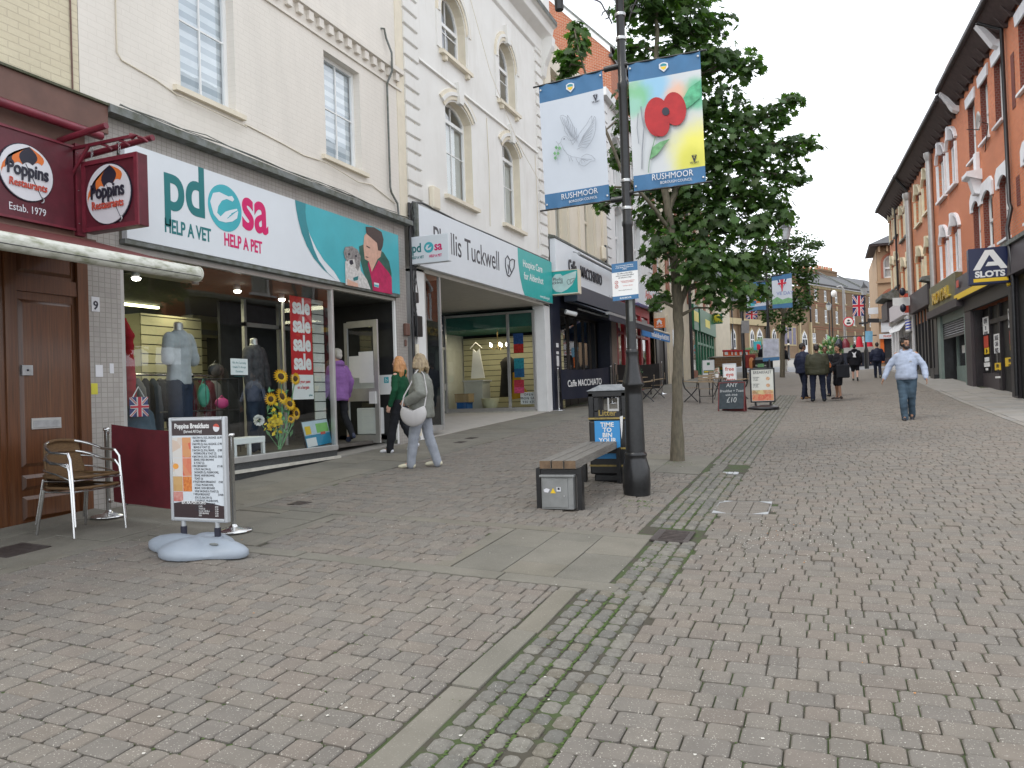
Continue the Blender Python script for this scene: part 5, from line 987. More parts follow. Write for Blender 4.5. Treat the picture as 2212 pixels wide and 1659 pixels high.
part('pier',MB().box(m_bfr,3.85,4.75,-.2,.10,1.0,3.94,RF),sf2);part('pier',MB().box(m_cham,-1.75,-1.2,-.2,.15,.7,4.39,RF),sf2);part('near_front',MB().box(m_blkpanel,-7,-1.76,-.25,.05,.6,4.39,RF),sf2)
mb=MB()
for s in(-1.19,0.0,.13,1.35,1.5,2.6,3.75):mb.box(m_cham,s,s+.09,-.3,-.2,1.0,3.94,RF)
mb.box(m_cham,-1.1,3.75,-.3,-.2,3.35,3.5,RF);mb.box(m_bfr,1.6,3.75,-.3,-.19,1.1,1.75,RF);mb.box(m_bfr,-1.1,0,-.3,-.19,1.0,1.85,RF);part('frame',mb,sf2);part('pane',MB().box(m_blkpanel,-1.15,3.8,-.29,-.28,1.0,3.94,RF),sf2)
part('reveal',MB().box(m_cham,3.75,3.84,-.3,-.0,1.0,3.94,RF),sf2)
zdd=lambda x,y:((3700+x*396/1314)/4096*2212,(1100+y*396/1314)/4096*2212)
def notice(x0,y0,x1,y1,m,txt=None,ts=.2,cx=None,th=0):
 a=onR(*zdd(x0,y0),-.2);c=onR(*zdd(x1,y1),-.2);s0,s1=(c-RF.o).dot(RU),(a-RF.o).dot(RU);p=part('notice',MB().box(m,s0,s1,-.19+th,-.183+th,c.z,a.z,RF),sf2)
 if txt:
  for k,q in enumerate(txt.split('/')):text('lettering',q,ts,RF((s0+s1)/2,-.181+th,a.z-ts*(.95+k*1.05)),-RF.u,(0,0,1),m_ink,p,bold=.03,sx=.8)
for n_ in((770,570,850,645,m_white,'OPEN',.22),(775,670,855,775,m_white,'24/HOURS',.18),(1105,450,1180,540,m_white,'WIN',.26),(1110,560,1190,680,m_white,'NOW',.26),(918,790,995,862,m_white,'HUGE',.2),(920,870,1000,1030,m_white,'CASH/PRIZE',.2),(785,815,850,965,m_redink,None,.2),(795,968,858,1045,m_sy,'18+',.2),(1125,740,1190,900,m_redink,None,.2),(1135,905,1195,990,m_sy,'18+',.2),(932,1170,1015,1260,m_sy,'OPEN/LATE',.16),(1070,1100,1200,1205,m_sy,'WIN/HERE',.16),(797,1095,860,1145,m_white,None,.1),(790,1165,868,1215,m_white,None,.1),(812,1235,845,1265,m_white,None,.1),(940,1345,1010,1368,m_white,None,.1),(960,1030,968,1165,m_alu,None,.1)):notice(*n_)
P=[atD(a,b_,RF(1.8,.7,5.3))for a,b_ in((2089.5,539),(2181,531),(2188,605),(2096,616.5))]
sg=thing('slots_sign','square navy sign reading A SLOTS with a yellow bar, projecting over the pavement','sign',RF(1.5,.5,4.6))
YS_=RF(-1.75,0,0).y;P=[onY(a,b_,YS_)for a,b_ in((2089.5,540),(2181,529),(2186,609),(2096,616.5))];x0,x1=(P[0].x+P[3].x)/2,(P[1].x+P[2].x)/2;z0,z1=(P[3].z+P[2].z)/2,(P[0].z+P[1].z)/2
PF=Fr((0,YS_,0),(1,0,0),(0,-1,0));w,h=x1-x0,z1-z0
part('panel',MB().box(M('slots_navy',(.008,.014,.06),.35,var=.05),x0,x1,-.3,0,z0,z1,PF),sg,bevel=.01)
part('big_letter',MB().prism(m_white,[(x0+a*w,YS_-.002,z0+c*h)for a,c in((.10,.40),(.40,.93),(.60,.93),(.93,.40),(.76,.40),(.70,.49),(.40,.49),(.46,.60),(.62,.60),(.50,.80),(.27,.40))],(0,-.006,0)),sg)
text('lettering','SLOTS',h*.225,(x0+w*.5,YS_-.002,z0+.20*h),PF.u,(0,0,1),m_white,sg,bold=.045,sx=1.12);part('yellow_bar',MB().box(m_sy,x0+.1*w,x0+.93*w,.002,.008,z0+.065*h,z0+.16*h,PF),sg)
part('bracket',MB().box(m_black,x1,x1+.4,-.25,-.1,z1-.3,z1-.2,PF).box(m_black,x1,x1+.4,-.25,-.1,z0+.3,z0+.4,PF),sg);part('floodlight',MB().tube(m_sy,[(x1-.1,YS_+.1,z0-.05),(x1+.2,YS_+.1,z0+.05)],.06,8),sg)
t=thing('white_container','white plastic container at the foot of the black drain pipe','container',RF(-1.8,.6,gz(-1.8)));P=onG(2205,848);part('body',MB().box(m_white,-.12,.12,-.1,.1,0,.34,Fr(P,(1,0,0),(0,1,0))),t,bevel=.04);part('cap',MB().tube(m_white,[P+Vector((0,0,.34)),P+Vector((0,0,.4))],.04,8),t)
b=thing('white_window_building','orange brick building with paired white arched windows above the gold lettered shop','building',RF(7,0,gz(7)))
def hood(par,h,m,col=None):
 """arched hood with keystone, side shafts and deep sill"""
 mb=MB();a,c,z0,z1,r=h;arch_strip(mb,m,RF,a-.16,c+.16,z1+.1,r+.12,.09,.001,.11)
 part('hood',mb,par);part('keystone',MB().prism(m,[RF((a+c)/2-.09,0,z1-.28),RF((a+c)/2+.09,0,z1-.28),RF((a+c)/2+.13,0,z1+.2),RF((a+c)/2-.13,0,z1+.2)],RF.n*.19),par)
 part('shaft',MB().box(m,a-.14,a,.001,.08,z0,z1-r-.1,RF),par);part('shaft',MB().box(m,c,c+.14,.001,.08,z0,z1-r-.1,RF),par)
 part('tympanum',MB().prism(m_redb,[RF(x,-.09,z)for x,z in arcpts(a,c,z1,r,8)],RF.n*.03),par)
H=[(5.45,6.85,5.6,7.6,.45),(7.55,8.85,5.6,7.55,.45),(5.5,6.9,8.85,10.85,.45),(7.5,8.95,8.85,10.85,.45)]
m_whp=M('white_window_board',(.70,.72,.76),.4,var=.04)
body(b,m_orb,5.0,10.3,11.3,H)
for h in H:
 window(b,RF,h[0],h[1],h[2],h[3]-h[4]+.05,dep=.1,bars=(0,0),fm=m_wht,fw=.12,blind=(h[2],h[3]));hood(b,h,m_wht)
for z,s0,s1 in((5.6,5.3,9.0),(8.85,5.35,7.05),(8.85,7.35,9.1)):sill(b,RF,s0,s1,z,m_wht,h=.12,out=.14,ov=.0)
eaves(b,5.0,10.3,11.75);chimney(b,10.2,.05,11.8,13.1,1.0,.9,pots=0)
part('drain_pipe',MB().tube(m_alu,[RF(10.3,.12,11.2),RF(10.3,.12,5.2)],.13,8).lathe(m_alu,RF(10.3,.12,10.9),[(.13,0),(.2,.2),(.2,.35)],8),b)
gs=thing('gold_sign_shop','narrow shop with large gold letters, grey green frame and a half lowered roller shutter','shop front',RF(7,0,gz(7)))
m_olive=M('tarnished_fascia',(.16,.14,.06),.45,col2=(.10,.10,.06),scale=5);m_gold=M('gold_letter',(.85,.62,.12),.25,.75,var=.2,scale=8);m_sage=M('sage_paint',(.17,.22,.20),.5,var=.12,scale=4);m_shut=M('shutter_metal',(.14,.135,.14),.45,.4,var=.1)
part('fascia',MB().box(m_olive,5.3,11.0,.02,.24,4.5,5.5,RF),gs);text('lettering','ROYAL',.62,RF(8.0,.25,4.72),-RF.u,(0,0,1),m_gold,gs,bold=.03,ext=.06,sx=1.75)
part('cornice',MB().box(m_bfr,4.76,11.0,.0,.34,4.2,4.49,RF),gs)
part('pilaster',MB().box(m_sage,9.35,10.0,-.1,.1,1.4,4.19,RF),gs);part('pilaster',MB().box(m_sage,4.76,5.0,-.1,.08,1.2,4.19,RF),gs);part('dark_column',MB().box(m_black,10.02,10.7,-.1,.12,1.4,4.19,RF).box(m_black,9.95,10.8,.0,.3,1.4,1.8,RF),gs)
part('shutter_casing',MB().box(m_sage,5.0,9.35,-.1,.02,3.85,4.19,RF),gs)
for k in range(6):part('shutter_slat',MB().prism(m_shut,[RF(5.02,-.02,3.30+k*.09),RF(5.02,.0,3.33+k*.09),RF(5.02,-.02,3.37+k*.09)],RF.u*4.3),gs)
part('shutter_bar',MB().box(m_shut,5.02,9.33,-.04,.0,3.22,3.29,RF),gs);mb=MB()
for s in(5.02,6.1,6.5,7.2,8.9):mb.box(m_sage,s,s+.14,-.5,-.4,1.3,3.8,RF)
mb.box(m_sage,5.1,6.1,-.5,-.38,1.2,2.0,RF);mb.box(m_sage,7.3,9.0,-.5,-.38,1.4,2.1,RF);part('frame',mb,gs);part('pane',MB().box(m_wglass,5.1,9.0,-.45,-.44,1.9,3.8,RF),gs);part('interior',MB().box(m_dkroom,4.9,9.4,-2,-1.9,1.2,4.1,RF),gs);part('notice',MB().box(m_white,7.6,8.1,-.43,-.42,2.6,2.9,RF),gs)
part('doorpost_edge',MB().box(m_black,9.3,9.345,-.5,-.0,1.4,4.1,RF),gs)
b=thing('cream_window_building','orange brick building with cream framed arched windows between two pale pipes','building',RF(13,0,gz(13)))
H=[(10.95,12.5,5.95,7.75,.45),(13.3,14.8,5.85,7.7,.45),(10.95,12.5,9.05,10.75,.4),(13.3,14.8,8.95,10.6,.4)]
body(b,m_orb2,10.3,16.2,11.3,H)
for h in H:window(b,RF,h[0],h[1],h[2],h[3]-h[4]+.05,dep=.1,bars=(0,0),fm=m_crw,fw=.14,blind=(h[2],h[3]));hood(b,h,m_crw);sill(b,RF,h[0],h[1],h[2],m_crw,h=.1,out=.12,ov=.12)
eaves(b,10.3,16.2,11.75);chimney(b,16.0,.05,11.8,13.0,1.0,.9,pots=0)
part('drain_pipe',MB().tube(m_alu,[RF(16.2,.14,10.9),RF(16.2,.14,5.4)],.15,8).lathe(m_alu,RF(16.2,.14,10.5),[(.14,0),(.24,.2),(.24,.4)],8),b);part('gutter_hopper',MB().tube(m_black,[RF(16.2,.7,11.8),RF(16.3,.4,11.4),RF(16.2,.14,11.0)],.06,6),b)
bf=thing('barber_shop_front','dark barber shop front with glass doors under a brown fascia','shop front',RF(13,0,gz(13)))
part('fascia',MB().box(m_bfr,10.75,16.2,.02,.3,4.85,5.75,RF),bf);part('fascia_moulding',MB().prism(m_lead,[RF(10.6,.0,5.76),RF(10.6,.55,5.9),RF(10.6,.5,6.05),RF(10.6,0,6.1)],RF.u*.7),bf)
mb=MB()
for s in(10.75,11.5,12.5,13.3,14.2,15.2,16.0):mb.box(m_black,s,s+.3,-.2,.05,1.5,4.84,RF)
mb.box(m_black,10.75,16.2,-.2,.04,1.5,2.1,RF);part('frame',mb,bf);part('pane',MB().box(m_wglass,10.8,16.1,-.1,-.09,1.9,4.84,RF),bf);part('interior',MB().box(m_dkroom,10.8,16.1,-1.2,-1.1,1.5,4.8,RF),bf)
for z,c in((4.3,'d8c23a'),(3.1,'d9d9d2'),(2.5,'d8c23a'),(3.6,'c94a35')):part('notice',MB().box(M('poster_'+c,c,.5,var=.3),11.85,12.3,-.08,-.06,z-.3,z,RF),bf)
t=thing('barber_pole','blue and white striped barber pole on the dark shop front','barber pole',RF(15.4,.4,3.9));P=RF(15.4,.45,0);m_pb=M('pole_blue',(.02,.05,.5),.3)
part('tube',MB().tube(m_white,[P+Vector((0,0,4.0)),P+Vector((0,0,4.55))],.13,14),t)
mb=MB()
for k in range(4):
 z=4.0+k*.14;mb.add([P+Vector((math.cos(a)*.134,math.sin(a)*.134,min(4.55,z+.12*j+(a/6.283)*.14)))for j in(0,.5)for a in[i*.4189 for i in range(16)]],[(i,i+1,i+17,i+16)for i in range(15)],m_pb,True)
part('stripe',mb,t);part('cap',MB().lathe(m_alu,P+Vector((0,0,4.56)),[(.16,0),(.16,.1),(.05,.2)],12).lathe(m_alu,P+Vector((0,0,3.85)),[(.06,0),(.17,.08),(.17,.14)],12),t)
t=thing('projecting_club_sign','small projecting sign with navy round lamps and red cross flag by the barber shop','sign',RF(15.3,.4,5.2));part('board',MB().box(m_white,15.3,15.4,.35,1.1,5.25,5.65,RF),t);part('lamp',MB().ell(m_navy,RF(15.0,.7,5.9),.14,.1,.2),t);part('lamp',MB().ell(m_navy,RF(15.0,.7,5.1),.14,.1,.2),t);part('red_cross',MB().box(m_redink,16.0,16.1,.32,.5,4.95,5.9,RF),t)
b=thing('corner_brick_building','orange brick corner building with overhanging bracketed roof and yellow window frames','building',RF(20,0,gz(20)))
H=[(16.75,17.8,6.2,7.95,.45),(18.5,19.8,6.3,7.95,.45),(21.2,22.3,6.95,8.7,.45),(23.0,24.0,6.95,8.7,.45),(16.75,17.9,9.1,10.7,.3),(18.5,19.9,9.1,10.7,.3),(21.1,22.1,9.75,11.2,.3),(23.0,24.1,9.75,11.3,.3)]
body(b,m_orb2,16.2,24.6,11.5,H,z0=4.9)
for h in H:window(b,RF,h[0],h[1],h[2],h[3]-h[4]+.05,dep=.12,bars=(0,0),fm=m_crw,fw=.16,blind=None);hood(b,h,m_crw);sill(b,RF,h[0],h[1],h[2],m_lead,h=.1,out=.14,ov=.1)
eaves(b,16.2,24.6,11.75,out=.65,m=m_purp,brk=.5)
mb=MB();c0=RF(24.6,.9,11.85);mb.prism(m_purp,[RF(24.6,.65,11.8),RF(25.1,.65,11.8),RF(25.1,-6,11.8),RF(24.6,-6,11.8)],(0,0,.1));part('end_soffit',mb,b);part('drain_pipe',MB().tube(m_black,[RF(21.0,.12,11.3),RF(21.0,.12,6.6)],.06,6),b)
wf=thing('white_shop_front','white painted corner shop front with blank white fascia box and grey blind','shop front',RF(20,0,gz(20)))
part('fascia',MB().box(M('blank_fascia',(.66,.62,.66),.5,var=.04),16.7,21.9,.25,.5,4.9,5.7,RF),wf);part('fascia_case',MB().box(m_wht,16.5,22.0,.02,.249,4.85,5.78,RF),wf)
part('blind',MB().prism(m_alu,[RF(17.1,.1,4.8),RF(21.2,.1,4.85),RF(21.2,.6,4.4),RF(19.5,.75,4.15),RF(17.1,.6,4.15)],RF.n*.04),wf)
mb=MB()
for s in(16.4,19.3,21.6,22.8,24.2):mb.box(m_wht,s,s+.5,-.2,.1,1.9,4.84,RF)
mb.box(m_wht,22,24.6,.0,.2,4.84,5.1,RF);part('pilasters',mb,wf,kind='stuff');part('pane',MB().box(m_wglass,16.6,24.4,-.1,-.09,1.9,4.84,RF),wf);part('interior',MB().box(m_dkroom,16.6,24.4,-1.4,-1.3,1.9,4.84,RF),wf)
part('cornice',MB().prism(m_lead,[RF(21.5,0,6.1),RF(21.5,.9,6.3),RF(21.5,.9,6.5),RF(21.5,0,6.75)],RF.u*3.2),wf);part('cornice_block',MB().box(m_bfr,22.0,24.6,.0,.6,5.1,6.1,RF),wf)
YB=60.0;b=thing('buff_corner_building','buff stone corner building with tall arched windows over a phone repair shop','building',(3.8,YB,2.9));BFr=Fr((0,YB,0),(1,0,0),(0,-1,0))
m_buff=M('buff_stone',(.40,.27,.165),.75,var=.12,scale=1.5,bump=.1,bscale=12);m_bred=M('rubbed_red_brick',(.34,.12,.07),.7,var=.1)
H=[(3.82,4.75,7.85,10.45,.5),(3.88,4.8,4.75+.95,7.75,.3)]
H=[(3.8,4.9,8.95-.15,10.4,.55),(3.8,4.9,6.2,7.9,.35)]
mb=MB();wall(mb,m_buff,BFr,3.42,12,2.6,11.0,H,dep=.2);mb.box(m_buff,3.43,12,-12,-.9,2.6,10.98,BFr);part('wall',mb,b)
for h in H:
 window(b,BFr,*h[:4],dep=.18,rise=h[4],bars=(0,0),tr=(h[2]+h[3])/2-.1,blind=(h[2],h[3]),fw=.1);mb=MB();arch_strip(mb,m_bred,BFr,h[0],h[1],h[3],h[4],.16,.001,.04);part('arch_moulding',mb,b);part('brick_jamb',MB().box(m_bred,h[0]-.16,h[0]-.001,.001,.03,h[2],h[3]-h[4],BFr),b)
for z in(8.45,5.95):part('string_course',MB().box(m_buff,3.3,12,.0,.14,z,z+.14,BFr),b)
part('soffit',MB().prism(m_purp,[(2.95,YB-.7,11.0),(12,YB-.7,11.0),(12,YB+5,11.0),(2.95,YB+5,11.0)],(0,0,.12)),b);part('roof',MB().add([(2.9,YB-.75,11.13),(12,YB-.75,11.13),(12,YB+6,11.13),(2.9,YB+6,11.13),(7.5,YB+2.5,13.4),(12,YB+2.5,13.4)],[(0,1,5,4),(0,4,3),(3,4,5,2)],m_slate),b)
for k in range(8):part('eaves_bracket',MB().box(m_buff,3.5+k*.5,3.62+k*.5,.0,.45,10.6,10.99,BFr),b)
ps=thing('phone_shop_front','phone and vape repair shop front with white signs and an orange door frame','shop front',(3.9,YB-.2,2.95))
m_or2=M('orange_frame',(.75,.16,.02),.4)
s1_=part('sign_board',MB().box(m_signw,3.5,5.2,.1,.25,5.0,5.75,BFr),ps);text('lettering','PHOENIX',.26,BFr(4.55,.255,5.42),BFr.u,(0,0,1),m_redink,s1_,bold=.02);part('dark_cornice',MB().box(m_lead,3.35,5.4,.0,.4,5.76,5.9,BFr),ps)
s2_=part('sign_board',MB().box(m_signw,3.36,5.2,.12,.3,4.55,4.88,BFr),ps);text('lettering','PHONE & VAPE',.2,BFr(4.3,.305,4.64),BFr.u,(0,0,1),m_redink,s2_,bold=.02)
part('orange_frame',MB().box(m_or2,3.42,3.65,.0,.1,2.9,4.54,BFr),ps);part('window',MB().box(m_dkroom,3.66,5.0,.001,.02,3.2,4.54,BFr).box(m_bfr,3.66,5.2,.0,.12,2.8,3.19,BFr),ps)
for k in range(8):part('shelf_stock',MB().box(m_alu,4.1,4.7,.025,.05,3.3+k*.14,3.36+k*.14,BFr),ps)
part('blank_side_sign',MB().box(m_signw,2.75,3.38,-.3,-.2,6.35,6.8,BFr),b)
# ------------------------------------------------------------------ far end: brown brick terrace and the church-like hall
FO=Vector((-3.239,126.104,0));FA=math.radians(24.7);FF=Fr(FO,(math.sin(FA),math.cos(FA),0),(math.cos(FA),-math.sin(FA),0))
FF.n=-FF.n if(EYE-FO).dot(FF.n)<0 else FF.n
m_bb=Mbrick('brown_brick',(.20,.115,.062),(.165,.095,.05),(.2,.15,.1),.45,.15,.02,u=tuple(FF.u),bump=.2,grime=.2);m_bstr=M('red_band',(.23,.09,.05),.8);m_bst=M('bath_stone',(.42,.34,.20),.8,var=.12,scale=1)
t=thing('brick_terrace','long three storey brown brick terrace with slate roof and clustered chimney pots','building',FF(14,0,5.6))
cols=(3.9,7.2,11.1,14.2,17.6,21.0,24.3,27.4,30.5)
H=[(u,u+.95,z0,z1)for u in cols for z0,z1 in((14.5,16.3),(11.1,13.2),(7.4,9.35))]
H[2]=(2.7,4.0,7.8,9.4)
mb=MB();wall(mb,m_bb,FF,2.1,36,3,17.0,H,dep=.15);mb.box(m_bb,2.11,36,-11,-.9,3,16.95,FF);part('wall',mb,t)
for h in H:
 w=window(t,FF,*h,dep=.08,bars=(1,0),tr=(h[2]+h[3])/2,fw=.13,blind=None)
 part('sill',MB().box(m_bst,h[0]-.12,h[1]+.12,.0,.12,h[2]-.16,h[2],FF),t)
 if h[2]<13:part('lintel_stone',MB().prism(m_bst,[FF((h[0]+h[1])/2-.14,.0,h[3]+.05),FF((h[0]+h[1])/2+.14,.0,h[3]+.05),FF((h[0]+h[1])/2+.24,.0,h[3]+.75),FF((h[0]+h[1])/2-.24,.0,h[3]+.75)],FF.n*.06),t)
for z in(10.0,10.35,13.7,14.05):part('string_course',MB().box(m_bstr,2.1,36,.001,.05,z,z+.12,FF),t)
part('gutter',MB().box(m_drk,2.0,36,.2,.45,17.0,17.2,FF),t);part('fascia_board',MB().box(m_wht,2.0,36,.0,.199,16.85,17.05,FF),t)
part('brackets',(lambda mb:[mb.box(m_bst,2.3+k*.5,2.5+k*.5,.001,.15,16.45,16.84,FF)for k in range(66)]and mb)(MB()),t,kind='stuff')
part('roof',MB().prism(m_slate,[FF(2,.4,17.1),FF(36,.4,17.1),FF(36,-5,20.6),FF(2,-5,20.0)],(0,0,.1)),t)
for u in(14.9,22.7):part('party_parapet',MB().prism(m_lead,[FF(u,.4,17.3),FF(u+.3,.4,17.3),FF(u+.3,-5,20.7),FF(u,-5,20.7)],(0,0,.2)),t)
for u0,u1,z in((8.2,14.8,20.7),(15.6,22.5,21.2)):
 c=part('chimney',MB().box(m_bb,u0,u1,-6.2,-4.6,18.2,z,FF).box(m_bb,u0-.1,u1+.1,-6.3,-4.5,z-.35,z-.1,FF),t)
 for k in range(8):part('chimney_pot',MB().lathe(m_orb2 if k%3 else m_bst,FF(u0+.4+k*(u1-u0-.8)/7,-5.4,z),[(.2,0),(.16,.7),(.19,.75)],8),c)
part('drain_pipe',MB().tube(m_black,[FF(2.2,.1,17),FF(2.2,.1,5.6)],.1,6),t);part('drain_pipe',MB().tube(m_black,[FF(9.6,.1,17),FF(9.6,.1,5.6)],.08,6),t)
h_=thing('gothic_hall','brown stone hall with pointed white windows and pale stone quoins behind the planter','building',FF(-10,0,5.5))
m_hst=M('hall_stone',(.25,.165,.10),.85,col2=(.19,.125,.075),scale=1.2)
mb=MB().box(m_hst,-32,2.05,-12,0,3,13,FF);part('wall',mb,h_);part('roof',MB().prism(m_slate,[FF(-32,.4,13),FF(2.05,.4,13),FF(2.05,-6,18.5),FF(-32,-6,18.5)],(0,0,.1)),h_)
part('gable',MB().prism(m_hst,[FF(-19,.3,3),FF(-11.5,.3,3),FF(-11.5,.3,12),FF(-15.2,.3,17.5),FF(-19,.3,12)],FF.n*-3),h_)
def gothic(u0,u1,z0,z1,door=False,n=.0):
 c=(u0+u1)/2;w=u1-u0
 def pts(g,top=0):return[(u0-g,z0),(u1+g,z0),(u1+g,z1-w*.8),(u1-w*.12+g*.9,z1-w*.35),(c,z1+g+top),(u0+w*.12-g*.9,z1-w*.35),(u0-g,z1-w*.8)]
 part('stone_surround',MB().prism(m_bst,[FF(a,n+.001,z)for a,z in pts(.28)],FF.n*.06),h_)
 w_=part('window' if not door else 'door',MB().prism(m_wht,[FF(a,n+.065,z)for a,z in pts(0)],FF.n*.05),h_)
 zz=z0+.15 if not door else z1-w*1.3
 part('pane',MB().prism(m_dkroom,[FF(a,n+.12,z)for a,z in[(u0+.13,zz),(u1-.13,zz),(u1-.13,z1-w*.8),(c,z1-.2),(u0+.13,z1-w*.8)]],FF.n*.01),w_)
 part('glazing_bar',MB().box(m_wht,c-.05,c+.05,n+.131,n+.14,zz,z1-.4,FF).box(m_wht,u0+.1,u1-.1,n+.131,n+.15,(zz+z1)/2-.2,(zz+z1)/2-.05,FF),w_)
for a in((-26.5,-25.3,6.6,9.3),(-22.7,-21.6,6.6,9.3),(-20.9,-19.8,6.6,9.3),(-16.5,-15.5,6.6,9.3),(-9.9,-8.8,6.6,9.6)):gothic(*a,n=.3 if-19<a[0]<-11.5 else 0)
gothic(-14.7,-13.2,5.4,9.5,True,.3);gothic(-.9,.75,5.6,9.6,True)
for k in range(3):part('window',MB().box(m_bst,-6.5+k*1.3,-5.2+k*1.3,.001,.08,7.3,10.2,FF).box(M('leaded_pane',(.12,.10,.16),.3,var=.3,scale=3),-6.3+k*1.3,-5.4+k*1.3,.081,.1,7.5,10.0,FF),h_)
part('string_course',MB().box(m_bst,-32,-11.4,.31,.6,9.9,10.7,FF),h_);part('plinth',MB().box(m_hst,-11.3,2.0,.001,.25,3,6.2,FF),h_)
for u in(-18.6,-11.9,-8.0,-2.0,-.0+1.6):part('quoin_strip',MB().box(m_bst,u,u+.4,.001,.36,4.5,11.0,FF),h_)
for u in(-21.2,-18.9,-12.3,-24.5):part('drain_pipe',MB().tube(m_black,[FF(u,.5,12.5),FF(u,.5,5.2)],.12,6),h_)
x=FX;t=thing('pale_corner_building','plain pale corner building just beyond the green shop','building',(FX-1,62,2.7));part('wall',MB().box(m_crm,-13,-7.4,57,66,2,9),t)
# ------------------------------------------------------------------ lamp post with council banners
m_post=M('black_lamp_paint',(.012,.012,.013),.28,.0,var=.4,scale=25,bump=.12,bscale=60);m_blue=M('council_blue',(.045,.15,.30),.6,var=.12,scale=5);m_bwhite=M('banner_white',(.54,.58,.64),.6,var=.04,scale=2);m_strap=M('steel_strap',(.5,.5,.5),.3,.8)
LPp=onG(1376,1068);LP=Vector((LPp.x,LPp.y,G(LPp.x,LPp.y)))
lp=thing('lamp_post','tall black cast lamp post carrying two council banners beside the bench','lamp post',LP)
def H_(a,b):return atD(a,b,LP).z-LP.z
part('base',MB().lathe(m_post,LP,[(.155,0),(.155,.05),(.162,.10),(.158,.30),(.13,.40),(.122,.43),(.13,.45),(.13,.47),(.118,.49)],24),lp)
part('lower_column',MB().lathe(m_post,LP,[(.112,.49),(.102,1.15),(.098,1.24),(.12,1.25),(.128,1.27),(.12,1.30),(.092,1.42),(.072,1.55),(.066,1.62),(.072,1.64),(.072,1.66),(.06,1.68)],24),lp)
top=Vector((-.0,0,0));HT=6.6
part('shaft',MB().lathe(m_post,LP,[(.058,1.68),(.055,3.1),(.064,3.12),(.064,3.16),(.055,3.18),(.052,4.7),(.062,4.72),(.062,4.78),(.05,4.8),(.048,5.9),(.066,5.92),(.07,HT),(.05,HT+.02),(.045,HT+1.2)],20),lp)
for z in(3.30,3.62,5.28,5.56):part('strap',MB().lathe(m_strap,LP,[(.062,z),(.064,z+.005),(.064,z+.03),(.062,z+.035)],20),lp)
XF=Fr(LP,(1,0,0),(0,-1,0));za=H_(1240,55)
arm=[]
for s in(-1,1):part('arm',MB().tube(m_post,[XF(0,0,5.98),XF(s*.72,0,5.98)],.028,8),lp)
for s in(-1,1):
 part('lantern_stem',MB().lathe(m_post,XF(s*.74,0,5.80),[(.05,0),(.055,.02),(.055,.22),(.06,.24),(.06,.3),(.045,.31),(.0,.32)],12),lp)
 part('scroll',MB().tube(m_post,[XF(s*(.1+.3*t+.02*math.sin(9*t)),0,5.5+.4*t**.5)for t in[i/8 for i in range(9)]],.009,5).tube(m_post,[XF(s*(.17+.05*math.cos(a)),0,5.62+.05*math.sin(a))for a in[i*.7 for i in range(8)]],.008,5).tube(m_post,[XF(s*.74+.04*math.cos(a),0,6.12+.1*math.sin(a)+.05*k)for k,a in enumerate((0,.7,1.4,2.0))],.008,4),lp)
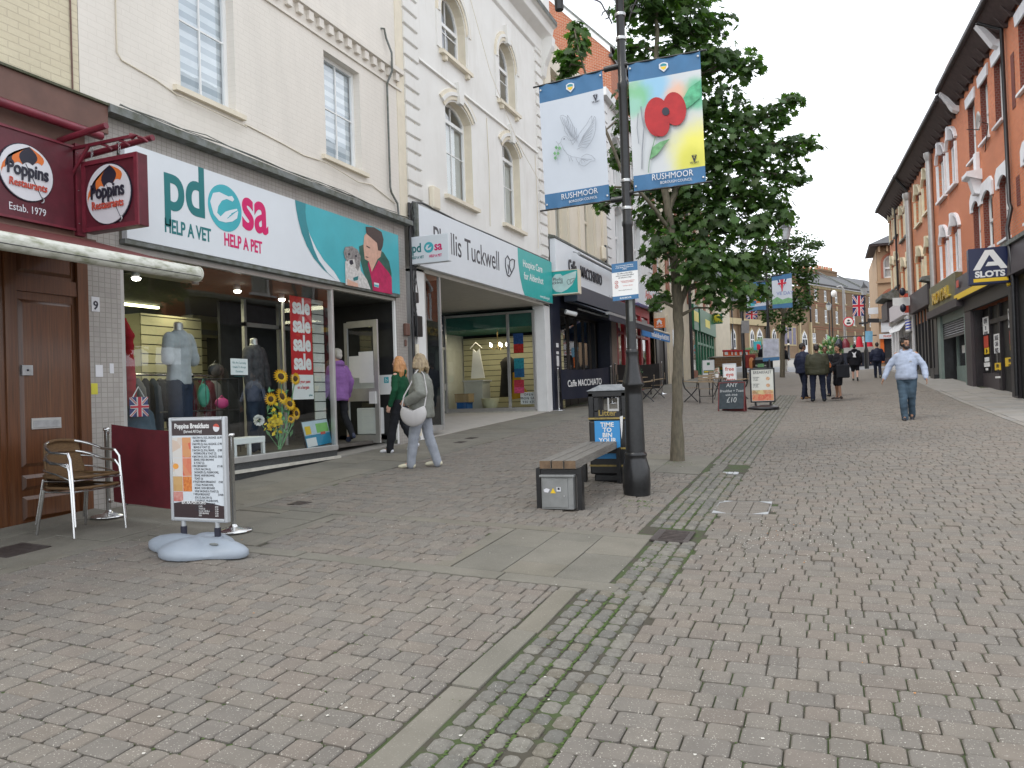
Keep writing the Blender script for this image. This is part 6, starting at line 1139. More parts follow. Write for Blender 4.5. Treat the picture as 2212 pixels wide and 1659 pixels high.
def banner(name,lab,corners,art,post,hem=True):
 """corners TL TR BR BL on the sight lines; the cloth hangs in the plane of the post, across the street"""
 P=[onY(a,b,post.y)for a,b in corners];t=thing(name,lab,'banner',P[3])
 def q(u,v):
  a=P[3].lerp(P[2],u);b=P[0].lerp(P[1],u);p=a.lerp(b,v);rip=.010*math.sin(u*21+v*2)*max(0,1-min(v,1-v)*7)+.012*math.sin(v*3.1)*math.sin(u*4);return p+Vector((0,rip,0))
 def patch(m,u0,u1,v0,v1,nu=24,nv=12,name='cloth',d=0,par=t,label=None):
  mb=MB();V=[q(u0+(u1-u0)*i/nu,v0+(v1-v0)*j/nv)-Vector((0,d,0))for j in range(nv+1)for i in range(nu+1)]
  mb.add(V,[(j*(nu+1)+i,j*(nu+1)+i+1,(j+1)*(nu+1)+i+1,(j+1)*(nu+1)+i)for j in range(nv)for i in range(nu)],m,True);return part(name,mb,par,label)
 patch(m_blue,0,1,.86,1,name='top_band');patch(m_blue,0,1,0,.125,name='bottom_band');c=patch(m_bwhite,0,1,.125,.86,name='cloth')
 def F(u,v,d=.006):return q(u,v)-Vector((0,d,0))
 W_=(P[1]-P[0]).length;U=(P[1]-P[0]).normalized()
 e=MB();cu,cv=.5,.925;rr=.052
 sh=[(-1,.8),(-.3,1.1),(.3,1.1),(1,.8),(1.05,-.2),(0,-1.15),(-1.05,-.2)]
 e.prism(m_badge,[F(cu+x*rr*1.15,cv+y*rr*.62,.012)for x,y in sh],(0,-.002,0));e.prism(m_teal2,[F(cu+x*rr*.8,cv+y*rr*.42+.003,.015)for x,y in sh[:4]+[(1,.2),(-1,.2)]],(0,-.001,0));e.prism(m_sy,[F(cu+x*rr*.8,cv+y*rr*.42,.015)for x,y in[(-1,.15),(1,.15),(.7,-.5),(0,-1),(-.7,-.5)]],(0,-.001,0));part('crest',e,t)
 wv=Vector((0,0,1));wv=(wv-U*wv.dot(U)).normalized()
 text('lettering','RUSHMOOR',W_*.12,F(.55,.066,.013),U,wv,m_badge,t,bold=.0,sx=.86,ext=.001);text('lettering','BOROUGH COUNCIL',W_*.055,F(.6,.030,.013),U,wv,m_badge,t,bold=0,sx=.82,ext=.001)
 for u,v in((.03,.96),(.97,.96),(.03,.04),(.97,.04)):part('eyelet',MB().lathe(m_strap,F(u,v,.012),[(.007,0),(.013,.001),(.013,.004),(.007,.005)],10,Fr((0,0,0),(1,0,0),(0,0,1),(0,-1,0))),t)
 out=P[0]if abs(P[0].x-post.x)>abs(P[1].x-post.x)else P[1]
 for a,b_ in((P[0],P[1]),(P[3],P[2])):
  o,i_=(a,b_)if abs(a.x-post.x)>abs(b_.x-post.x)else(b_,a);d=(o-i_).normalized();inn=Vector((post.x,post.y,i_.z-d.z*abs(i_.x-post.x)))
  part('rod',MB().tube(m_post,[inn,i_,o+d*.07],.011,6),t);part('bracket',MB().tube(m_post,[inn,inn.lerp(i_,.9)],.035,8),t)
 art(t,F,W_,U,wv)
def v_mark(t,F,u,v,W_,U,wv):text('lettering','V',W_*.13,F(u,v,.013),U,wv,m_ink,t,bold=.03,sx=.8,ext=.001);text('lettering','80',W_*.05,F(u,v+.035,.016),U,wv,m_ink,t,ext=.001);text('lettering','VE DAY',W_*.035,F(u,v-.012,.015),U,wv,m_ink,t,bold=.02,ext=.001)
m_pencil=M('pencil_line',(.30,.32,.36),.7);m_leafg=M('printed_leaf_green',(.16,.36,.17),.7,var=.3,scale=20)
z3=lambda x,y:((2048+x*1024/2212)/4096*2212,(0+y*1024/2212)/4096*2212)
def dove(t,F,W_,U,wv):
 BY=LP.y-.03;L_=MB();ln=lambda pts,m=m_pencil,r=.0022:L_.tube(m,[onY(*z3(*p),BY)for p in pts],r,4)
 ln([(560,1190),(530,1090),(490,1010),(478,995),(488,1060),(468,1010),(440,995),(420,1000),(415,1012),(430,1050),(450,1090),(455,1130),(475,1160),(500,1200),(525,1250)])
 for k in range(8):ln([(430+k*18,1010+k*14),(462+k*13,1090+k*14),(500+k*9,1165+k*9)])
 ln([(560,1190),(600,1130),(640,1080),(680,1010),(690,1000),(690,1060),(712,1005),(722,1015),(725,1060),(722,1120),(710,1170),(680,1230),(640,1280),(600,1270),(560,1290)])
 for k in range(8):ln([(715-k*6,1030+k*30),(660-k*8,1110+k*20),(610-k*6,1180+k*13)])
 ln([(525,1250),(560,1200),(580,1170)]);ln([(412,1240),(422,1225),(430,1195),(450,1180),(475,1185),(490,1210),(520,1215),(550,1190)]);ln([(425,1240),(445,1290),(480,1335),(520,1355),(560,1360),(600,1368),(604,1352),(640,1330),(690,1345),(718,1375),(715,1390),(680,1392),(650,1420),(625,1436),(590,1425),(565,1395),(552,1365)])
 for k in range(5):ln([(600,1370),(600+k*28-25,1425-k*12)])
 ln([(380,1222),(400,1245),(420,1232)]);ln([(490,1350),(500,1395)]);ln([(505,1355),(525,1395)]);ln([(400,1245),(398,1300),(380,1370)],m_leafg)
 part('dove_drawing',L_,t);e=MB()
 for c,s in(((382,1275),-1),((412,1280),1),((370,1325),-1),((398,1325),1),((374,1365),-1)):e.prism(m_leafg,[onY(*z3(c[0]+x*20,c[1]+y*18),BY)for x,y in((0,-1),(.7,0),(0,1),(-.7,0))],(0,-.002,0))
 e.ell(m_ink,onY(*z3(450,1200),BY),.008,.003,.008,8,5);part('sprig',e,t,kind='stuff');v_mark(t,F,.88,.775,W_,U,wv)
banner('street_banner','white council banner with a pencil drawn dove between blue bands, on the tall lamp post',[z3(230,745),z3(780,607),z3(845,1734),z3(290,1817)],dove,LP)
def soft(name,cols,base):
 """watercolour wash: soft round stains of colour on white cloth, laid out on the banner itself"""
 m=bpy.data.materials.new(name);t,p=nodes(m);N=t.nodes.new;K=t.links.new;g=N('ShaderNodeNewGeometry');prev=None
 n=N('ShaderNodeTexNoise');n.inputs['Scale'].default_value=5;n.inputs['Detail'].default_value=6;K(g.outputs['Position'],n.inputs['Vector'])
 dv=N('ShaderNodeVectorMath');dv.operation='MULTIPLY_ADD';dv.inputs[1].default_value=(.22,.22,.22);K(n.outputs['Color'],dv.inputs[0]);K(g.outputs['Position'],dv.inputs[2]);out=None
 for c,pos,r in cols:
  d=N('ShaderNodeVectorMath');d.operation='DISTANCE';d.inputs[1].default_value=Vector(pos)+Vector((.11,.11,.11));K(dv.outputs[0],d.inputs[0]);q=N('ShaderNodeMapRange');q.inputs[1].default_value=r*.3;q.inputs[2].default_value=r;q.inputs[3].default_value=.9;q.inputs[4].default_value=0;q.interpolation_type='SMOOTHSTEP';K(d.outputs['Value'],q.inputs[0])
  x=N('ShaderNodeMix');x.data_type='RGBA';x.inputs[7].default_value=rgb(c);K(q.outputs[0],x.inputs[0])
  if out is None:x.inputs[6].default_value=rgb(base)
  else:K(out,x.inputs[6])
  out=x.outputs[2]
 K(out,p.inputs['Base Color']);p.inputs['Roughness'].default_value=.65;return m
def poppy(t,F,W_,U,wv):
 BY=LP.y-.02;w=lambda x,y:onY(*z3(x,y),BY)
 m_wash=soft('watercolour_wash',[((.25,.50,.70),w(1200,760),.30),((.20,.50,.25),w(1060,830),.26),((.10,.45,.25),w(1580,800),.26),((.80,.75,.10),w(1640,1300),.50),((.62,.60,.10),w(1560,1420),.3),((.75,.45,.32),w(1420,800),.2),((.30,.55,.45),w(1050,900),.15)],(.56,.58,.60))
 for o in bpy.data.objects:
  if o.parent==t and o.name.startswith('cloth'):o.data.materials.clear();o.data.materials.append(m_wash)
 m_pr=M('poppy_red',(.46,.018,.022),.6,col2=(.34,.01,.015),scale=9);e=MB()
 def blob(cx,cy,rx,ry,n=28,rot=0,k=0):e.prism(m_pr,[onY(*z3(cx+rx*math.cos(a)*math.cos(rot)-ry*math.sin(a)*math.sin(rot),cy+rx*math.cos(a)*math.sin(rot)+ry*math.sin(a)*math.cos(rot)),BY-.003*k)for a in[i*2*math.pi/n*-1 for i in range(n)]],(0,-.003,0))
 blob(1255,1010,110,170,rot=-.05);blob(1405,940,100,145,rot=-.12,k=1);blob(1290,1080,72,100,k=2);part('poppy_petals',e,t)
 e=MB();e.prism(m_ink,[onY(*z3(1328+32*math.cos(-i*.4),963+36*math.sin(-i*.4)),BY-.012)for i in range(16)],(0,-.003,0));part('poppy_centre',e,t)
 e=MB();e.tube(m_leafg,[w(1240,1180),w(1205,1300),w(1185,1400),w(1180,1490)],.012,4,flat=.3);e.prism(m_leafg,[w(1190,1380),w(1215,1270),w(1280,1225),w(1365,1200),w(1310,1260),w(1260,1330)],(0,-.002,0));e.prism(M('printed_sea_green',(.10,.40,.22),.7,var=.4,scale=12),[w(1480,850),w(1530,760),w(1630,690),w(1630,840),w(1560,900),w(1510,940)],(0,-.002,0));part('poppy_leaves',e,t,kind='stuff')
 e=MB();e.tube(m_pencil,[w(1115,920),w(1120,990),w(1140,1100),w(1125,1300),w(1122,1460)],.006,4);e.tube(m_pencil,[w(1090,980),w(1080,1100),w(1095,1240)],.004,4);part('brush_lines',e,t,kind='stuff');v_mark(t,F,.86,.165,W_,U,wv)
banner('street_banner','council banner with a painted red poppy on watercolour washes, on the tall lamp post',[z3(1000,555),z3(1625,440),z3(1675,1575),z3(1055,1660)],poppy,LP)
P=[onY(a,b,LP.y-.09)for a,b in((1321,571),(1377,564),(1380,644),(1324,651))]
t=thing('order_notice','white and blue council order notice with small print, strapped to the lamp post','notice',P[3]);U=((P[1]-P[0])+(P[2]-P[3])).normalized();wv=((P[0]-P[3])+(P[1]-P[2])).normalized();NF=Fr(P[3],U,U.cross(wv),wv);w,h=(P[1]-P[0]).length,(P[0]-P[3]).length
part('plate',MB().box(m_white,0,w,0,.004,0,h,NF),t,bevel=.001);part('top_band',MB().box(m_blue,0,w,.0041,.005,h*.76,h,NF).box(m_blue,0,w,.0041,.005,0,h*.12,NF),t,kind='stuff')
for k,(s_,z,m,sz)in enumerate((('You are in an area controlled by',.915,m_white,.045),('a Public Spaces Protection Order',.865,m_white,.045),('(PSPO)',.815,m_white,.045),('The effect of the PSPO',.70,TXT,.055),('is that an authorised officer',.645,TXT,.055),('can ask you to stop:',.59,TXT,.055),('Drinking alcohol in a public place',.50,m_redink,.035),('surrendering any containers',.465,m_redink,.035),('Urinating or defecating',.37,m_redink,.035),('Failure to comply may result in a fine',.26,TXT,.03),('RUSHMOOR',.035,m_white,.07))):text('lettering',s_,sz*w*1.35,NF(w*(.5 if m!=m_redink else .6),.0055,z*h),U,wv,m,t,bold=.012,ext=.0003,sx=.85)
for z in(.49,.38):part('ban_symbol',MB().tube(m_redink,[NF(w*.17+w*.06*math.cos(a),.006,z*h+w*.06*math.sin(a))for a in[i*.5236 for i in range(13)]],.0025,4).tube(m_redink,[NF(w*.13,.006,z*h-w*.04),NF(w*.21,.006,z*h+w*.04)],.0022,4),t)
part('sticker',MB().box(m_lead,-.02,.02,.066,.069,2.0,2.28,Fr(LP,(.9,.3,0),(.3,-.95,0))),lp)
# ------------------------------------------------------------------ litter bin
c=onG(1310,1020);BP=Vector((-2.52,9.15,G(-2.52,9.15)))
Pb=[onG(1272,1018),onG(1352,1024)]
by=9.55;xl=onY(1272,1000,by).x;xr=xl+.53;BP=Vector(((xl+xr)/2,by,G((xl+xr)/2,by)))
bn_=thing('litter_bin','black square litter bin with gold bands and a blue gum notice behind the bench','litter bin',BP);QF=Fr(BP,(1,0,0),(0,-1,0));hw=.25
m_bin=M('black_bin_plastic',(.013,.013,.014),.38,var=.3,scale=12,bump=.1,bscale=70);m_gld=M('worn_gold_paint',(.30,.22,.06),.5,var=.4,scale=25)
mb=MB().box(m_bin,-hw,hw,-2*hw,0,.1,.78,QF).box(m_bin,-hw+.04,hw-.04,-2*hw+.04,-.04,0,.1,QF);part('body',mb,bn_,bevel=.02,seg=2)
mb=MB()
for s in(-hw,hw-.07):mb.box(m_bin,s,s+.07,-.07,0,.781,1.14,QF).box(m_bin,s,s+.07,-2*hw,-2*hw+.07,.781,1.14,QF)
mb.box(m_bin,-hw+.07,hw-.07,-.03,-.001,.781,.90,QF).box(m_bin,-hw+.07,-.12,-.03,-.001,.90,1.08,QF).box(m_bin,.15,hw-.07,-.03,-.001,.90,1.08,QF).box(m_bin,-hw,hw,-2*hw,0,1.081,1.16,QF).box(m_bin,-hw+.07,hw-.07,-2*hw,-2*hw+.03,.781,.9,QF);part('hood',mb,bn_,bevel=.01)
part('aperture_rim',MB().box(m_alu,.0,.15,-.035,-.028,.90,.93,QF).box(m_alu,.13,.15,-.035,-.028,.93,1.07,QF).box(m_alu,.0,.02,-.035,-.028,.93,1.07,QF),bn_,kind='stuff')
T=.30;part('lid',MB().add([QF(-hw-.02,.02,1.16),QF(hw+.02,.02,1.16),QF(hw+.02,-2*hw-.02,1.16),QF(-hw-.02,-2*hw-.02,1.16),QF(-.12,-.13,1.24),QF(.12,-.13,1.24),QF(.12,-.37,1.24),QF(-.12,-.37,1.24)],[(0,1,5,4),(1,2,6,5),(2,3,7,6),(3,0,4,7),(4,5,6,7),(3,2,1,0)],M('worn_grey_lid',(.26,.27,.28),.5,col2=(.12,.13,.14),scale=9)),bn_,bevel=.008)
for z in(.20,.42,.80):part('gold_band',MB().box(m_gld,-hw-.004,hw+.004,-2*hw-.004,.006,z,z+.022,QF),bn_)
text('lettering','Litter',.105,QF(0,.003,.845),QF.u,(0,0,1),m_gld,bn_,bold=.02)
m_gum=M('gum_notice_blue',(.04,.28,.62),.4,var=.04);g=part('gum_notice',MB().box(m_gum,-.17,.16,.0062,.010,.30,.78,QF),bn_)
for k,s_ in enumerate(('TIME','TO','BIN','YOUR','GUM?')):text('lettering',s_,.078,QF(-.005,.0102,.705-k*.066),QF.u,(0,0,1),m_white,g,bold=.03,sx=1.05)
part('gum_figure',MB().ell(m_white,QF(-.03,.011,.38),.03,.003,.02,8,5),g);part('tape_scrap',MB().prism(m_white,[QF(.165,.012,.83),QF(.205,.012,.84),QF(.195,.012,.7),QF(.18,.012,.55),QF(.17,.012,.7)],(0,-.002,0)),bn_)
# ------------------------------------------------------------------ bench with steel cabinet
cl,cr_=onG(1165,1100),onG(1250,1103);E1=onG(1335,1044)
bx0,bx1=cl.x,cr_.x;b0=(cl.y+cr_.y)/2;ln_=(E1-cr_).length+.10;zb0=G((bx0+bx1)/2,b0)
bc=thing('street_bench','backless timber bench on black steel legs between the lamp post and the shops','bench',((bx0+bx1)/2,b0,zb0))
BD=Vector((E1.x-cr_.x,E1.y-cr_.y,0)).normalized();BU=Vector((BD.y,-BD.x,0));NFr=Fr((bx0,b0,0),BU,BD);bw=bx1-bx0;E2=onG(1331,1046)
m_tim=M('weathered_timber',(.20,.185,.165),.75,col2=(.12,.11,.095),scale=5,stretch=(16,1.2,16),bump=.4,bscale=30);m_tend=M('timber_end',(.20,.13,.075),.8,col2=(.10,.065,.04),scale=14)
sl2=(bw-.0)/3
for k in range(3):part('slat',MB().box(m_tim,k*sl2+.006,(k+1)*sl2-.006,.0,ln_,.0,.085,Fr((bx0,b0,zb0+.43),BU,BD+Vector((0,0,.04)))).box(m_tend,k*sl2+.008,(k+1)*sl2-.008,-.002,-.0005,.002,.083,Fr((bx0,b0,zb0+.43),BU,BD+Vector((0,0,.04)))),bc,bevel=.006)
for yy in(0.02,ln_-.1):
 z0=zb0+.04*yy
 for x in(-.045,bw-.005):part('leg',MB().prism(m_post,[NFr(x,yy,z0-.03),NFr(x+.05,yy,z0-.03),NFr(x+.05,yy,z0+.45),NFr(x,yy,z0+.43)],BD*.09),bc,bevel=.004)
 part('cross_bar',MB().box(m_post,.006,bw-.006,yy+.01,yy+.08,z0+.37,z0+.42,NFr),bc)
kb=thing('steel_cabinet','small grey steel cabinet with stickers standing under the near end of the bench','cabinet',(bx0+bw/2,b0,zb0));m_cab=M('galvanised_cabinet',(.27,.275,.27),.42,.35,col2=(.20,.205,.20),scale=7,bump=.1)
part('body',MB().box(m_cab,.03,bw-.035,-.035,.20,zb0+.01,zb0+.345,NFr),kb,bevel=.004);part('hood',MB().box(m_cab,.015,bw-.02,-.055,.21,zb0+.346,zb0+.37,NFr),kb,bevel=.004);part('door_panel',MB().box(m_cab,.045,bw-.09,-.046,-.036,zb0+.03,zb0+.335,NFr),kb,bevel=.003)
part('lock',MB().lathe(m_strap,NFr(bw-.13,-.047,zb0+.15),[(.008,0),(.008,.005),(0,.006)],8,Fr((0,0,0),(1,0,0),(0,0,1),(0,-1,0))),kb)
SF_=Fr((bx0,b0-.047,zb0),(1,0,0),(0,-1,0));part('warning_sticker',MB().prism(m_sy,[SF_(.135,0,.18),SF_(.195,0,.18),SF_(.165,0,.235)],(0,-.001,0)),kb);part('sticker',MB().box(m_badge,.205,.25,0,.001,.20,.245,SF_).box(m_ink,.215,.24,.0011,.0016,.215,.24,SF_),kb);part('sticker',MB().prism(m_badge,[SF_(.07,0,.19),SF_(.11,0,.185),SF_(.13,0,.22),SF_(.09,0,.232),SF_(.06,0,.215)],(0,-.001,0)),kb)
# ------------------------------------------------------------------ street trees
def leafmat(name,col,col2):
 m=M(name,col,.5,col2=col2,scale=3,tint=True,spec=.4);t=m.node_tree;N=t.nodes.new;K=t.links.new
 p=[n for n in t.nodes if n.type=='BSDF_PRINCIPLED'][0];o=[n for n in t.nodes if n.type=='OUTPUT_MATERIAL'][0];tr=N('ShaderNodeBsdfTranslucent');mi=N('ShaderNodeMixShader');mi.inputs[0].default_value=.42
 src=p.inputs['Base Color'].links[0].from_socket;g=N('ShaderNodeMix');g.data_type='RGBA';g.blend_type='MULTIPLY';g.inputs[0].default_value=1;g.inputs[7].default_value=(1.5,1.9,.7,1);K(src,g.inputs[6]);K(g.outputs[2],tr.inputs[0]);K(p.outputs[0],mi.inputs[1]);K(tr.outputs[0],mi.inputs[2]);K(mi.outputs[0],o.inputs[0]);return m
m_leaf=leafmat('maple_leaf',(.062,.118,.032),(.034,.07,.022));m_bark=M('bark',(.16,.135,.095),.9,col2=(.085,.075,.055),scale=6,stretch=(5,5,1.3),bump=.9,bscale=28,stain=.3,stain_col=(.12,.14,.06))
LEAF=[(0,-.1),(.16,-.38),(.28,-.12),(.52,-.22),(.40,.06),(.62,.22),(.30,.28),(.26,.56),(.10,.42),(0,.80),(-.10,.42),(-.26,.56),(-.30,.28),(-.62,.22),(-.40,.06),(-.52,-.22),(-.28,-.12),(-.16,-.38)]
def leaves(mb,c,r,n,size,rr,squash=.8,simple=False):
 V=[];F_=[];T=[]
 base=len(mb.v);k=mb.mi(m_leaf);L_=LEAF if not simple else LEAF[::2]
 for _ in range(n):
  d=Vector((rr.gauss(0,1),rr.gauss(0,1),rr.gauss(0,1))).normalized();q=rr.random()**.5;lump=1+.35*noise.noise(c+d*1.3)
  p=c+Vector((d.x,d.y,d.z*squash))*r*q*lump
  nrm_=(Vector((d.x,d.y,abs(d.z)*.6+.5))+Vector((rr.gauss(0,.45),rr.gauss(0,.45),rr.gauss(0,.3)))).normalized()
  down=Vector((d.x*.6+rr.gauss(0,.4),d.y*.6+rr.gauss(0,.4),-.6));a=(down-nrm_*down.dot(nrm_)).normalized();b=nrm_.cross(a);s=size*rr.uniform(.6,1.25)
  i0=len(mb.v);fold=rr.uniform(.05,.22)
  for x,y in L_:mb.v.append(tuple(p+b*(x*s)+a*(y*s)-nrm_*(abs(x)*fold*s)))
  h=len(L_)//2;t=rr.uniform(.5,1.45);tt=(t*rr.uniform(.9,1.15),t,t*.9)
  mb.f.append(tuple(i0+j for j in range(0,h+1)));mb.f.append(tuple([i0+h+j for j in range(0,len(L_)-h)]+[i0]));mb.m+=[k,k];mb.s+=[False,False];mb.tint+=[tt,tt]
def tree(name,label,base,stems,clusters,size,dens,simple=False,seed=1,r0=.1,group=None):
 rr=random.Random(seed);t=thing(name,label,'tree',base,group=group);P0=Vector(base);S_=[]
 for i,(pts,rad)in enumerate(stems):
  W3=[atD(a,b,P0)+_f*dz for a,b,dz in pts]
  if i==0:W3[0]=P0-Vector((0,0,.05))
  Q=[];R_=[]
  for j in range(len(W3)-1):
   for s in range(4):f=s/4;Q.append(W3[j].lerp(W3[j+1],f)+Vector((rr.gauss(0,.006),rr.gauss(0,.006),0)));R_.append((rad[j]+(rad[j+1]-rad[j])*f)*rr.uniform(.96,1.05))
  Q.append(W3[-1]);R_.append(rad[-1]);S_+=list(zip(Q,R_))if i or True else[]
  part('trunk' if i==0 else 'limb',MB().tube(m_bark,Q,R_,14 if i==0 else 9),t)
 mbl=MB();tw=MB()
 for a,b,r,dz in clusters:
  c=atD(a,b,P0)+_f*dz;rm=r/(CF/DS)*((c-EYE).dot(_f));leaves(mbl,c,rm,int(dens*rm*rm*4*3.14),size,rr,simple=simple)
  near=sorted(((q-c).length+.6*max(0,q.z-c.z),i)for i,(q,_)in enumerate(S_)if q.z>P0.z+1.8)[0][1];q,rq=S_[near]
  mid=q.lerp(c,.5)+Vector((rr.gauss(0,.05),rr.gauss(0,.05),.08));tw.tube(m_bark,[q,mid,c],[min(rq*.6,.035),.018,.008],5)
  for _ in range(3):e=c+Vector((rr.gauss(0,1),rr.gauss(0,1),rr.gauss(0,.6))).normalized()*rm*.5;tw.tube(m_bark,[mid.lerp(c,.5),e],[.008,.003],4)
 part('crown',mbl,t,kind='stuff');part('branches',tw,t,kind='stuff');return t
TB=onG(1463,995);TB.z=G(TB.x,TB.y)
st=[([(1463,1000,0),(1462,900,0),(1464,800,0),(1466,720,0),(1464,650,0),(1456,560,0),(1448,480,0),(1437,410,0),(1424,300,0),(1418,150,0),(1420,0,0)],[.115,.082,.074,.074,.08,.066,.058,.052,.045,.038,.025]),([(1468,660,0),(1492,600,.05),(1518,530,.1),(1545,470,.2),(1580,380,.3),(1605,300,.3)],[.05,.042,.038,.032,.022,.012]),([(1445,450,0),(1475,380,.2),(1500,280,.3),(1510,150,.3),(1500,20,.3)],[.05,.045,.04,.03,.02]),([(1450,500,0),(1400,440,-.1),(1340,380,-.2),(1270,200,-.2),(1245,110,-.2)],[.03,.028,.025,.018,.01]),([(1480,620,0),(1560,600,.2),(1640,590,.4)],[.03,.022,.01])]
CL=[(1232,128,38,-.1),(1250,90,32,0),(1222,160,24,0),(1245,60,22,0),(1400,20,70,0),(1480,40,75,.2),(1545,40,50,.3),(1430,-50,90,0),(1510,-60,80,.2),(1370,90,45,.2),(1355,0,40,.2),(1460,120,80,.3),(1540,120,60,.2),(1595,130,48,.2),(1640,125,26,.3),(1470,200,90,.4),(1560,210,75,.3),(1630,250,62,.3),(1690,235,40,.2),(1716,200,26,.2),(1740,205,14,.2),(1370,200,45,.3),(1350,260,30,.2),(1345,330,35,.2),(1320,425,26,0),(1300,448,20,0),(1350,420,30,0),(1480,300,95,.4),(1570,310,80,.3),(1650,325,65,.2),(1725,315,44,.1),(1762,305,24,.1),(1700,375,45,.1),(1740,380,20,.1),(1430,390,60,.4),(1510,400,90,.3),(1600,400,80,.2),(1670,430,50,.1),(1410,460,42,.2),(1470,490,70,.4),(1550,480,80,.1),(1630,490,60,0),(1690,470,30,0),(1400,560,32,-.3),(1425,530,45,-.3),(1500,570,75,-.2),(1580,570,70,.1),(1640,565,48,.2),(1410,610,30,-.2),(1520,630,50,-.4),(1590,640,45,-.2),(1545,670,24,-.3),(1640,630,30,0),(1445,640,28,.4),(1420,655,20,.2),(1690,560,26,.2)]
t1=tree('maple_tree','tall leafy maple standing in the paving just beyond the tall bannered lamp post',TB,st,CL,.125,80,seed=4)
TB2=onG(1690,815);TB2.z=G(TB2.x,TB2.y)
st2=[([(1690,815,0),(1690,760,0),(1691,710,0),(1695,660,0),(1702,600,0),(1705,540,0)],[.15,.12,.12,.11,.08,.05]),([(1692,690,0),(1720,650,.3),(1745,610,.5)],[.08,.06,.03]),([(1693,680,0),(1670,640,.3),(1650,590,.5)],[.08,.06,.03])]
CL2=[(1700,480,30,0),(1690,450,18,0),(1720,520,30,0),(1755,530,22,0),(1770,525,14,0),(1690,530,40,.5),(1650,560,40,.8),(1730,570,38,0),(1700,580,45,.5),(1745,600,26,0),(1640,610,40,.5),(1690,630,45,.3),(1740,640,28,0),(1755,560,20,.4),(1630,650,34,.8),(1665,680,30,.3),(1710,685,28,0),(1725,660,26,0),(1690,710,18,0),(1735,690,14,.4),(1620,600,30,1),(1610,560,30,1),(1660,520,30,1)]
tree('maple_tree','smaller street tree farther up the road with a thin trunk, behind the distant banners',TB2,st2,CL2,.22,34,simple=True,seed=9)
# ------------------------------------------------------------------ menu sign on its water base
m_chr=M('chrome',(.62,.62,.62),.16,.95,var=.1);m_sil=M('silver_frame',(.50,.52,.54),.35,.5,var=.05);m_base=M('grey_plastic_base',(.30,.34,.39),.42,var=.08,scale=5);m_choc=M('menu_brown',(.035,.018,.02),.35,var=.05);m_paper=M('menu_white',(.62,.66,.70),.35,var=.03)
def board_frame(corn,depths):
 P=[EYE+ray(a,b)*d for(a,b),d in zip(corn,depths)];U=((P[1]-P[0])+(P[2]-P[3])).normalized();Wv=Vector((0,0,1));U=(U-Wv*U.z).normalized();w=((P[1]-P[0]).length+(P[2]-P[3]).length)/2;h=((P[0]-P[3]).length+(P[1]-P[2]).length)/2
 c=(P[3]+P[2])/2;return Fr(c-U*(w/2),U,U.cross(Wv)),w,h
bf_,w,h=board_frame([(366,897),(487,905),(493,1134),(371,1120)],[6.66,6.42,6.42,6.66])
cx=bf_(w/2,0,0);zg=G(cx.x,cx.y)
ms=thing('menu_sign','silver framed breakfast menu board on a moulded grey base beside the maroon barrier','sign',(cx.x,cx.y,zg))
mb=MB();f=.032
mb.box(m_sil,0,f,-.035,.012,0,h,bf_).box(m_sil,w-f,w,-.035,.012,0,h,bf_).box(m_sil,f,w-f,-.035,.012,0,f,bf_).box(m_sil,f,w-f,-.035,.012,h-f,h,bf_);part('frame',mb,ms,bevel=.009,seg=2)
part('back_panel',MB().box(m_sil,f,w-f,-.03,-.005,f,h-f,bf_),ms);y0,y1=f,h-f;H0=y1-y0
po=part('menu_poster',MB().box(m_paper,f,w-f,-.004,.002,y0,y1,bf_),ms);pw_=w-2*f
part('heading_band',MB().box(m_choc,f,w-f,.0021,.003,y1-.15*H0,y1,bf_).box(m_choc,f,w-f,.0021,.003,y0,y0+.13*H0,bf_),po,kind='stuff')
part('curved_band',MB().prism(m_choc,[bf_(f+pw_*i/12,.0022,y0+(.125+.045*math.sin(math.pi*(.15+.85*i/12)))*H0)for i in range(13)]+[bf_(w-f,.0022,y0+.12*H0),bf_(f,.0022,y0+.12*H0)],bf_.n*.001),po)
T0=lambda s_,u,z,sz,m=TXT,al='LEFT',bold=.01,sx=.9:text('lettering',s_,sz,bf_(f+u*pw_,.0035,y0+z*H0),bf_.u,(0,0,1),m,po,bold=bold,align=al,sx=sx,ext=.0004)
T0('Poppins Breakfasts',.40,.925,.058,m_white,'CENTER',.035,.88);T0('(Served All Day)',.42,.878,.034,m_white,'CENTER',.01)
part('round_logo',MB().prism(m_badge,[bf_(f+.885*pw_+.034*math.cos(a),.0032,y0+.925*H0+.034*math.sin(a))for a in[i*.42 for i in range(15)]],bf_.n*.0006).prism(m_redink,[bf_(f+.885*pw_+.034*math.cos(a),.004,y0+.925*H0+.034*math.sin(a))for a in[.1+i*.3 for i in range(10)]],bf_.n*.0003),po)
rowsT=[('1 BACON (1), EGG, SAUSAGE','£6.90'),('   & FRIED BREAD',''),('2 BACON (2), EGG, SAUSAGE,','£7.90'),('   BEANS & TOAST (2)',''),('3 BACON (2), EGG, BEANS,','£7.80'),('   MUSHROOMS & TOAST (2)',''),('4 BACON (1), EGG, SAUSAGE,','£9.00'),('   BEANS, HASH BROWNS',''),('   & TOAST (2)',''),('5 BIG BREAKFAST','£11.60'),('   2 EGGS, BACON (2),',''),('   SAUSAGES (2), MUSHROOMS,',''),('   BEANS, HASH BROWNS,',''),('   TOAST (2)',''),('6 VEGETARIAN BREAKFAST','£9.00'),('   2 EGGS, MUSHROOMS,',''),('   BEANS, HASH BROWNS',''),('   VEGE SAUSAGE & TOAST (2)',''),('7 MEGA BREAKFAST','£14.80'),('   EGG (2), BACON (3),',''),('   3 SAUSAGES, MUSHROOMS,',''),('   BEANS, HASH BROWNS,',''),('   CHIPS & TOAST (2)',''),('   Please order by number','')]
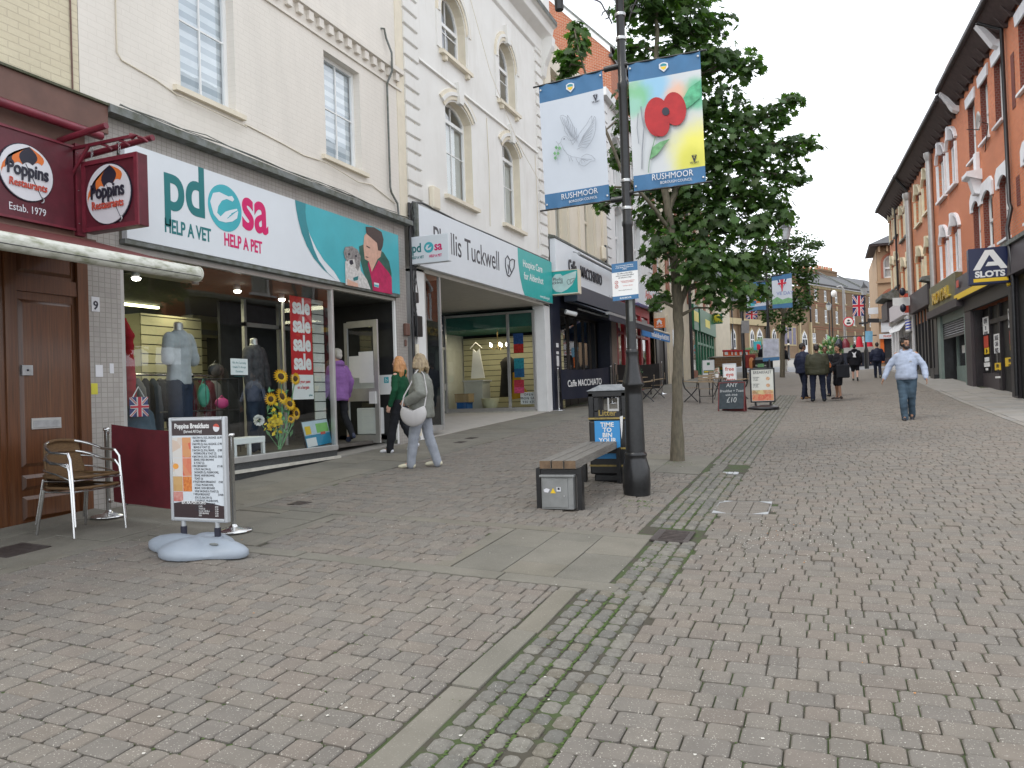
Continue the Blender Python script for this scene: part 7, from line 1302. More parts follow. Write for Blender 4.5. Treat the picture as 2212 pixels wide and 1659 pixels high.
T0('\n'.join(a for a,_ in rowsT),.40,.815,.0265,TXT,'LEFT',.0,.78);T0('\n'.join(b_ or ' ' for _,b_ in rowsT),.985,.815,.0265,TXT,'RIGHT',.004,.78)
T0('EXTRA PORTIONS',.40,.142,.036,m_white,'CENTER',.03,.9);T0('CHIPS\nTOAST (2)\nBLACK PUDDING\nHASH BROWNS\nEGG',.5,.112,.019,m_white,sx=.8);T0('£3.00\n£1.20\n£2.00\n£1.60\n£0.90',.82,.112,.019,m_white,sx=.8)
def foodm(name,c1,c2,c3,sc):
 m=bpy.data.materials.new(name);t,p=nodes(m);N=t.nodes.new;g=N('ShaderNodeNewGeometry');v=N('ShaderNodeTexVoronoi');v.inputs['Scale'].default_value=sc;t.links.new(g.outputs['Position'],v.inputs['Vector']);r=N('ShaderNodeValToRGB');s=N('ShaderNodeSeparateColor');t.links.new(v.outputs['Color'],s.inputs[0]);t.links.new(s.outputs[0],r.inputs[0])
 r.color_ramp.elements[0].color=rgb(c1);r.color_ramp.elements[1].color=rgb(c2);e=r.color_ramp.elements.new(.5);e.color=rgb(c3);t.links.new(r.outputs[0],p.inputs['Base Color']);p.inputs['Roughness'].default_value=.35;return m
mf1=foodm('printed_breakfast',(.60,.10,.05),(.62,.30,.12),(.65,.22,.12),14);mf2=foodm('printed_beans',(.55,.13,.02),(.70,.25,.05),(.60,.18,.03),60);mf3=foodm('printed_eggs',(.62,.60,.56),(.60,.45,.35),(.66,.62,.58),9)
for nm,m,a in(('tomato_picture',mf1,(.20,.375,.62,.83)),('sausage_picture',mf1,(.20,.375,.43,.615)),('beans_picture',mf2,(.20,.375,.27,.425)),('toast_picture',foodm('printed_toast',(.5,.28,.1),(.6,.4,.2),(.55,.33,.12),11),(0,.19,.27,.425)),('egg_picture',mf3,(0,.19,.43,.615)),('plate_picture',mf3,(0,.19,.62,.83)),('bacon_picture',M('printed_bacon',(.50,.12,.10),.4,col2=(.62,.35,.30),scale=25),(0,.19,.165,.265))):part(nm,MB().box(m,f+a[0]*pw_,f+a[1]*pw_,.0021,.0032,y0+a[2]*H0,y0+a[3]*H0,bf_),po)
part('egg_yolk',MB().prism(M('yolk',(.75,.32,.05),.4),[bf_(f+pw_*(.06+.06*math.cos(a)),.0033,y0+H0*(.53+.03*math.sin(a)))for a in[i*.52 for i in range(12)]],bf_.n*.0004),po)
mbs=MB();V=[];n1,n2=40,9
cb_=bf_(w/2,.03,0);cb_.z=zg
for j in range(n2):
 for i in range(n1):
  a=2*math.pi*i/n1;lob=.74+.28*abs(math.cos(a*2+.0))**1.8 if True else 1;ex,ey=.50,.30;k=j/(n2-1);rr_=(1-(k)**2.2)if k<1 else 0
  prof=[(1.0,.0),(1.03,.018),(1.02,.04),(.96,.062),(.82,.088),(.62,.108),(.40,.122),(.18,.13),(.0,.132)][j]
  x=ex*lob*prof[0]*math.cos(a);y=ey*lob*prof[0]*math.sin(a);ridge=.034*(abs(math.cos(2*a))-.5)*(prof[0]>.2)*(1 if j>1 else 0);p=bf_(w/2+x,.03-y,0);V.append((p.x,p.y,G(p.x,p.y)+.008+prof[1]+ridge))
mbs.add(V,[(j*n1+i,j*n1+(i+1)%n1,(j+1)*n1+(i+1)%n1,(j+1)*n1+i)for j in range(n2-1)for i in range(n1)],m_base,True);part('base',mbs,ms)
for u in(.2,.8):p=bf_(w*u,-.01,0);part('spring',MB().tube(m_ink,[Vector((p.x,p.y,zg+.10)),Vector((p.x,p.y,zg+.21))],.027,12).tube(m_base,[Vector((p.x,p.y,zg+.09)),Vector((p.x,p.y,zg+.135))],.045,14).tube(m_sil,[Vector((p.x,p.y,zg+.20)),Vector((p.x,p.y,bf_.o.z+.005))],.02,10),ms)
part('hand_slot',MB().ell(m_lead,bf_(w*.93,.12,0)*1.0+Vector((0,0,zg+.098-bf_(0,0,0).z)),.05,.012,.012,12,6,bf_),ms)
# ------------------------------------------------------------------ maroon barrier
def barrier(name,lab,A,B,hgt,mc,txt=None,cloth=(0.06,.86),posts=(1,1),sz=.2,basem=None,gp=None):
 t=thing(name,lab,'barrier',A,group=gp);U=(B-A);U.z=0;U.normalize();Lh=(Vector((B.x,B.y,0))-Vector((A.x,A.y,0))).length
 for k,P in enumerate((A,B)):
  if not posts[k]:continue
  p=part('post',MB().lathe(m_chr,P,[(.024,.02),(.024,hgt-.03),(.032,hgt-.028),(.032,hgt),(.0,hgt+.004)],12),t)
  part('foot',MB().lathe(m_chr,P,[(.17,0),(.175,.008),(.165,.02),(.06,.04),(.03,.06),(.024,.07)],24),t)
  for z in(hgt-.05,.16):part('clip',MB().box(m_chr,-.02,.06 if k==0 else .02,-.012,.012,z-.012,z+.012,Fr(P,U if k==0 else U*-1,(-U.y,U.x,0))),t)
 n=14;V=[]
 for j in range(7):
  for i in range(n+1):u=i/n;z=cloth[0]+.1+(cloth[1]-cloth[0])*j/6;p=A.lerp(B,.05+.9*u);V.append((p.x+.012*math.sin(u*19)*U.y,p.y-.012*math.sin(u*17+j*.4)*U.x,p.z+z-.03*math.sin(math.pi*u)*(j/6)-.01*math.sin(math.pi*u)))
 c=part('cloth',MB().add(V,[(j*(n+1)+i,j*(n+1)+i+1,(j+1)*(n+1)+i+1,(j+1)*(n+1)+i)for j in range(6)for i in range(n)],mc,True),t)
 if txt:Nn=U.cross(Vector((0,0,1)));P=A.lerp(B,.47)+Nn*.02;s=(B.z-A.z)/Lh;text('lettering',txt,sz,(P.x,P.y,P.z+.66),(U.x,U.y,s),(0,0,1),m_white,c,bold=.015,sx=.95,shear=0)
 return t
A=onG(235,1116);B=onG(505,1148);barrier('maroon_barrier','maroon cloth barrier on chrome posts between the wooden door and the menu board',A,B,.92,M('maroon_cloth',(.10,.006,.012),.85,var=.2,scale=7))
A=onG(1208,887);B=onG(1322,872);barrier('navy_barrier','navy cloth barrier with white coffee shop lettering in front of its folding doors',A,B,1.22,m_nv,'Caffe MACCHIATO',cloth=(.2,1.08),sz=.27)
A=onG(1330,860);B=onG(1431,852);barrier('navy_barrier','plain dark barrier behind the bistro chairs and the lamp post',A,B,1.25,m_blkpanel,cloth=(.15,1.1))
# ------------------------------------------------------------------ stacked aluminium and rattan chairs
m_rat=M('rattan_weave',(.17,.095,.035),.7,col2=(.08,.042,.018),scale=55,stretch=(1,1,3),bump=.6,bscale=150)
LG=[onG(162,1167),onG(272,1142),onG(92,1154),onG(172,1134)]
cc_=(LG[0]+LG[1]+LG[2]+LG[3])/4;fw_=((LG[0]+LG[1])-(LG[2]+LG[3]));fw_.z=0;fa=math.atan2(fw_.y,fw_.x)-math.pi/2
def rattan_chair(lab,z,rz):
 t=thing('cafe_chair',lab,'chair',(cc_.x,cc_.y,cc_.z+z),rz,group='two stacked rattan chairs by the wooden door');A_=m_chr;r=.0125
 def L_(n,mb):return part(n,mb,t,local=True)
 for s in(-1,1):
  L_('leg',MB().tube(A_,[(s*.27,.27,0),(s*.262,.235,.43),(s*.262,.215,.60),(s*.25,.17,.66)],r,8));L_('leg',MB().tube(A_,[(s*.25,-.27,0),(s*.225,-.19,.42)],r,8))
  L_('lower_arm_rail',MB().tube(A_,[(s*.262,.22,.52),(s*.27,.05,.57),(s*.25,-.15,.60),(s*.17,-.235,.615)],.009,7))
 top=[(-.25,.17,.66)]+[(-.27*math.cos(a)*1.0,-.02-.25*math.sin(a)*1.0,.67+.10*math.sin(a))for a in[i*math.pi/12 for i in range(0,13)]]+[(.25,.17,.66)]
 L_('arm_rail',MB().tube(A_,top,.0135,8));L_('rail_wrap',MB().tube(m_rat,top[5:10],.016,8))
 V=[];n=10
 for j in range(9):
  v=j/8
  for i in range(n+1):u=i/n*2-1;V.append((u*(.22+.01*v),(.24-.46*v)+.02*u*u,.445-.02*math.sin(v*3.14)+.006*math.cos(u*3)))
 L_('seat',MB().add(V,[(j*(n+1)+i,j*(n+1)+i+1,(j+1)*(n+1)+i+1,(j+1)*(n+1)+i)for j in range(8)for i in range(n)],m_rat,True).tube(m_rat,[(-.23,.23,.44),(-.1,.255,.437),(.1,.255,.437),(.23,.23,.44),(.235,-.1,.44),(.2,-.22,.45),(-.2,-.22,.45),(-.235,-.1,.44),(-.23,.23,.44)],.014,6))
 V=[]
 for j in range(9):
  v=j/8
  for i in range(n+1):u=i/n*2-1;V.append((u*(.19-.02*v),-.225-.06*v+.05*u*u,.46+.30*v))
 L_('backrest',MB().add(V,[(j*(n+1)+i,j*(n+1)+i+1,(j+1)*(n+1)+i+1,(j+1)*(n+1)+i)for j in range(8)for i in range(n)],m_rat,True).tube(m_rat,[(-.2,-.18,.46),(-.185,-.22,.6),(-.17,-.24,.75)],.012,5).tube(m_rat,[(.2,-.18,.46),(.185,-.22,.6),(.17,-.24,.75)],.012,5))
 L_('seat_frame',MB().tube(A_,[(-.262,.235,.41),(.262,.235,.41)],.009,6).tube(A_,[(-.262,.235,.41),(-.225,-.19,.40),(.225,-.19,.40),(.262,.235,.41)],.009,6));return t
rattan_chair('lower rattan chair of the stack of two by the wooden door, mostly hidden',0.0,fa);rattan_chair('upper rattan and chrome chair of the stack of two by the wooden door',.10,fa+.03)
# ------------------------------------------------------------------ bistro chairs and tables
m_bist=M('bistro_slat',(.36,.27,.17),.6,col2=(.25,.18,.11),scale=6);m_bmet=m_black
def bistro(lab,P,rz,first=[None]):
 if first[0]:return clone(first[0],P,rz,lab)
 t=thing('bistro_chair',lab,'chair',P,rz,group='folding bistro chairs outside the coffee shop')
 for s in(-1,1):
  part('leg',MB().tube(m_bmet,[(s*.19,.20,0),(s*.20,.0,.22),(s*.21,-.2,.45),(s*.21,-.25,.62),(s*.2,-.26,.88)],.013,5),t,local=True);part('leg',MB().tube(m_bmet,[(s*.21,-.24,0),(s*.2,.0,.22),(s*.19,.2,.45)],.013,5),t,local=True)
  part('armrest',MB().tube(m_bist,[(s*.24,.2,.64),(s*.24,-.22,.68)],.02,5).tube(m_bmet,[(s*.22,.18,.46),(s*.24,.2,.64)],.01,4),t,local=True)
 for k in range(6):part('seat_slat',MB().box(m_bist,-.21,.21,-.18+k*.068,-.125+k*.068,.45,.468),t,local=True)
 for k in range(3):part('back_slat',MB().prism(m_bist,[(-.22,-.262,.66+k*.085),(.22,-.262,.66+k*.085),(.22,-.262,.725+k*.085),(-.22,-.262,.725+k*.085)],(0,-.015,0)),t,local=True)
 part('brace',MB().tube(m_bmet,[(-.2,0,.22),(.2,0,.22)],.01,5),t,local=True);first[0]=t;return t
def table(lab,P,first=[None]):
 if first[0]:return clone(first[0],P,.3,lab)
 t=thing('bistro_table',lab,'table',P,0,group='small round bistro tables');part('table_top',MB().lathe(m_bist,(0,0,.70),[(.34,0),(.35,.01),(.34,.03)],20),t,local=True)
 for k in range(3):a=k*2.09;part('leg',MB().tube(m_bmet,[(.28*math.cos(a),.28*math.sin(a),0),(-.2*math.cos(a),-.2*math.sin(a),.69)],.012,5),t,local=True)
 first[0]=t;return t
g=lambda a,b:onG(a,b)
bistro('bistro chair turned away from the tree, first in front of the dark barrier',g(1397,868),1.75);bistro('bistro chair beside the trunk, its back towards the tree and arms raised',g(1421,860),1.75)
bistro('bistro chair with its slatted back against the dark barrier, behind the table',g(1395,852),3.3);bistro('bistro chair just right of the tree trunk, seen from its side',g(1494,868),-1.45);bistro('bistro chair seen from behind, between the tree and the chalkboard',g(1526,871),.12)
bistro('bistro chair facing the camera across the table with flowers',g(1545,853),3.3);bistro('bistro chair half hidden behind the chalkboard',g(1600,862),1.6)
bistro('bistro chair partly hidden behind the lamp post base',g(1352,866),-1.2)
table('bistro table with a potted plant, beside the dark barrier',g(1380,858));table('bistro table with a flower pot, beside the chalkboard',g(1550,862))
for k,(a,b)in enumerate(((1380,858),(1547,862))):
 P=g(a,b)+Vector((.05,0,.735));t=thing('potted_plant',('green herb in a white pot on the table by the dark barrier','small red and white flowers on the table by the chalkboard')[k],'plant',P);part('pot',MB().lathe(m_white,P,[(.055,0),(.075,.13),(.065,.13),(.05,.02)],12),t);mb=MB();rr=random.Random(k)
 for _ in range(60):q=P+Vector((rr.gauss(0,.06),rr.gauss(0,.06),.15+abs(rr.gauss(0,.07))));mm=m_leafg if k==0 or rr.random()<.4 else(m_redink if rr.random()<.5 else m_white);d=Vector((rr.gauss(0,1),rr.gauss(0,1),rr.gauss(0,1))).normalized()*.03;e=d.orthogonal().normalized()*.012;mb.poly(mm,[q-d,q+e,q+d,q-e])
 part('leaves',mb,t,kind='stuff')
# ------------------------------------------------------------------ pavement boards
def aframe(name,lab,corn,frame_m,face_m,r=.03,depth=None,cat='sign',rot=None):
 P=[onG(*corn[3]),onG(*corn[2])];A,B=P;U=(B-A);U.z=0;hh=(atD(*corn[0],A).z-A.z);w=U.length;U.normalize();F_=Fr(A,U,U.cross(Vector((0,0,1))));F_.o.z=(A.z+B.z)/2
 t=thing(name,lab,cat,(A+B)/2);W2=Fr(F_.o,F_.u,F_.n,(Vector((0,0,1))-F_.n*.16));
 mb=MB().box(frame_m,0,r,-.02,.02,0,hh,W2).box(frame_m,w-r,w,-.02,.02,0,hh,W2).box(frame_m,r,w-r,-.02,.02,hh-r,hh,W2);part('frame',mb,t,bevel=.006)
 part('rear_leg',MB().box(frame_m,.03,w-.03,-.02,.0,0,hh*.97,Fr(F_.o-F_.n*(.32*hh),F_.u,F_.n,(Vector((0,0,1))+F_.n*.16))),t);fc=part('face',MB().box(face_m,r,w-r,-.01,.012,.09*hh,hh-r,W2),t);return t,fc,W2,w,hh
m_chalk=M('chalkboard',(.05,.065,.075),.7,var=.25,scale=9);m_rwood=M('red_wood_frame',(.16,.03,.03),.5,var=.2)
t,fc,W2,w,hh=aframe('chalkboard_sign','rounded red framed chalkboard with chalk writing beside the bistro table',[(1553,824),(1607,824),(1609,890),(1551,888)],m_rwood,m_chalk)
part('arched_top',MB().prism(m_chalk,[W2(w/2+w*.46*math.cos(a),0,hh-.02+.07*math.sin(a))for a in[i*.314 for i in range(11)]],W2.n*.015),t)
m_ck=M('chalk',(.55,.56,.56),.9)
for k,(s_,sz)in enumerate((('ANY',.14),('Breakfast + Toast',.085),('with drink',.075),('£10',.17))):text('lettering',s_,sz*w/.62,W2(w/2,.014,hh*(.83-(0,.17,.30,.52)[k])),W2.u,W2.w,m_ck,fc,sx=.9,shear=.12)
t,fc,W2,w,hh=aframe('eye_test_board','white pavement board offering free eye tests in red letters behind the chalkboard',[(1565,784),(1593,784),(1594,862),(1564,862)],m_sil,m_white)
for k,s_ in enumerate(('free','eye','tests')):text('lettering',s_,.24*w/.6,W2(w/2,.014,hh*(.80-.155*k)),W2.u,W2.w,m_redink,fc,bold=.02)
t,fc,W2,w,hh=aframe('pharmacy_board','white pavement board with a green and yellow stripe outside the green shop',[(1519,777),(1542,777),(1544,822),(1518,822)],m_sil,m_white);part('stripe',MB().box(m_grn,.05,w-.05,.013,.016,hh*.36,hh*.5,W2).box(m_sy,.15*w,.85*w,.0165,.018,hh*.4,hh*.46,W2).box(m_grn,.38*w,.62*w,.013,.016,hh*.75,hh*.88,W2),fc)
t,fc,W2,w,hh=aframe('green_offer_board','green and yellow pavement board in a white frame beyond the eye test board',[(1554,775),(1576,775),(1577,812),(1554,812)],m_sil,m_grn);part('yellow_panel',MB().box(m_sy,.06,w-.06,.013,.016,hh*.38,hh*.6,W2),fc)
P=[onG(1622,884),onG(1676,884)];U=P[1]-P[0];U.z=0;w=U.length;U.normalize();F_=Fr(P[0],U,U.cross(Vector((0,0,1))));F_.o.z=(P[0].z+P[1].z)/2;zt=atD(1650,795,P[0]).z-F_.o.z;zbt=atD(1650,869,P[0]).z-F_.o.z;hh=zt-zbt
t=thing('breakfast_board','black framed breakfast poster stand on a black rubber base in the channel','sign',(P[0]+P[1])/2)
mb=MB().box(m_black,0,.04,-.03,.03,zbt,zt,F_).box(m_black,w-.04,w,-.03,.03,zbt,zt,F_).box(m_black,.04,w-.04,-.03,.03,zbt,zbt+.04,F_).box(m_black,.04,w-.04,-.03,.03,zt-.04,zt,F_);part('frame',mb,t,bevel=.01)
po=part('poster',MB().box(m_slatw,.04,w-.04,-.01,.012,zbt+.04,zt-.04,F_),t);text('lettering','BREAKFAST',.115,F_(w/2,.014,zt-.16),U,(0,0,1),TXT,po,sx=.85)
part('food_picture',MB().box(mf1,.05,w-.05,.0125,.015,zbt+.05,zbt+.24*hh,F_).box(foodm('printed_burger',(.5,.2,.1),(.7,.6,.3),(.6,.45,.2),9),.05,w-.05,.0125,.015,zbt+.245*hh,zbt+.36*hh,F_),po)
for k in range(3):part('plate_picture',MB().prism(M('printed_plate',(.6,.35,.2),.4,var=.4,scale=30),[F_(w*.72+.055*math.cos(a),.0145,zt-.30-k*.19+.05*math.sin(a))for a in[i*.52 for i in range(12)]],F_.n*.002),po);text('lettering','Full English\nwith tea\nor coffee',.04,F_(.08,.0145,zt-.27-k*.19),U,(0,0,1),TXT,po,align='LEFT')
part('base',MB().lathe(m_black,F_(w/2,0,0),[(.42,0),(.44,.03),(.40,.07),(.2,.12),(0,.13)],24,Fr((0,0,0),U,F_.n*.55)),t);part('spring',MB().tube(m_black,[F_(.2*w,0,.08),F_(.2*w,0,zbt)],.03,8).tube(m_black,[F_(.8*w,0,.08),F_(.8*w,0,zbt)],.03,8),t)
# ------------------------------------------------------------------ up the road: lamps, flags, signs, planter
def lantern(mbx,P,s=1):
 mbx.lathe(m_post,P,[(.03,0),(.05,.02),(.12,.06)],6)
def far_lamp(lab,base,H_,arms,gp='lamp posts farther up the road'):
 t=thing('street_lamp',lab,'street lamp',base,group=gp);base=Vector(base)
 part('column',MB().lathe(m_post,base,[(.14,0),(.14,1.2),(.1,1.35),(.065,1.5),(.055,H_*.6),(.045,H_)],12),t)
 for dx in arms:
  if dx:part('arm',MB().tube(m_post,[base+Vector((0,0,H_)),base+Vector((dx,0,H_))],.03,6),t)
  P=base+Vector((dx,0,H_+.05));ln=part('lantern',MB().lathe(m_post,P,[(.04,0),(.13,.04)],6).lathe(m_post,P,[(.27,.52),(.24,.56),(.10,.74),(.04,.8),(.03,.92),(0,.98)],6),t);part('lantern_glass',MB().lathe(M('lantern_glass',(.50,.53,.55),.15,var=.2,spec=.8),P,[(.13,.041),(.25,.519)],6),ln)
 return t
L2=EYE+ray(1663,800)*33.5;L2.z=G(L2.x,L2.y);HL=atD(1680,525,L2).z-L2.z
far_lamp('lamp post with two hanging lanterns and two banners, behind the big tree',L2,HL,(-.85,.85));
def small_banner(lab,cn,art,post):
 P=[onY(a,b,post.y)for a,b in cn];t=thing('street_banner',lab,'banner',P[3]);Lz=lambda u,v,d=0:P[3].lerp(P[2],u).lerp(P[0].lerp(P[1],u),v)-Vector((0,d,0))
 quad=lambda mb,m,u0,u1,v0,v1,d=0:mb.prism(m,[Lz(u0,v0,d),Lz(u1,v0,d),Lz(u1,v1,d),Lz(u0,v1,d)],(0,-.004,0))
 mb=MB();quad(mb,m_bwhite,0,1,.14,.86);part('cloth',mb,t);mb=MB();quad(mb,m_blue,0,1,.86,1);quad(mb,m_blue,0,1,0,.14);part('bands',mb,t,kind='stuff');part('rod',MB().tube(m_post,[Vector((post.x,post.y,Lz(0,1).z)),Lz(.5,1)],.03,5).tube(m_post,[Vector((post.x,post.y,Lz(0,0).z)),Lz(.5,0)],.03,5),t);art(t,Lz,quad);return t
m_ublue=M('flag_blue',(.02,.03,.16),.7,var=.1);m_ured=M('flag_red',(.55,.015,.04),.7,var=.1);m_uw=M('flag_white',(.70,.68,.68),.7,var=.05)
def union(par,fn,ex=(0,-.003,0)):
 """union flag on unit square fn(u, v, d)"""
 par_=lambda mb,m,pts,d:mb.prism(m,[fn(u,v,d)for u,v in pts],ex);mb=MB();par_(mb,m_ublue,[(0,0),(1,0),(1,1),(0,1)],0)
 for a,b in(((0,0),(1,1)),((0,1),(1,0))):
  for m,w,d in((m_uw,.09,.004),(m_ured,.03,.008)):
   s=1 if b[1]>a[1]else-1;par_(mb,m,[(0,a[1]),(w,a[1]),(1,b[1]-s*w),(1,b[1]),(1-w,b[1]),(0,a[1]+s*w)],d)
 for m,w,d in((m_uw,.15,.012),(m_ured,.09,.016)):par_(mb,m,[(.5-w,0),(.5+w,0),(.5+w,1),(.5-w,1)],d);par_(mb,m,[(0,.5-w*.6),(1,.5-w*.6),(1,.5+w*.6),(0,.5+w*.6)],d+.002)
 return part('flag_print',mb,par,kind='stuff')
def veart(t,Lz,quad):
 mb=MB();mb.prism(m_ublue,[Lz(.28,.86,.006),Lz(.75,.86,.006),Lz(.5,.52,.006)],(0,-.003,0));mb.prism(m_uw,[Lz(.36,.86,.01),Lz(.66,.86,.01),Lz(.52,.52,.01),Lz(.48,.52,.01)],(0,-.003,0));mb.prism(m_ured,[Lz(.42,.86,.014),Lz(.6,.86,.014),Lz(.52,.5,.014),Lz(.48,.5,.014)],(0,-.003,0));quad(mb,m_ured,.3,.72,.72,.76,.016);part('flag_wedge',mb,t,kind='stuff')
 mb=MB();mb.prism(m_leafg,[Lz(0,.14,.006),Lz(1,.14,.006),Lz(1,.26,.006),Lz(.8,.30,.006),(Lz(.5,.26,.006)),Lz(.25,.36,.006),Lz(.0,.28,.006)],(0,-.003,0));part('meadow',mb,t);text('lettering','VE DAY',.2,Lz(.64,.40,.01),(1,0,0),(0,0,1),M('pale_blue_ink',(.25,.3,.5),.6),t,bold=.02)
small_banner('distant council banner with a flag wedge and faint VE DAY lettering',[(1667,597),(1710,590),(1712,664),(1669,668)],veart,L2)
def collage(t,Lz,quad):
 mb=MB();rr=random.Random(2)
 for k in range(26):u,v=rr.random()*.8,.16+rr.random()*.6;quad(mb,[m_ured,m_sy,m_teal,m_blue,m_leafg,m_orange][k%6],u,min(1,u+.2),v,v+.1,.006+.0004*k)
 part('colour_patches',mb,t,kind='stuff')
small_banner('distant multicoloured banner mostly hidden by the maple leaves',[(1612,612),(1656,606),(1658,668),(1614,673)],collage,L2)
P=[onY(a,b,L2.y-.12)for a,b in((1647,731),(1683,731),(1684,778),(1648,781))];t=thing('event_poster','grey and blue event poster board strapped low on the second lamp post','poster',P[3]);part('board',MB().prism(m_alu,P,(0,.02,0)),t);part('picture',MB().prism(M('printed_sky',(.45,.47,.55),.5,var=.4,scale=3),[P[3].lerp(P[0],.2).lerp(P[2].lerp(P[1],.2),.05),P[3].lerp(P[0],.2).lerp(P[2].lerp(P[1],.2),.95),P[3].lerp(P[0],.96).lerp(P[2].lerp(P[1],.96),.95),P[3].lerp(P[0],.96).lerp(P[2].lerp(P[1],.96),.05)],(0,-.01,0)),t);part('blue_band',MB().prism(m_blue,[P[3],P[2],P[2].lerp(P[1],.16),P[3].lerp(P[0],.16)],(0,-.01,0)),t)
LFg=EYE+ray(1873,805)*52;LFg.z=G(LFg.x,LFg.y);HF_=atD(1873,640,LFg).z-LFg.z;far_lamp('lamp post with a union flag and finger signs at the top of the road',LFg,HF_,(0,))
P=[onY(a,b,LFg.y)for a,b in((1842,639),(1869,638),(1870,682),(1842,683))];t=thing('union_flag','union flag banner hanging from the lamp post at the top of the road','flag',P[3]);union(t,lambda u,v,d:P[3].lerp(P[2],u).lerp(P[0].lerp(P[1],u),v)-Vector((0,d,0)));part('rod',MB().tube(m_post,[P[0],Vector((LFg.x,LFg.y,P[0].z))],.03,5),t)
t=thing('finger_sign','black finger signpost boards on the flag lamp post','sign',LFg+Vector((0,0,3)));Q=[onY(a,b,LFg.y-.1)for a,b in((1855,697),(1874,695),(1875,699),(1855,701))];part('finger',MB().prism(m_black,Q,(0,.05,0)),t);Q=[onY(a,b,LFg.y-.1)for a,b in((1874,688),(1899,688),(1899,697),(1874,697))];part('finger',MB().prism(m_black,Q,(0,.05,0)),t);Q=[onY(a,b,LFg.y-.1)for a,b in((1869,715),(1885,715),(1885,739),(1869,739))];part('blue_notice',MB().prism(M('notice_blue',(.2,.45,.65),.5,var=.3,scale=2),Q,(0,.02,0)),t)
L3=EYE+ray(1795,790)*72;L3.z=G(L3.x,L3.y);far_lamp('slim distant lamp post left of the camera mast',L3,atD(1793,672,L3).z-L3.z,(0,))
C3=EYE+ray(1828,790)*66;C3.z=G(C3.x,C3.y);hc_=atD(1826,640,C3).z-C3.z;t=thing('camera_mast','grey mast with a white domed camera and a round road sign','mast',C3);part('pole',MB().tube(m_grey,[C3,C3+Vector((0,0,hc_+.6)),C3+Vector((-.2,0,hc_+.9)),C3+Vector((-.5,0,hc_+.8))],.11,8),t);part('dome',MB().ell(m_white,C3+Vector((-.75,0,hc_+.3)),.24,.24,.3),t)
Q=onY(1833,687+8,C3.y-.2);t=thing('round_road_sign','round red rimmed vehicle restriction sign on the grey mast','road sign',Q);part('rim',MB().lathe(m_ured,Q,[(.42,0),(.42,.03)],20,Fr((0,0,0),(1,0,0),(0,0,1),(0,-1,0))),t);part('face',MB().lathe(m_white,Q-Vector((0,.031,0)),[(.33,0),(.33,.01)],20,Fr((0,0,0),(1,0,0),(0,0,1),(0,-1,0))),t);part('symbol',MB().box(m_ink,Q.x-.16,Q.x+.16,Q.y-.05,Q.y-.045,Q.z-.2,Q.z-.05).ell(m_ink,Q+Vector((0,-.05,.1)),.1,.01,.08),t)
zC=lambda x,y:((2860+x*400/2074)/4096*2212,(1180+y*400/2074)/4096*2212)
T3=EYE+ray(*zC(615,1500))*40;T3.z=G(T3.x,T3.y);t=thing('road_sign_post','black post carrying the grey back of a road sign beyond the boards','sign post',T3);part('post',MB().lathe(m_post,T3,[(.12,0),(.12,1.3),(.06,1.5),(.05,atD(*zC(610,330),T3).z-T3.z)],10),t);Q=[atD(*zC(*p),T3)-_f*.15 for p in((530,540),(690,530),(692,790),(532,795))];part('sign_back',MB().prism(m_grey,Q,_f*.04),t)
Q=[atD(*zC(*p),T3)-_f*.1 for p in((650,340),(835,400),(880,500),(640,505))];Q=[atD(*zC(*p),T3+_f*14)for p in((640,300),(880,300),(880,500),(640,500))];t=thing('union_flag','part of a union flag showing under the distant banner','flag',Q[3]);union(t,lambda u,v,d:Q[3].lerp(Q[2],u).lerp(Q[0].lerp(Q[1],u),v)-_f*d)
Bq=lambda x,y,dep:EYE+ray(*zC(x,y))*dep
def zbox(name,lab,cat,m,x0,x1,ytop,ybot,dep,th=.5,gp=None,kids_=None,bev=.02):
 A,B=Bq(x0,ybot,dep),Bq(x1,ybot,dep);C=Bq(x0,ytop,dep);U=(B-A);U.z=0;w=U.length;U.normalize();gz_=G(A.x,A.y);F_=Fr(Vector((A.x,A.y,0)),U,U.cross(Vector((0,0,1))));t=thing(name,lab,cat,(A.x,A.y,min(A.z,C.z)),group=gp);part('body',MB().box(m,0,w,-th,0,max(min(A.z,C.z),gz_-.02)if ybot>1400 else A.z,C.z,F_),t,bevel=bev);return t,F_,w,A,C
t,F_,w,A,C=zbox('wooden_counter','long low wooden planter counter carrying the orange barrier boards','planter',m_bb,0,560,1295,1500,47,1.2);part('counter_top',MB().box(m_cill,-.1,w+.1,-1.25,.05,C.z+.001,C.z+.06,F_),t)
m_oc=M('barrier_orange',(.80,.13,.03),.45,var=.15,scale=8)
for k,(x0,x1)in enumerate(((180,330),(335,390),(400,490),(500,600),(610,720))):
 t,F_,w,A,C=zbox('orange_barrier',('first orange barrier board from the railing, behind the counter','narrow orange barrier board, second from the railing','orange barrier board in the middle of the row behind the counter','orange barrier board just before the sign post','orange barrier board beside the planter')[k],'barrier',m_oc,x0,x1,1175,1285,50,.15,gp='orange barriers behind the counter');part('white_panel',MB().box(m_white,.15*w,.6*w,.001,.02,C.z-.22,C.z-.02,F_),t);part('rail_top',MB().box(m_ured,-.02,w+.02,-.2,.05,C.z+.001,C.z+.1,F_),t)
t,F_,w,A,C=zbox('burger_banner','dark red stand banner with a burger picture, left of the second bin','banner',M('burger_red',(.22,.02,.015),.5,var=.3,scale=3),640,850,1238,1520,39,.05);part('burger_picture',MB().ell(foodm('printed_bun',(.5,.2,.05),(.6,.35,.15),(.45,.15,.05),6),F_(w*.55,.03,(A.z+C.z)/2-.1),.3*w,.02,.3),t);part('foot',MB().tube(m_chr,[F_(.1,0,A.z-.1),F_(w-.1,.3,A.z-.12)],.03,6),t)
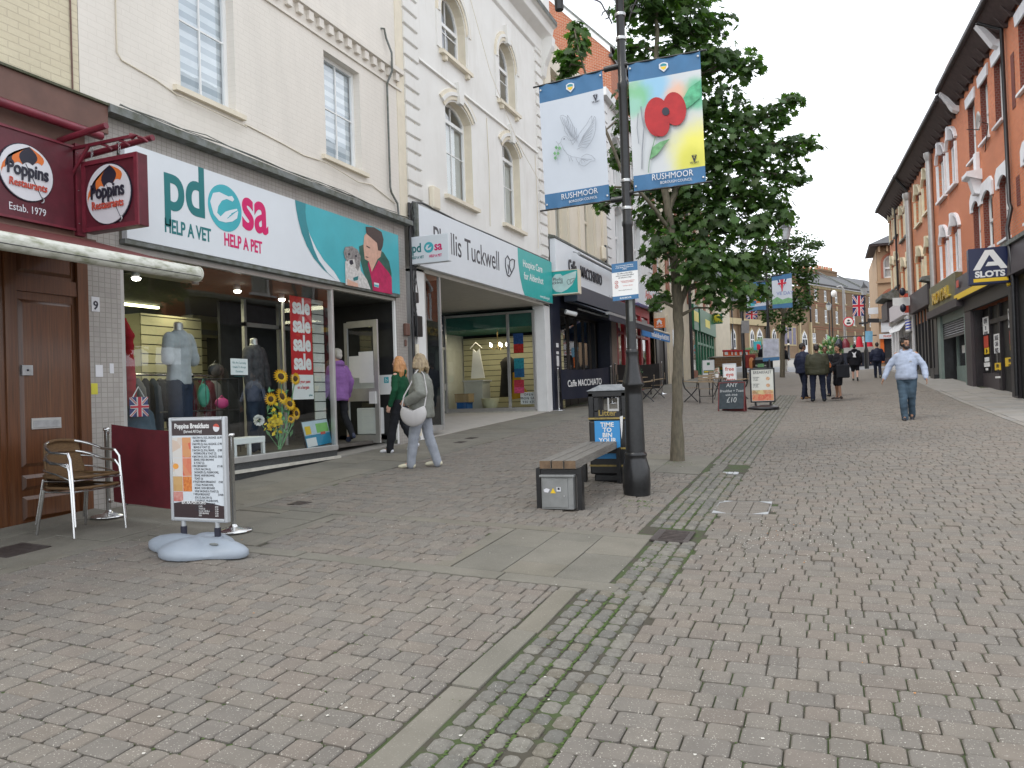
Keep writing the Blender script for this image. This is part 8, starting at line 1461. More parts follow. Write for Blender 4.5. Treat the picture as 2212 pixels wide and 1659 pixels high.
t,F_,w,A,C=zbox('second_bin','distant black litter bin with a green notice, up the road','litter bin',m_bin,835,1080,1350,1512,38.5,.6);part('lid',MB().prism(m_bin,[F_(0,.02,C.z+.001),F_(w,.02,C.z+.001),F_(w*.8,-.2,C.z+.14),F_(w*.2,-.2,C.z+.14)],F_.n*-.3),t);text('lettering','Rushmoor',.13,F_(w/2,.004,C.z-.32),F_.u,(0,0,1),m_white,t);part('green_notice',MB().box(m_leafg,.2*w,.75*w,.001,.01,A.z+.03,A.z+.2,F_),t)
t,F_,w,A,C=zbox('stone_planter','long planter with tall grasses and lavender in front of the hall','planter',m_bb,720,1060,1210,1330,62,1.5);mb=MB();rr=random.Random(8)
for k in range(900):u,n_=rr.random()*w,-rr.random()*1.4;hgt=rr.uniform(.25,.6)+(.9 if u>w*.72 and rr.random()<.4 else 0);b0_=F_(u,n_,C.z);d=Vector((rr.gauss(0,.15),rr.gauss(0,.15),hgt));e=Vector((rr.gauss(0,.04),rr.gauss(0,.04),0));mb.poly(m_leafg if rr.random()<.7 else m_slat,[b0_-e,b0_+e,b0_+d])
part('grasses',mb,t,kind='stuff')
t,F_,w,A,C=zbox('poppy_poster','poster of a red poppy in a teal frame before the hall door','poster',m_teal,810,965,965,1145,60,.1);part('poppy',MB().ell(m_ured,F_(w/2,.01,(A.z+C.z)/2-.1),.4*w,.02,.4*w),t)
P=onG(*zC(1535,1350));t=thing('bollard','black bollard with a pale band at the kerb before the hall','bollard',P);part('post',MB().lathe(m_post,P,[(.2,0),(.2,.1),(.13,.15),(.12,2.3),(.16,2.35),(.14,2.6),(0,2.75)],12),t);part('pale_band',MB().lathe(m_trim,P,[(.125,1.9),(.125,2.1)],12),t)
P=EYE+ray(1803,780)*70;P.z=G(P.x,P.y);t=thing('flower_planter','bushy green planter with flowers behind the walking people','planter',(P.x,P.y,P.z));part('tub',MB().lathe(m_lead,P,[(1.0,0),(1.3,.9),(1.2,.9)],16),t);mb=MB()
for k in range(700):d=Vector((rr.gauss(0,1),rr.gauss(0,1),abs(rr.gauss(0,1)))).normalized()*rr.uniform(.6,1.5);q=P+Vector((0,0,.9))+d;e=Vector((rr.gauss(0,.1),rr.gauss(0,.1),.15));mb.poly([m_leafg,m_leaf,m_slat][k%3],[q-e.orthogonal()*.6,q+e.orthogonal()*.6,q+e+d*.15])
part('foliage',mb,t,kind='stuff')
P=EYE+ray(1863,820)*58;P.z=G(P.x,P.y);F_=Fr(P,(1,0,0),(0,-1,0));t=thing('market_stall','small dark market stall with red clothes on a rail near the top of the road','stall',P);part('table',MB().box(m_nv,-1.9,1.6,-.8,0,0,1.05,F_),t);part('table_sheet',MB().box(m_alu,-1.2,.9,-.81,.02,1.06,1.45,F_),t);part('rail',MB().tube(m_black,[F_(-1.6,-.4,2.3),F_(1.3,-.4,2.3)],.04,5),t)
for u in(-.1,.55):part('red_garment',MB().lathe(m_ured,F_(u,-.4,1.46),[(.28,0),(.2,.5),(.12,.78),(0,.8)],10),t)
for u in(-1.5,-1.05):part('dark_garment',MB().lathe(m_nv if u<-1.2 else m_maroon2,F_(u,-.4,1.4),[(.3,0),(.3,.4),(.12,.75),(0,.8)],10),t)
# ------------------------------------------------------------------ people
def fuse(mb,vox,it=5,disp=0,fr=9.0,quilt=False,seed=0):
 me=mb.mesh('raw');o=bpy.data.objects.new('raw',me);COL.objects.link(o);r=o.modifiers.new('r','REMESH');r.mode='VOXEL';r.voxel_size=vox;r.use_smooth_shade=True;s=o.modifiers.new('s','SMOOTH');s.factor=.5;s.iterations=it
 dg=bpy.context.evaluated_depsgraph_get();m2=bpy.data.meshes.new_from_object(o.evaluated_get(dg));bpy.data.objects.remove(o);m2.materials.clear();m2.materials.append(mb.mats[0])
 if disp:
  N_=[v.normal.copy()for v in m2.vertices]
  for v,n in zip(m2.vertices,N_):
   p=v.co;d=noise.noise(Vector((p.x*fr,p.y*fr,p.z*fr*.55+seed)))*disp+noise.noise(Vector((p.x*fr*.5+p.z*9,p.y*7,p.z*16+seed)))*disp*.8
   if quilt:a=math.sin((p.x+p.y*.7+p.z)*38);b=math.sin((p.x+p.y*.7-p.z)*38);d+=.006*(min(abs(a),.5)+min(abs(b),.5))-.006
   v.co=p+n*d
 for p in m2.polygons:p.use_smooth=True
 return m2
V3=Vector
def limb(mb,m,pts,rad,n=10):
 P=[];R_=[]
 for i in range(len(pts)-1):
  for k in range(3):P.append(V3(pts[i]).lerp(V3(pts[i+1]),k/3));R_.append(rad[i]+(rad[i+1]-rad[i])*k/3)
 P.append(V3(pts[-1]));R_.append(rad[-1]);mb.tube(m,P,R_,n);mb.ell(m,P[0],R_[0],R_[0],R_[0],10,6);mb.ell(m,P[-1],R_[-1],R_[-1],R_[-1],10,6)
def torso(mb,m,rings,n=16):
 V=[]
 for cx,cy,z,rx,ry in rings:V+=[(cx+rx*math.cos(2*math.pi*k/n),cy+ry*math.sin(2*math.pi*k/n),z)for k in range(n)]
 mb.add(V,[(i*n+k,i*n+(k+1)%n,(i+1)*n+(k+1)%n,(i+1)*n+k)for i in range(len(rings)-1)for k in range(n)],m,True);mb.add(V[:n],[tuple(range(n))[::-1]],m);mb.add(V[-n:],[tuple(range(n))],m)
SK={'fair':(.56,.33,.25),'tan':(.34,.18,.11),'brown':(.24,.125,.075)}
def hand(mb,m,w,e,s):
 """palm, four curled fingers and a thumb below the wrist w, forearm coming from e"""
 w=V3(w);d=(w-V3(e)).normalized();side=V3((0,1,0));side=(side-d*side.dot(d)).normalized();inn=d.cross(side)*s
 for t in(.02,.05):mb.ell(m,w+d*t,.017,.04,.04,8,6)
 for k in range(4):a=w+d*.075+side*(.03-.02*k);ln=(.07,.08,.075,.058)[k];mb.tube(m,[a-d*.02,a+d*ln*.5,a+d*ln*.85-inn*.02*(1+k*.3)],[.0105,.0095,.008],6)
 mb.tube(m,[w+d*.015+side*.03,w+d*.045+side*.052,w+d*.08+side*.05-inn*.01],[.013,.011,.009],6)
def person(label,P,rz,H=1.75,W=1.0,skin='fair',top=None,sleeve='long',tl=.84,puff=0,legs=None,shorts=False,lw=1.0,shoe=None,hair=None,hstyle='short',feet=((-.1,.0,0),(.1,.0,0)),arms=None,turn=0,beard=None,belly=0,vox=.014,folds=.012,quilt=False,hood=False,cap=None,lean=0,group=None,socks=None):
 s=H/1.75;t=thing('person',label,'person',P,rz,group);sk=M('skin_'+skin,SK[skin],.5,var=.06,scale=6);mt=Matrix.Scale(s,4)
 def add(nm,me):me.transform(mt);return part(nm,me,t,local=True)
 J={}
 for i,sd in enumerate((-1,1)):
  fx,fy,fz=feet[i];ank=V3((fx*1.0,fy,.085+fz));hip=V3((sd*.09*W,lean*.02,.92));mid=hip.lerp(ank,.52);bend=max(0,.86-(hip-ank).length)*1.1+.015;knee=mid+V3((0,bend,0));J[sd]=(hip,knee,ank)
 arms=arms or(((-.26,-.03,1.13),(-.28,.06,.87)),((.26,-.03,1.13),(.28,.06,.87)))
 b=MB();ly=lean
 torso(b,sk,[(0,0,.88,.13*W,.10),(0,0,1.0,.12*W,.095),(0,ly*.5,1.2,.13*W,.095),(0,ly,1.4,.15*W,.09),(0,ly,1.46,.07,.06)])
 hc=V3((0,ly+.02,1.625));limb(b,sk,[(0,ly,1.42),(0,ly+.01,1.53)],[.058,.052]);RT=Matrix.Rotation(turn,3,'Z')
 def hd(x,y,z):return hc+RT@V3((x,y,z))
 HFr=Fr(hc,RT@V3((1,0,0)),RT@V3((0,1,0)))
 b.ell(sk,hd(0,0,.02),.074,.092,.10,14,10,HFr);b.ell(sk,hd(0,.022,-.055),.055,.066,.062,12,8,HFr);b.ell(sk,hd(0,.092,-.012),.013,.022,.022,8,6,HFr);b.ell(sk,hd(0,.078,-.05),.024,.016,.012,8,6,HFr);b.ell(sk,hd(0,.078,.022),.05,.014,.012,8,6,HFr)
 for sd in(-1,1):b.ell(sk,hd(sd*.076,-.005,-.005),.012,.02,.03,8,6,HFr)
 for i,sd in enumerate((-1,1)):
  e,w=arms[i];sh=V3((sd*.165*W,ly,1.40));limb(b,sk,[sh,e,w],[.05,.04,.026]);hand(b,sk,w,e,sd);hip,kn,an=J[sd];limb(b,sk,[hip,kn,an],[.085,.055,.038]);limb(b,sk,[an,an+V3((0,.12,-.05))],[.035,.025])
 add('body',fuse(b,min(vox,.012),3))
 for sd in(-1,1):add('eye',MB().ell(M('eye_dark',(.03,.02,.018),.3),hd(sd*.030,.079,.004),.013,.008,.008,8,5,HFr).mesh('eye'))
 add('eyebrows',MB().ell(hair[0]if hair else sk,hd(-.030,.085,.024),.02,.006,.004,6,4,HFr).ell(hair[0]if hair else sk,hd(.030,.085,.024),.02,.006,.004,6,4,HFr).mesh('brow'));add('lips',MB().ell(M('lip',(.34,.12,.10),.5),hd(0,.094,-.052),.022,.005,.007,8,4,HFr).mesh('lips'))
 g=MB();p=puff
 torso(g,top,[(0,0,tl,(.165+p*.8)*W,.125+p+belly*.6),(0,0,tl+.05,(.175+p)*W,.135+p+belly),(0,.01,1.05,(.165+p)*W,.13+p+belly),(0,ly*.6,1.22,(.175+p)*W,.13+p+belly*.5),(0,ly,1.34,(.172+p*.45)*W,.115+p*.8),(0,ly,1.425,.118*W,.09+p*.3),(0,ly,1.485,.062,.06)])
 for i,sd in enumerate((-1,1)):
  e,w=arms[i];sh=V3((sd*(.155+p*.2)*W,ly,1.365));e2,w2=V3(e),V3(w)
  if sleeve=='long':limb(g,top,[sh,e2,e2.lerp(w2,.95)],[.068+p*.45,.056+p*.7,.042+p*.5])
  else:limb(g,top,[sh,sh.lerp(e2,.8)],[.075+p,.065+p])
 if hood:limb(g,top,[(-.09,ly-.03,1.47),(0,ly-.09,1.47),(.09,ly-.03,1.47),(.07,ly+.06,1.44)],[.045,.06,.045,.03]);limb(g,top,[(-.09,ly-.03,1.47),(-.07,ly+.06,1.44)],[.045,.03])
 add('top',fuse(g,vox,3,folds,quilt=quilt,seed=len(label)))
 g=MB();torso(g,legs,[(0,0,.80,.14*W,.11+belly*.2),(0,0,.90,.165*W,.12+belly*.4),(0,0,1.0,.155*W,.115+belly*.5)])
 for sd in(-1,1):
  hip,kn,an=J[sd]
  if shorts:limb(g,legs,[hip,hip.lerp(kn,.95)],[.105*lw,.095*lw])
  else:limb(g,legs,[hip,kn,an+V3((0,0,-.035))],[.10*lw,.075*lw,.062*lw])
 add('trousers' if not shorts else 'shorts',fuse(g,vox,3,folds,seed=3))
 for i,sd in enumerate((-1,1)):
  an=J[sd][2];g=MB();tip=feet[i][2]>.03;q=V3((0,.15,-.05))if not tip else V3((0,.12,-.12));g.ell(shoe,an+V3((0,-.03,-.045)),.042,.05,.042);g.ell(shoe,an+q*.5+V3((0,.02,-.02)),.045,.085,.034);g.ell(shoe,an+q+V3((0,.0,-.005)),.045,.06,.030);g.ell(shoe,an+V3((0,0,-.01)),.045,.05,.05);add('shoe',fuse(g,.011,2))
  if socks:add('sock',MB().tube(socks,[an,an+V3((0,0,.12))],.05,10).mesh('sock'))
 if hair:
  g=MB();hm,=hair;g.ell(hm,hd(0,-.018,.042),.084,.098,.094,14,10,HFr);g.ell(hm,hd(0,-.06,-.01),.074,.055,.07,12,8,HFr)
  if hstyle in('long','bob'):
   ln=.26 if hstyle=='long' else .17
   for a in range(-6,7):an=math.pi*(1.5+a*.105);x,y=math.cos(an)*.08,math.sin(an)*.085;g.tube(hm,[hd(x*.9,y*.9,.06),hd(x*1.35,y*1.3,-.04),hd(x*1.6,y*1.5,-ln*.6),hd(x*1.45,y*1.45,-ln*(.8+.3*math.cos(a*1.7)))],[.035,.042,.036,.02],7)
  if hstyle=='curly':
   for a in range(14):g.ell(hm,hd(.06*math.cos(a*.9),-.01+.07*math.sin(a*.9),.095+.02*(a%3)),.028,.028,.024,7,5,HFr)
   g.ell(hm,hd(0,.07,.085),.05,.03,.025,8,6,HFr)
  me=fuse(g,.010,2,.008,30)
  add('hair',me)
 if beard:g=MB();g.ell(beard,hd(0,.038,-.082),.062,.06,.05,12,8,HFr);g.ell(beard,hd(-.055,.02,-.04),.02,.045,.045,8,6,HFr);g.ell(beard,hd(.055,.02,-.04),.02,.045,.045,8,6,HFr);g.ell(beard,hd(0,.095,-.034),.03,.012,.008,8,5,HFr);add('beard',fuse(g,.010,2,.004,30))
 if cap:g=MB();g.ell(cap,hd(0,-.01,.07),.09,.104,.075,14,8,HFr);g.ell(cap,hd(0,.10,.06),.065,.06,.010,12,5,HFr);add('cap',fuse(g,.010,2))
 return t
def cloth(name,c,v=.15,sc=9,r=.85):return M(name,c,r,var=v,scale=sc,bump=.2,bscale=220,spec=.2)
FSTR=math.radians
c_green=cloth('bottle_green_fleece',(.010,.065,.030));c_blkj=cloth('black_denim',(.018,.019,.023));c_quilt=cloth('quilted_sage_nylon',(.20,.205,.18),r=.5);c_greyt=cloth('grey_joggers',(.30,.32,.36));c_cream=M('cream_shoe',(.62,.58,.44),.6);c_wsh=M('white_trainer',(.68,.68,.72),.5)
h_ginger=M('ginger_hair',(.50,.24,.09),.5,col2=(.35,.16,.06),scale=40,stretch=(1,1,.2));h_blonde=M('ash_blonde_hair',(.34,.26,.155),.5,col2=(.20,.145,.085),scale=40,stretch=(1,1,.2));h_dark=M('dark_hair',(.018,.013,.011),.5,var=.3,scale=30);h_grey=M('grey_hair',(.42,.40,.36),.6)
Pq=onG(915,1010);w2=person('woman in a sage quilted jacket and grey joggers with a pale shoulder bag',Pq,FSTR(100),1.66,1.0,'fair',c_quilt,tl=.76,puff=.06,legs=c_greyt,lw=1.15,shoe=c_cream,hair=(h_blonde,),hstyle='bob',feet=((-.09,.17,.0),(.09,-.20,.02)),arms=(((-.32,-.10,1.13),(-.26,.14,1.02)),((.30,-.02,1.12),(.26,.18,1.0))),turn=.1,quilt=True,folds=.006)
bg_=MB();m_bag=M('pale_leather',(.50,.48,.47),.5,var=.06);wm=WM[w2.name]
bt=thing('shoulder_bag','pale grey crescent bag hanging at the hip of the woman in the quilted jacket','bag',wm@V3((-.31,.02,.80)),FSTR(100))
g_=MB();n=14
for side in(0,):g_.ell(m_bag,(0,0,0),.07,.20,.19,16,12)
me=fuse(g_,.014,2);
for v in me.vertices:
 v.co.z=min(v.co.z,.03+abs(v.co.y)*.45 if v.co.z>0 else v.co.z)
part('pouch',me,bt,local=True);part('strap',MB().tube(m_bag,[(0,.17,.10),(.02,.14,.25),(.07,.05,.42),(.12,.0,.57),(.2,-.04,.64),(.22,-.10,.55),(.12,-.17,.3),(0,-.17,.10)],.011,6,flat=.5),bt,local=True)
person('young woman with ginger hair in a bottle green hoodie and black jeans, glancing back',onG(868,978),FSTR(92),1.62,.95,'fair',c_green,tl=.92,puff=.012,legs=c_blkj,lw=1.12,shoe=c_wsh,hair=(h_ginger,),hstyle='long',feet=((-.08,.20,.0),(.08,-.24,.10)),turn=.55,hood=True)
c_lil=cloth('lilac_fleece',(.25,.12,.33));Pp=Vector((-7.98,11.45,.83));person('grey haired woman in a lilac fleece stepping into the charity shop',Pp,FSTR(75),1.66,1.05,'fair',c_lil,tl=.78,puff=.03,legs=c_blkj,shoe=M('navy_shoe',(.02,.03,.07),.5),hair=(h_grey,),hstyle='short',feet=((-.09,.22,.0),(.09,-.24,.08)),hood=True)
c_hood=cloth('pale_blue_hoodie',(.37,.42,.53));c_jean=cloth('washed_jeans',(.055,.085,.115),.4,4);hb=person('bearded man in a pale blue hoodie and washed jeans walking down the road',EYE+ray(1962,908)*17.0,FSTR(172),1.82,1.1,'tan',c_hood,tl=.86,puff=.02,belly=.05,legs=c_jean,lw=1.12,shoe=M('dark_boot',(.02,.022,.03),.5),hair=(h_dark,),hstyle='curly',feet=((-.07,-.12,.05),(.05,.18,0)),arms=(((-.33,.0,1.14),(-.37,.10,.88)),((.33,.0,1.14),(.43,.08,.90))),turn=.7,beard=h_dark,hood=True,folds=.012)
part('chest_logo',MB().prism(m_grey,[(-.10+a,.205,1.27+b)for a,b in((-.03,0),(-.02,.035),(-.012,.01),(0,.045),(.012,.01),(.02,.035),(.03,0))],(0,.003,0)),hb,local=True)
c_olive=cloth('olive_padded_jacket',(.045,.045,.028),r=.6);c_navyj=cloth('navy_padded_jacket',(.018,.022,.045),r=.6);c_blk=cloth('black_jersey',(.012,.012,.016));c_nvt=cloth('navy_trousers',(.016,.020,.038));s_tan=M('tan_shoe',(.28,.15,.05),.6);s_blk=M('black_shoe',(.015,.018,.016),.5)
person('heavy man seen from behind in an olive jacket and dark trousers, standing in the group',EYE+ray(1768,866)*24.0,FSTR(5),1.76,1.3,'brown',c_olive,tl=.80,puff=.07,legs=c_nvt,lw=1.15,shoe=s_blk,hair=(h_dark,),feet=((-.16,0,0),(.17,.02,0)),turn=-.2,vox=.018)
person('man in a navy padded jacket and tan shoes at the edge of the group',EYE+ray(1737,862)*24.6,FSTR(-50),1.78,1.15,'brown',c_navyj,tl=.80,puff=.06,legs=c_nvt,shoe=s_tan,hair=(h_dark,),feet=((-.1,.16,0),(.1,-.12,0)),turn=-.3,vox=.018)
person('man in a black jacket mostly hidden behind the olive jacket',EYE+ray(1786,856)*26.5,FSTR(160),1.72,1.1,'brown',c_blk,tl=.8,puff=.05,legs=c_nvt,shoe=s_blk,hair=(h_dark,),turn=.3,vox=.02)
cg=person('man in black shorts and a printed black top holding a bottle and a large bag',EYE+ray(1814,862)*24.4,FSTR(115),1.72,1.05,'tan',c_blk,tl=.86,puff=.03,legs=c_blk,shorts=True,lw=1.1,shoe=M('brown_shoe',(.05,.035,.03),.5),hair=(h_dark,),hstyle='curly',feet=((-.16,.05,0),(.2,-.02,0)),arms=(((-.3,.05,1.15),(-.18,.28,1.08)),((.3,.0,1.14),(.2,.3,1.05))),turn=.3,vox=.018)
wm=WM[cg.name];bt=thing('carrier_bag','large black carrier bag held by the man in shorts','bag',wm@V3((-.38,.05,.66)),FSTR(115));part('pouch',MB().box(c_blkj,-.06,.06,-.2,.2,.0,.42),bt,local=True,bevel=.03);part('handle',MB().tube(c_blkj,[(0,-.1,.42),(0,-.06,.52),(0,.06,.52),(0,.1,.42)],.012,5),bt,local=True)
bt=thing('drink_bottle','small bottle with an orange drink in the hand of the man in shorts','bottle',wm@V3((-.16,.36,1.0)));part('bottle',MB().lathe(m_orange,(0,0,0),[(.03,0),(.032,.12),(.014,.16)],10),bt,local=True);part('cap',MB().lathe(m_white,(0,0,.16),[(.016,0),(.016,.02)],8),bt,local=True)
hf=person('person in a black hooded top and shorts with a white back print, walking away',EYE+ray(1848,822)*36.5,FSTR(-5),1.72,1.1,'fair',c_blk,tl=.70,puff=.05,legs=c_blk,shorts=True,shoe=s_blk,hair=(h_dark,),feet=((-.1,.12,0),(.1,-.15,.05)),hood=True,vox=.022)
part('back_print',MB().prism(m_badge,[(x,-.205,z)for x,z in((-.1,1.35),(.0,1.28),(.1,1.36),(.05,1.2),(.08,1.08),(-.06,1.1),(-.04,1.2))],(0,-.004,0)),hf,local=True)
person('man in a dark jacket and trousers walking away near the corner shops',EYE+ray(1897,819)*37.5,FSTR(4),1.78,1.1,'fair',c_navyj,tl=.84,puff=.04,legs=c_nvt,shoe=M('khaki_shoe',(.2,.18,.12),.6),hair=(h_dark,),feet=((-.08,.18,0),(.08,-.2,.08)),vox=.022)
person('person in a black top and white trousers standing beyond the farther tree',EYE+ray(1697,804)*51,FSTR(-60),1.75,1.1,'brown',c_blk,tl=.84,puff=.04,legs=cloth('white_trousers',(.55,.53,.5)),shoe=c_wsh,hair=(h_dark,),vox=.03)
person('person in a black coat standing behind the second lamp post',EYE+ray(1650,801)*52,FSTR(20),1.78,1.15,'brown',c_blk,tl=.7,puff=.05,legs=c_greyt,shoe=c_wsh,hair=(h_dark,),vox=.03)
# ------------------------------------------------------------------ window display of the charity shop
def onI(a,b,n=-1.0):return onX(a,b,FX+n)
def mannequin(lab,a,b,n,top,legs,H=1.5,tilt=0,coat=False):
 P=onI(a,b,n);z0=.86;t=thing('mannequin',lab,'mannequin',(P.x,P.y,z0));rz=-1.35;g=MB();k=(P.z-z0)/1.5
 torso(g,m_alu,[(0,0,.95,.13,.09),(0,0,1.1,.12,.085),(0,0,1.32,.16,.1),(0,0,1.41,.12,.07),(0,0,1.45,.055,.055),(0,0,1.55,.05,.05)]);mt=Matrix.Rotation(rz,4,'Z')@Matrix.Scale(k,4)
 def add(nm,me):me.transform(mt);return part(nm,me,t,local=True)
 add('torso',fuse(g,.016,3));g=MB();torso(g,top,[(0,0,.84,.17,.11),(0,0,1.1,.155,.11),(0,0,1.32,.19,.12),(0,0,1.42,.13,.085),(0,0,1.455,.065,.065)])
 for s_ in(-1,1):limb(g,top,[(s_*.17,0,1.36),(s_*.25,.02,1.12)]+([(s_*.26,.05,.9)]if coat else[]),[.075,.07]+([.06]if coat else[]))
 add('garment',fuse(g,.016,2,.010));g=MB();torso(g,legs,[(0,0,.8,.13,.1),(0,0,.95,.15,.11)])
 for s_ in(-1,1):limb(g,legs,[(s_*.08,0,.85),(s_*.09,0,.4),(s_*.09,0,.05)],[.1,.085,.075])
 add('trousers',fuse(g,.02,2,.008));part('stand',MB().tube(m_grey,[(0,0,0),(0,0,.3)],.02,6),t,local=True);return t
c_tee=cloth('grey_marl',(.40,.42,.44));c_dj=cloth('dark_denim',(.02,.03,.055));c_chk=M('checked_cloth',(.07,.07,.075),.8,col2=(.02,.02,.025),scale=14)
m1=mannequin('headless mannequin in a grey t-shirt with a dark chest stripe and navy jeans',385,705,-.75,c_tee,c_dj);part('chest_stripe',MB().box(c_blk,-.11,.11,.125,.145,1.10,1.125),m1,local=True);mannequin('headless mannequin in a dark checked shirt jacket beside the sunflowers',548,738,-.8,c_chk,c_dj,coat=True)
for m_ in[x for x in bpy.data.objects if x.name=='mannequin']:pass
t=thing('red_jacket','red and maroon jacket hanging at the pillar end of the window','jacket',onI(272,860,-.35));P=onI(272,760,-.4);part('body',fuse((lambda g:(torso(g,cloth('red_cloth',(.30,.012,.02)),[(0,0,-.55,.16,.09),(0,0,-.1,.14,.08),(0,0,.3,.13,.07),(0,0,.5,.03,.03)]),g)[1])(MB()),.02,2,.015),t,local=True).location=(0,0,.45);part('hanger',MB().tube(m_grey,[(0,0,.95),(0,0,1.05),(-.3,0,1.1)],.01,5),t,local=True)
P=onI(298,892,-.3);t=thing('denim_jacket','blue denim jacket with a union flag cloth bag hanging low in the window','jacket',(P.x,P.y,.9));part('body',fuse((lambda g:(torso(g,c_jean,[(0,0,0,.15,.22),(0,0,.4,.13,.24),(0,0,.62,.1,.2),(0,0,.72,.05,.06)]),g)[1])(MB()),.02,2,.015),t,local=True)
A_=onI(279,858,-.14);B_=onI(320,899,-.14);t=thing('union_flag_bag','small union flag bag hanging against the denim jacket','bag',(A_.x,A_.y,B_.z));union(t,lambda u,v,d:Vector((A_.x+d,A_.y+(B_.y-A_.y)*u,B_.z+(A_.z-B_.z)*v)),(.002,0,0));part('handle',MB().tube(m_white,[(A_.x,A_.y+.05,A_.z),(A_.x,(A_.y+B_.y)/2,A_.z+.12),(A_.x,B_.y-.05,A_.z)],.008,4),t)
rr=random.Random(21);t=thing('clothes_rail','crowded rail of dark clothes at the back of the charity shop','clothes rail',LF(8.2,-2.6,.83));part('rail',MB().tube(m_chr,[LF(6.6,-1.9,2.05),LF(9.9,-1.9,2.05)],.02,6),t)
cc=[cloth('garment_%s'%k,c)for k,c in(('black',(.015,.015,.017)),('wine',(.08,.015,.025)),('slate',(.05,.06,.08)),('brown',(.06,.045,.03)),('grey',(.14,.14,.15)))]
for k in range(24):y=6.7+k*.135;h=rr.uniform(.6,1.0);part('hanging_garment',MB().lathe(cc[rr.randrange(5)],LF(y,-1.9,2.0-h),[(.13,0),(.15,h*.5),(.12,h*.85),(.02,h)],7,Fr((0,0,0),(0,.5,0),(1,0,0))if False else None),t)
t=thing('wire_rack','black wire rack with shoes and bags in the middle of the window','rack',LF(8.35,-.9,.86));mb=MB()
for z in(1.0,1.5,1.95):mb.tube(m_black,[LF(8.0,-.75,z),LF(9.1,-.75,z)],.009,4).tube(m_black,[LF(8.0,-1.15,z),LF(9.1,-1.15,z)],.009,4)
for k in range(6):mb.tube(m_black,[LF(8.0+k*.22,-.75,.87),LF(8.0+k*.22,-.75,1.95)],.007,4)
part('frame',mb,t,kind='stuff')
for(nm,lab,cat,col,y,z,w_,h_)in(('green_bag','mint green bag hanging on the wire rack','bag',(.05,.32,.22),8.5,1.55,.2,.34),('pink_shoe','pink and grey shoe standing on the wire rack','shoe',(.50,.04,.18),8.85,1.52,.26,.16),('black_handbag','black handbag on top of the wire rack','handbag',(.015,.015,.015),8.75,1.98,.3,.2),('white_sunglasses','white rimmed sunglasses case on the wire rack','glasses',(.6,.6,.6),8.2,1.98,.2,.06),('yellow_hoop','yellow hoop toy hanging on the rack','hoop',(.6,.55,.05),8.15,1.55,.05,.35)):
 o=thing(nm,lab,cat,LF(y,-.9,z));part('body',MB().ell(M(nm+'_paint',col,.5),LF(y,-.85,z+h_/2),.06,w_/2,h_/2,12,8),o);part('handle',MB().tube(M(nm+'_paint',col),[LF(y-w_*.3,-.85,z+h_*.8),LF(y,-.85,z+h_*1.2),LF(y+w_*.3,-.85,z+h_*.8)],.008,4),o)
P=onI(518,712,-2.8);t=thing('framed_picture','gold framed landscape picture on the slatted wall','picture',P);part('frame',MB().box(m_gld,P.y-.2,P.y+.2,-2.86,-2.82,P.z-.27,P.z+.27,LF),t);part('mount',MB().box(m_slat,P.y-.16,P.y+.16,-2.819,-2.81,P.z-.23,P.z+.23,LF),t);part('image',MB().box(m_leafg,P.y-.08,P.y+.08,-2.809,-2.80,P.z-.09,P.z+.1,LF),t)
P=onI(450,703,-4.3);t=thing('air_unit','yellowed wall air conditioning unit at the back of the charity shop','air conditioner',P);part('casing',MB().prism(m_slat,[LF(P.y-.5,-4.5,P.z-.2),LF(P.y-.5,-4.3,P.z-.25),LF(P.y-.5,-4.2,P.z+.2),LF(P.y-.5,-4.5,P.z+.2)],LF.u*1.1),t);part('louvre',MB().box(m_grey,P.y-.45,P.y+.55,-4.26,-4.24,P.z-.2,P.z-.1,LF),t)
m_petal=M('sunflower_petal',(.80,.42,.01),.6,col2=(.80,.55,.03),scale=20);m_seed=M('sunflower_seed',(.10,.05,.02),.9);m_yfl=M('yellow_petal',(.75,.55,.02),.6)
n_=-.28;sf=thing('sunflower_bunch','tall bunch of artificial sunflowers and yellow flowers beside the sale banner','flowers',(FX+n_,onI(602,960,n_).y,.87));root_=onI(604,968,n_);root_.z=.88
for k,(a,b,r)in enumerate(((607,813,.10),(638,818,.085),(609,856,.11),(585,862,.085),(626,872,.095),(640,893,.085),(628,905,.06))):
 r*=1.25;c=onI(a,b,n_);d=V3((.8,-.35+.2*(k%3),.25-.2*(k%2))).normalized();F_=Fr(c,d.orthogonal(),d.cross(d.orthogonal()),d);mb=MB()
 for q in range(18):an=q*.349;x,y=math.cos(an),math.sin(an);mb.poly(m_petal,[F_(x*r*.4-y*r*.1,y*r*.4+x*r*.1,0),F_(x*r*.4+y*r*.1,y*r*.4-x*r*.1,0),F_(x*r*.75+y*r*.1,y*r*.75-x*r*.1,.012),F_(x*r,y*r,-.01),F_(x*r*.75-y*r*.1,y*r*.75+x*r*.1,.012)])
 p=part('sunflower',mb,sf,kind=None);part('seed_head',MB().lathe(m_seed,c,[(r*.42,0),(r*.35,.015),(0,.02)],12,Fr((0,0,0),F_.u,F_.n,d)),p);part('stem',MB().tube(m_leafg,[c,c.lerp(root_,.4)+V3((0,.03,0)),root_+V3((0,rr.gauss(0,.03),0))],.007,5),sf)
mb=MB()
for k in range(70):c=onI(rr.uniform(578,632),rr.uniform(840,945),n_-.06);d=V3((rr.gauss(0,.5),rr.gauss(0,1),rr.gauss(-.2,1))).normalized()*rr.uniform(.05,.09);e=d.orthogonal().normalized()*.022;mb.poly(m_leafg,[c-d,c+e,c+d,c-e])
part('leaves',mb,sf,kind='stuff');mb=MB()
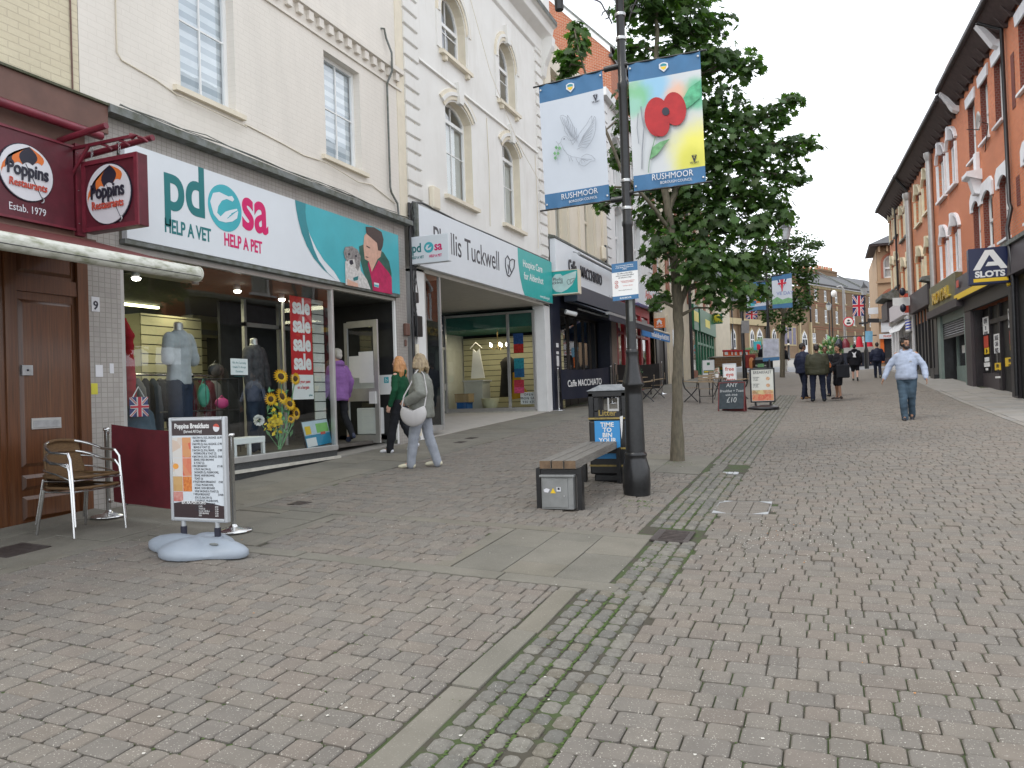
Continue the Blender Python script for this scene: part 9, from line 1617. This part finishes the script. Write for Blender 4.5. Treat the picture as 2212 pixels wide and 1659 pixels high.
for k in range(60):c=onI(rr.gauss(594,9),rr.gauss(908,12),n_+.02);d=V3((rr.gauss(0,1),rr.gauss(0,1),rr.gauss(0,1))).normalized()*.04;e=d.orthogonal().normalized()*.028;mb.poly(m_yfl,[c-d,c+e,c+d,c-e])
part('yellow_blooms',mb,sf,kind='stuff');c=onI(559,908,n_);mb=MB();t=thing('white_flower','round white artificial bloom left of the yellow flowers','flower',c)
for k in range(70):d=V3((rr.gauss(0,1),rr.gauss(0,1),rr.gauss(0,1))).normalized()*.085;e=d.orthogonal().normalized()*.025;mb.poly(m_white,[c+d*.4,c+d*.8+e,c+d,c+d*.8-e])
part('bloom',mb,t,kind='stuff');part('stem',MB().tube(m_leafg,[c,root_],.006,4),t)
t=thing('white_stool','small white children’s chair standing in the window','stool',LF(9.35,-.35,.87));mb=MB();y0_,y1_=onI(498,960,-.25).y,onI(568,960,-.25).y;zt=onI(530,945,-.25).z
part('seat',MB().box(m_white,y0_,y1_,-.5,-.2,zt-.09,zt,LF),t,bevel=.008)
for y in(y0_+.02,y1_-.06,(y0_+y1_)/2-.02):part('leg',MB().box(m_white,y,y+.045,-.24,-.2,.86,zt-.09,LF),t)
Q=[onI(a,b,-.16)for a,b in((648,911),(706,903),(718,957),(662,970))];t=thing('childrens_picture','blue and green children’s seaside picture leaning at the window corner','picture',Q[3]);part('board',MB().prism(m_black,Q,(-.02,0,0)),t);L4=lambda u,v:Q[3].lerp(Q[2],u).lerp(Q[0].lerp(Q[1],u),v)+V3((.004,0,0))
for nm,m,u0,u1,v0,v1 in(('sky',M('print_sky',(.5,.62,.7),.5),.03,.97,.45,.97),('sea',M('print_sea',(.02,.25,.42),.5),.03,.97,.03,.46),('bush',M('print_green',(.2,.5,.12),.5),.5,.95,.5,.85),('red_boat',m_redink,.62,.8,.42,.52),('book_spines',m_sy,.08,.28,.5,.8),('note',m_white,.05,.42,.04,.36)):d=V3((.001*len(nm),0,0));part(nm,MB().prism(m,[L4(u0,v0)+d,L4(u1,v0)+d,L4(u1,v1)+d,L4(u0,v1)+d],(.001,0,0)),t)
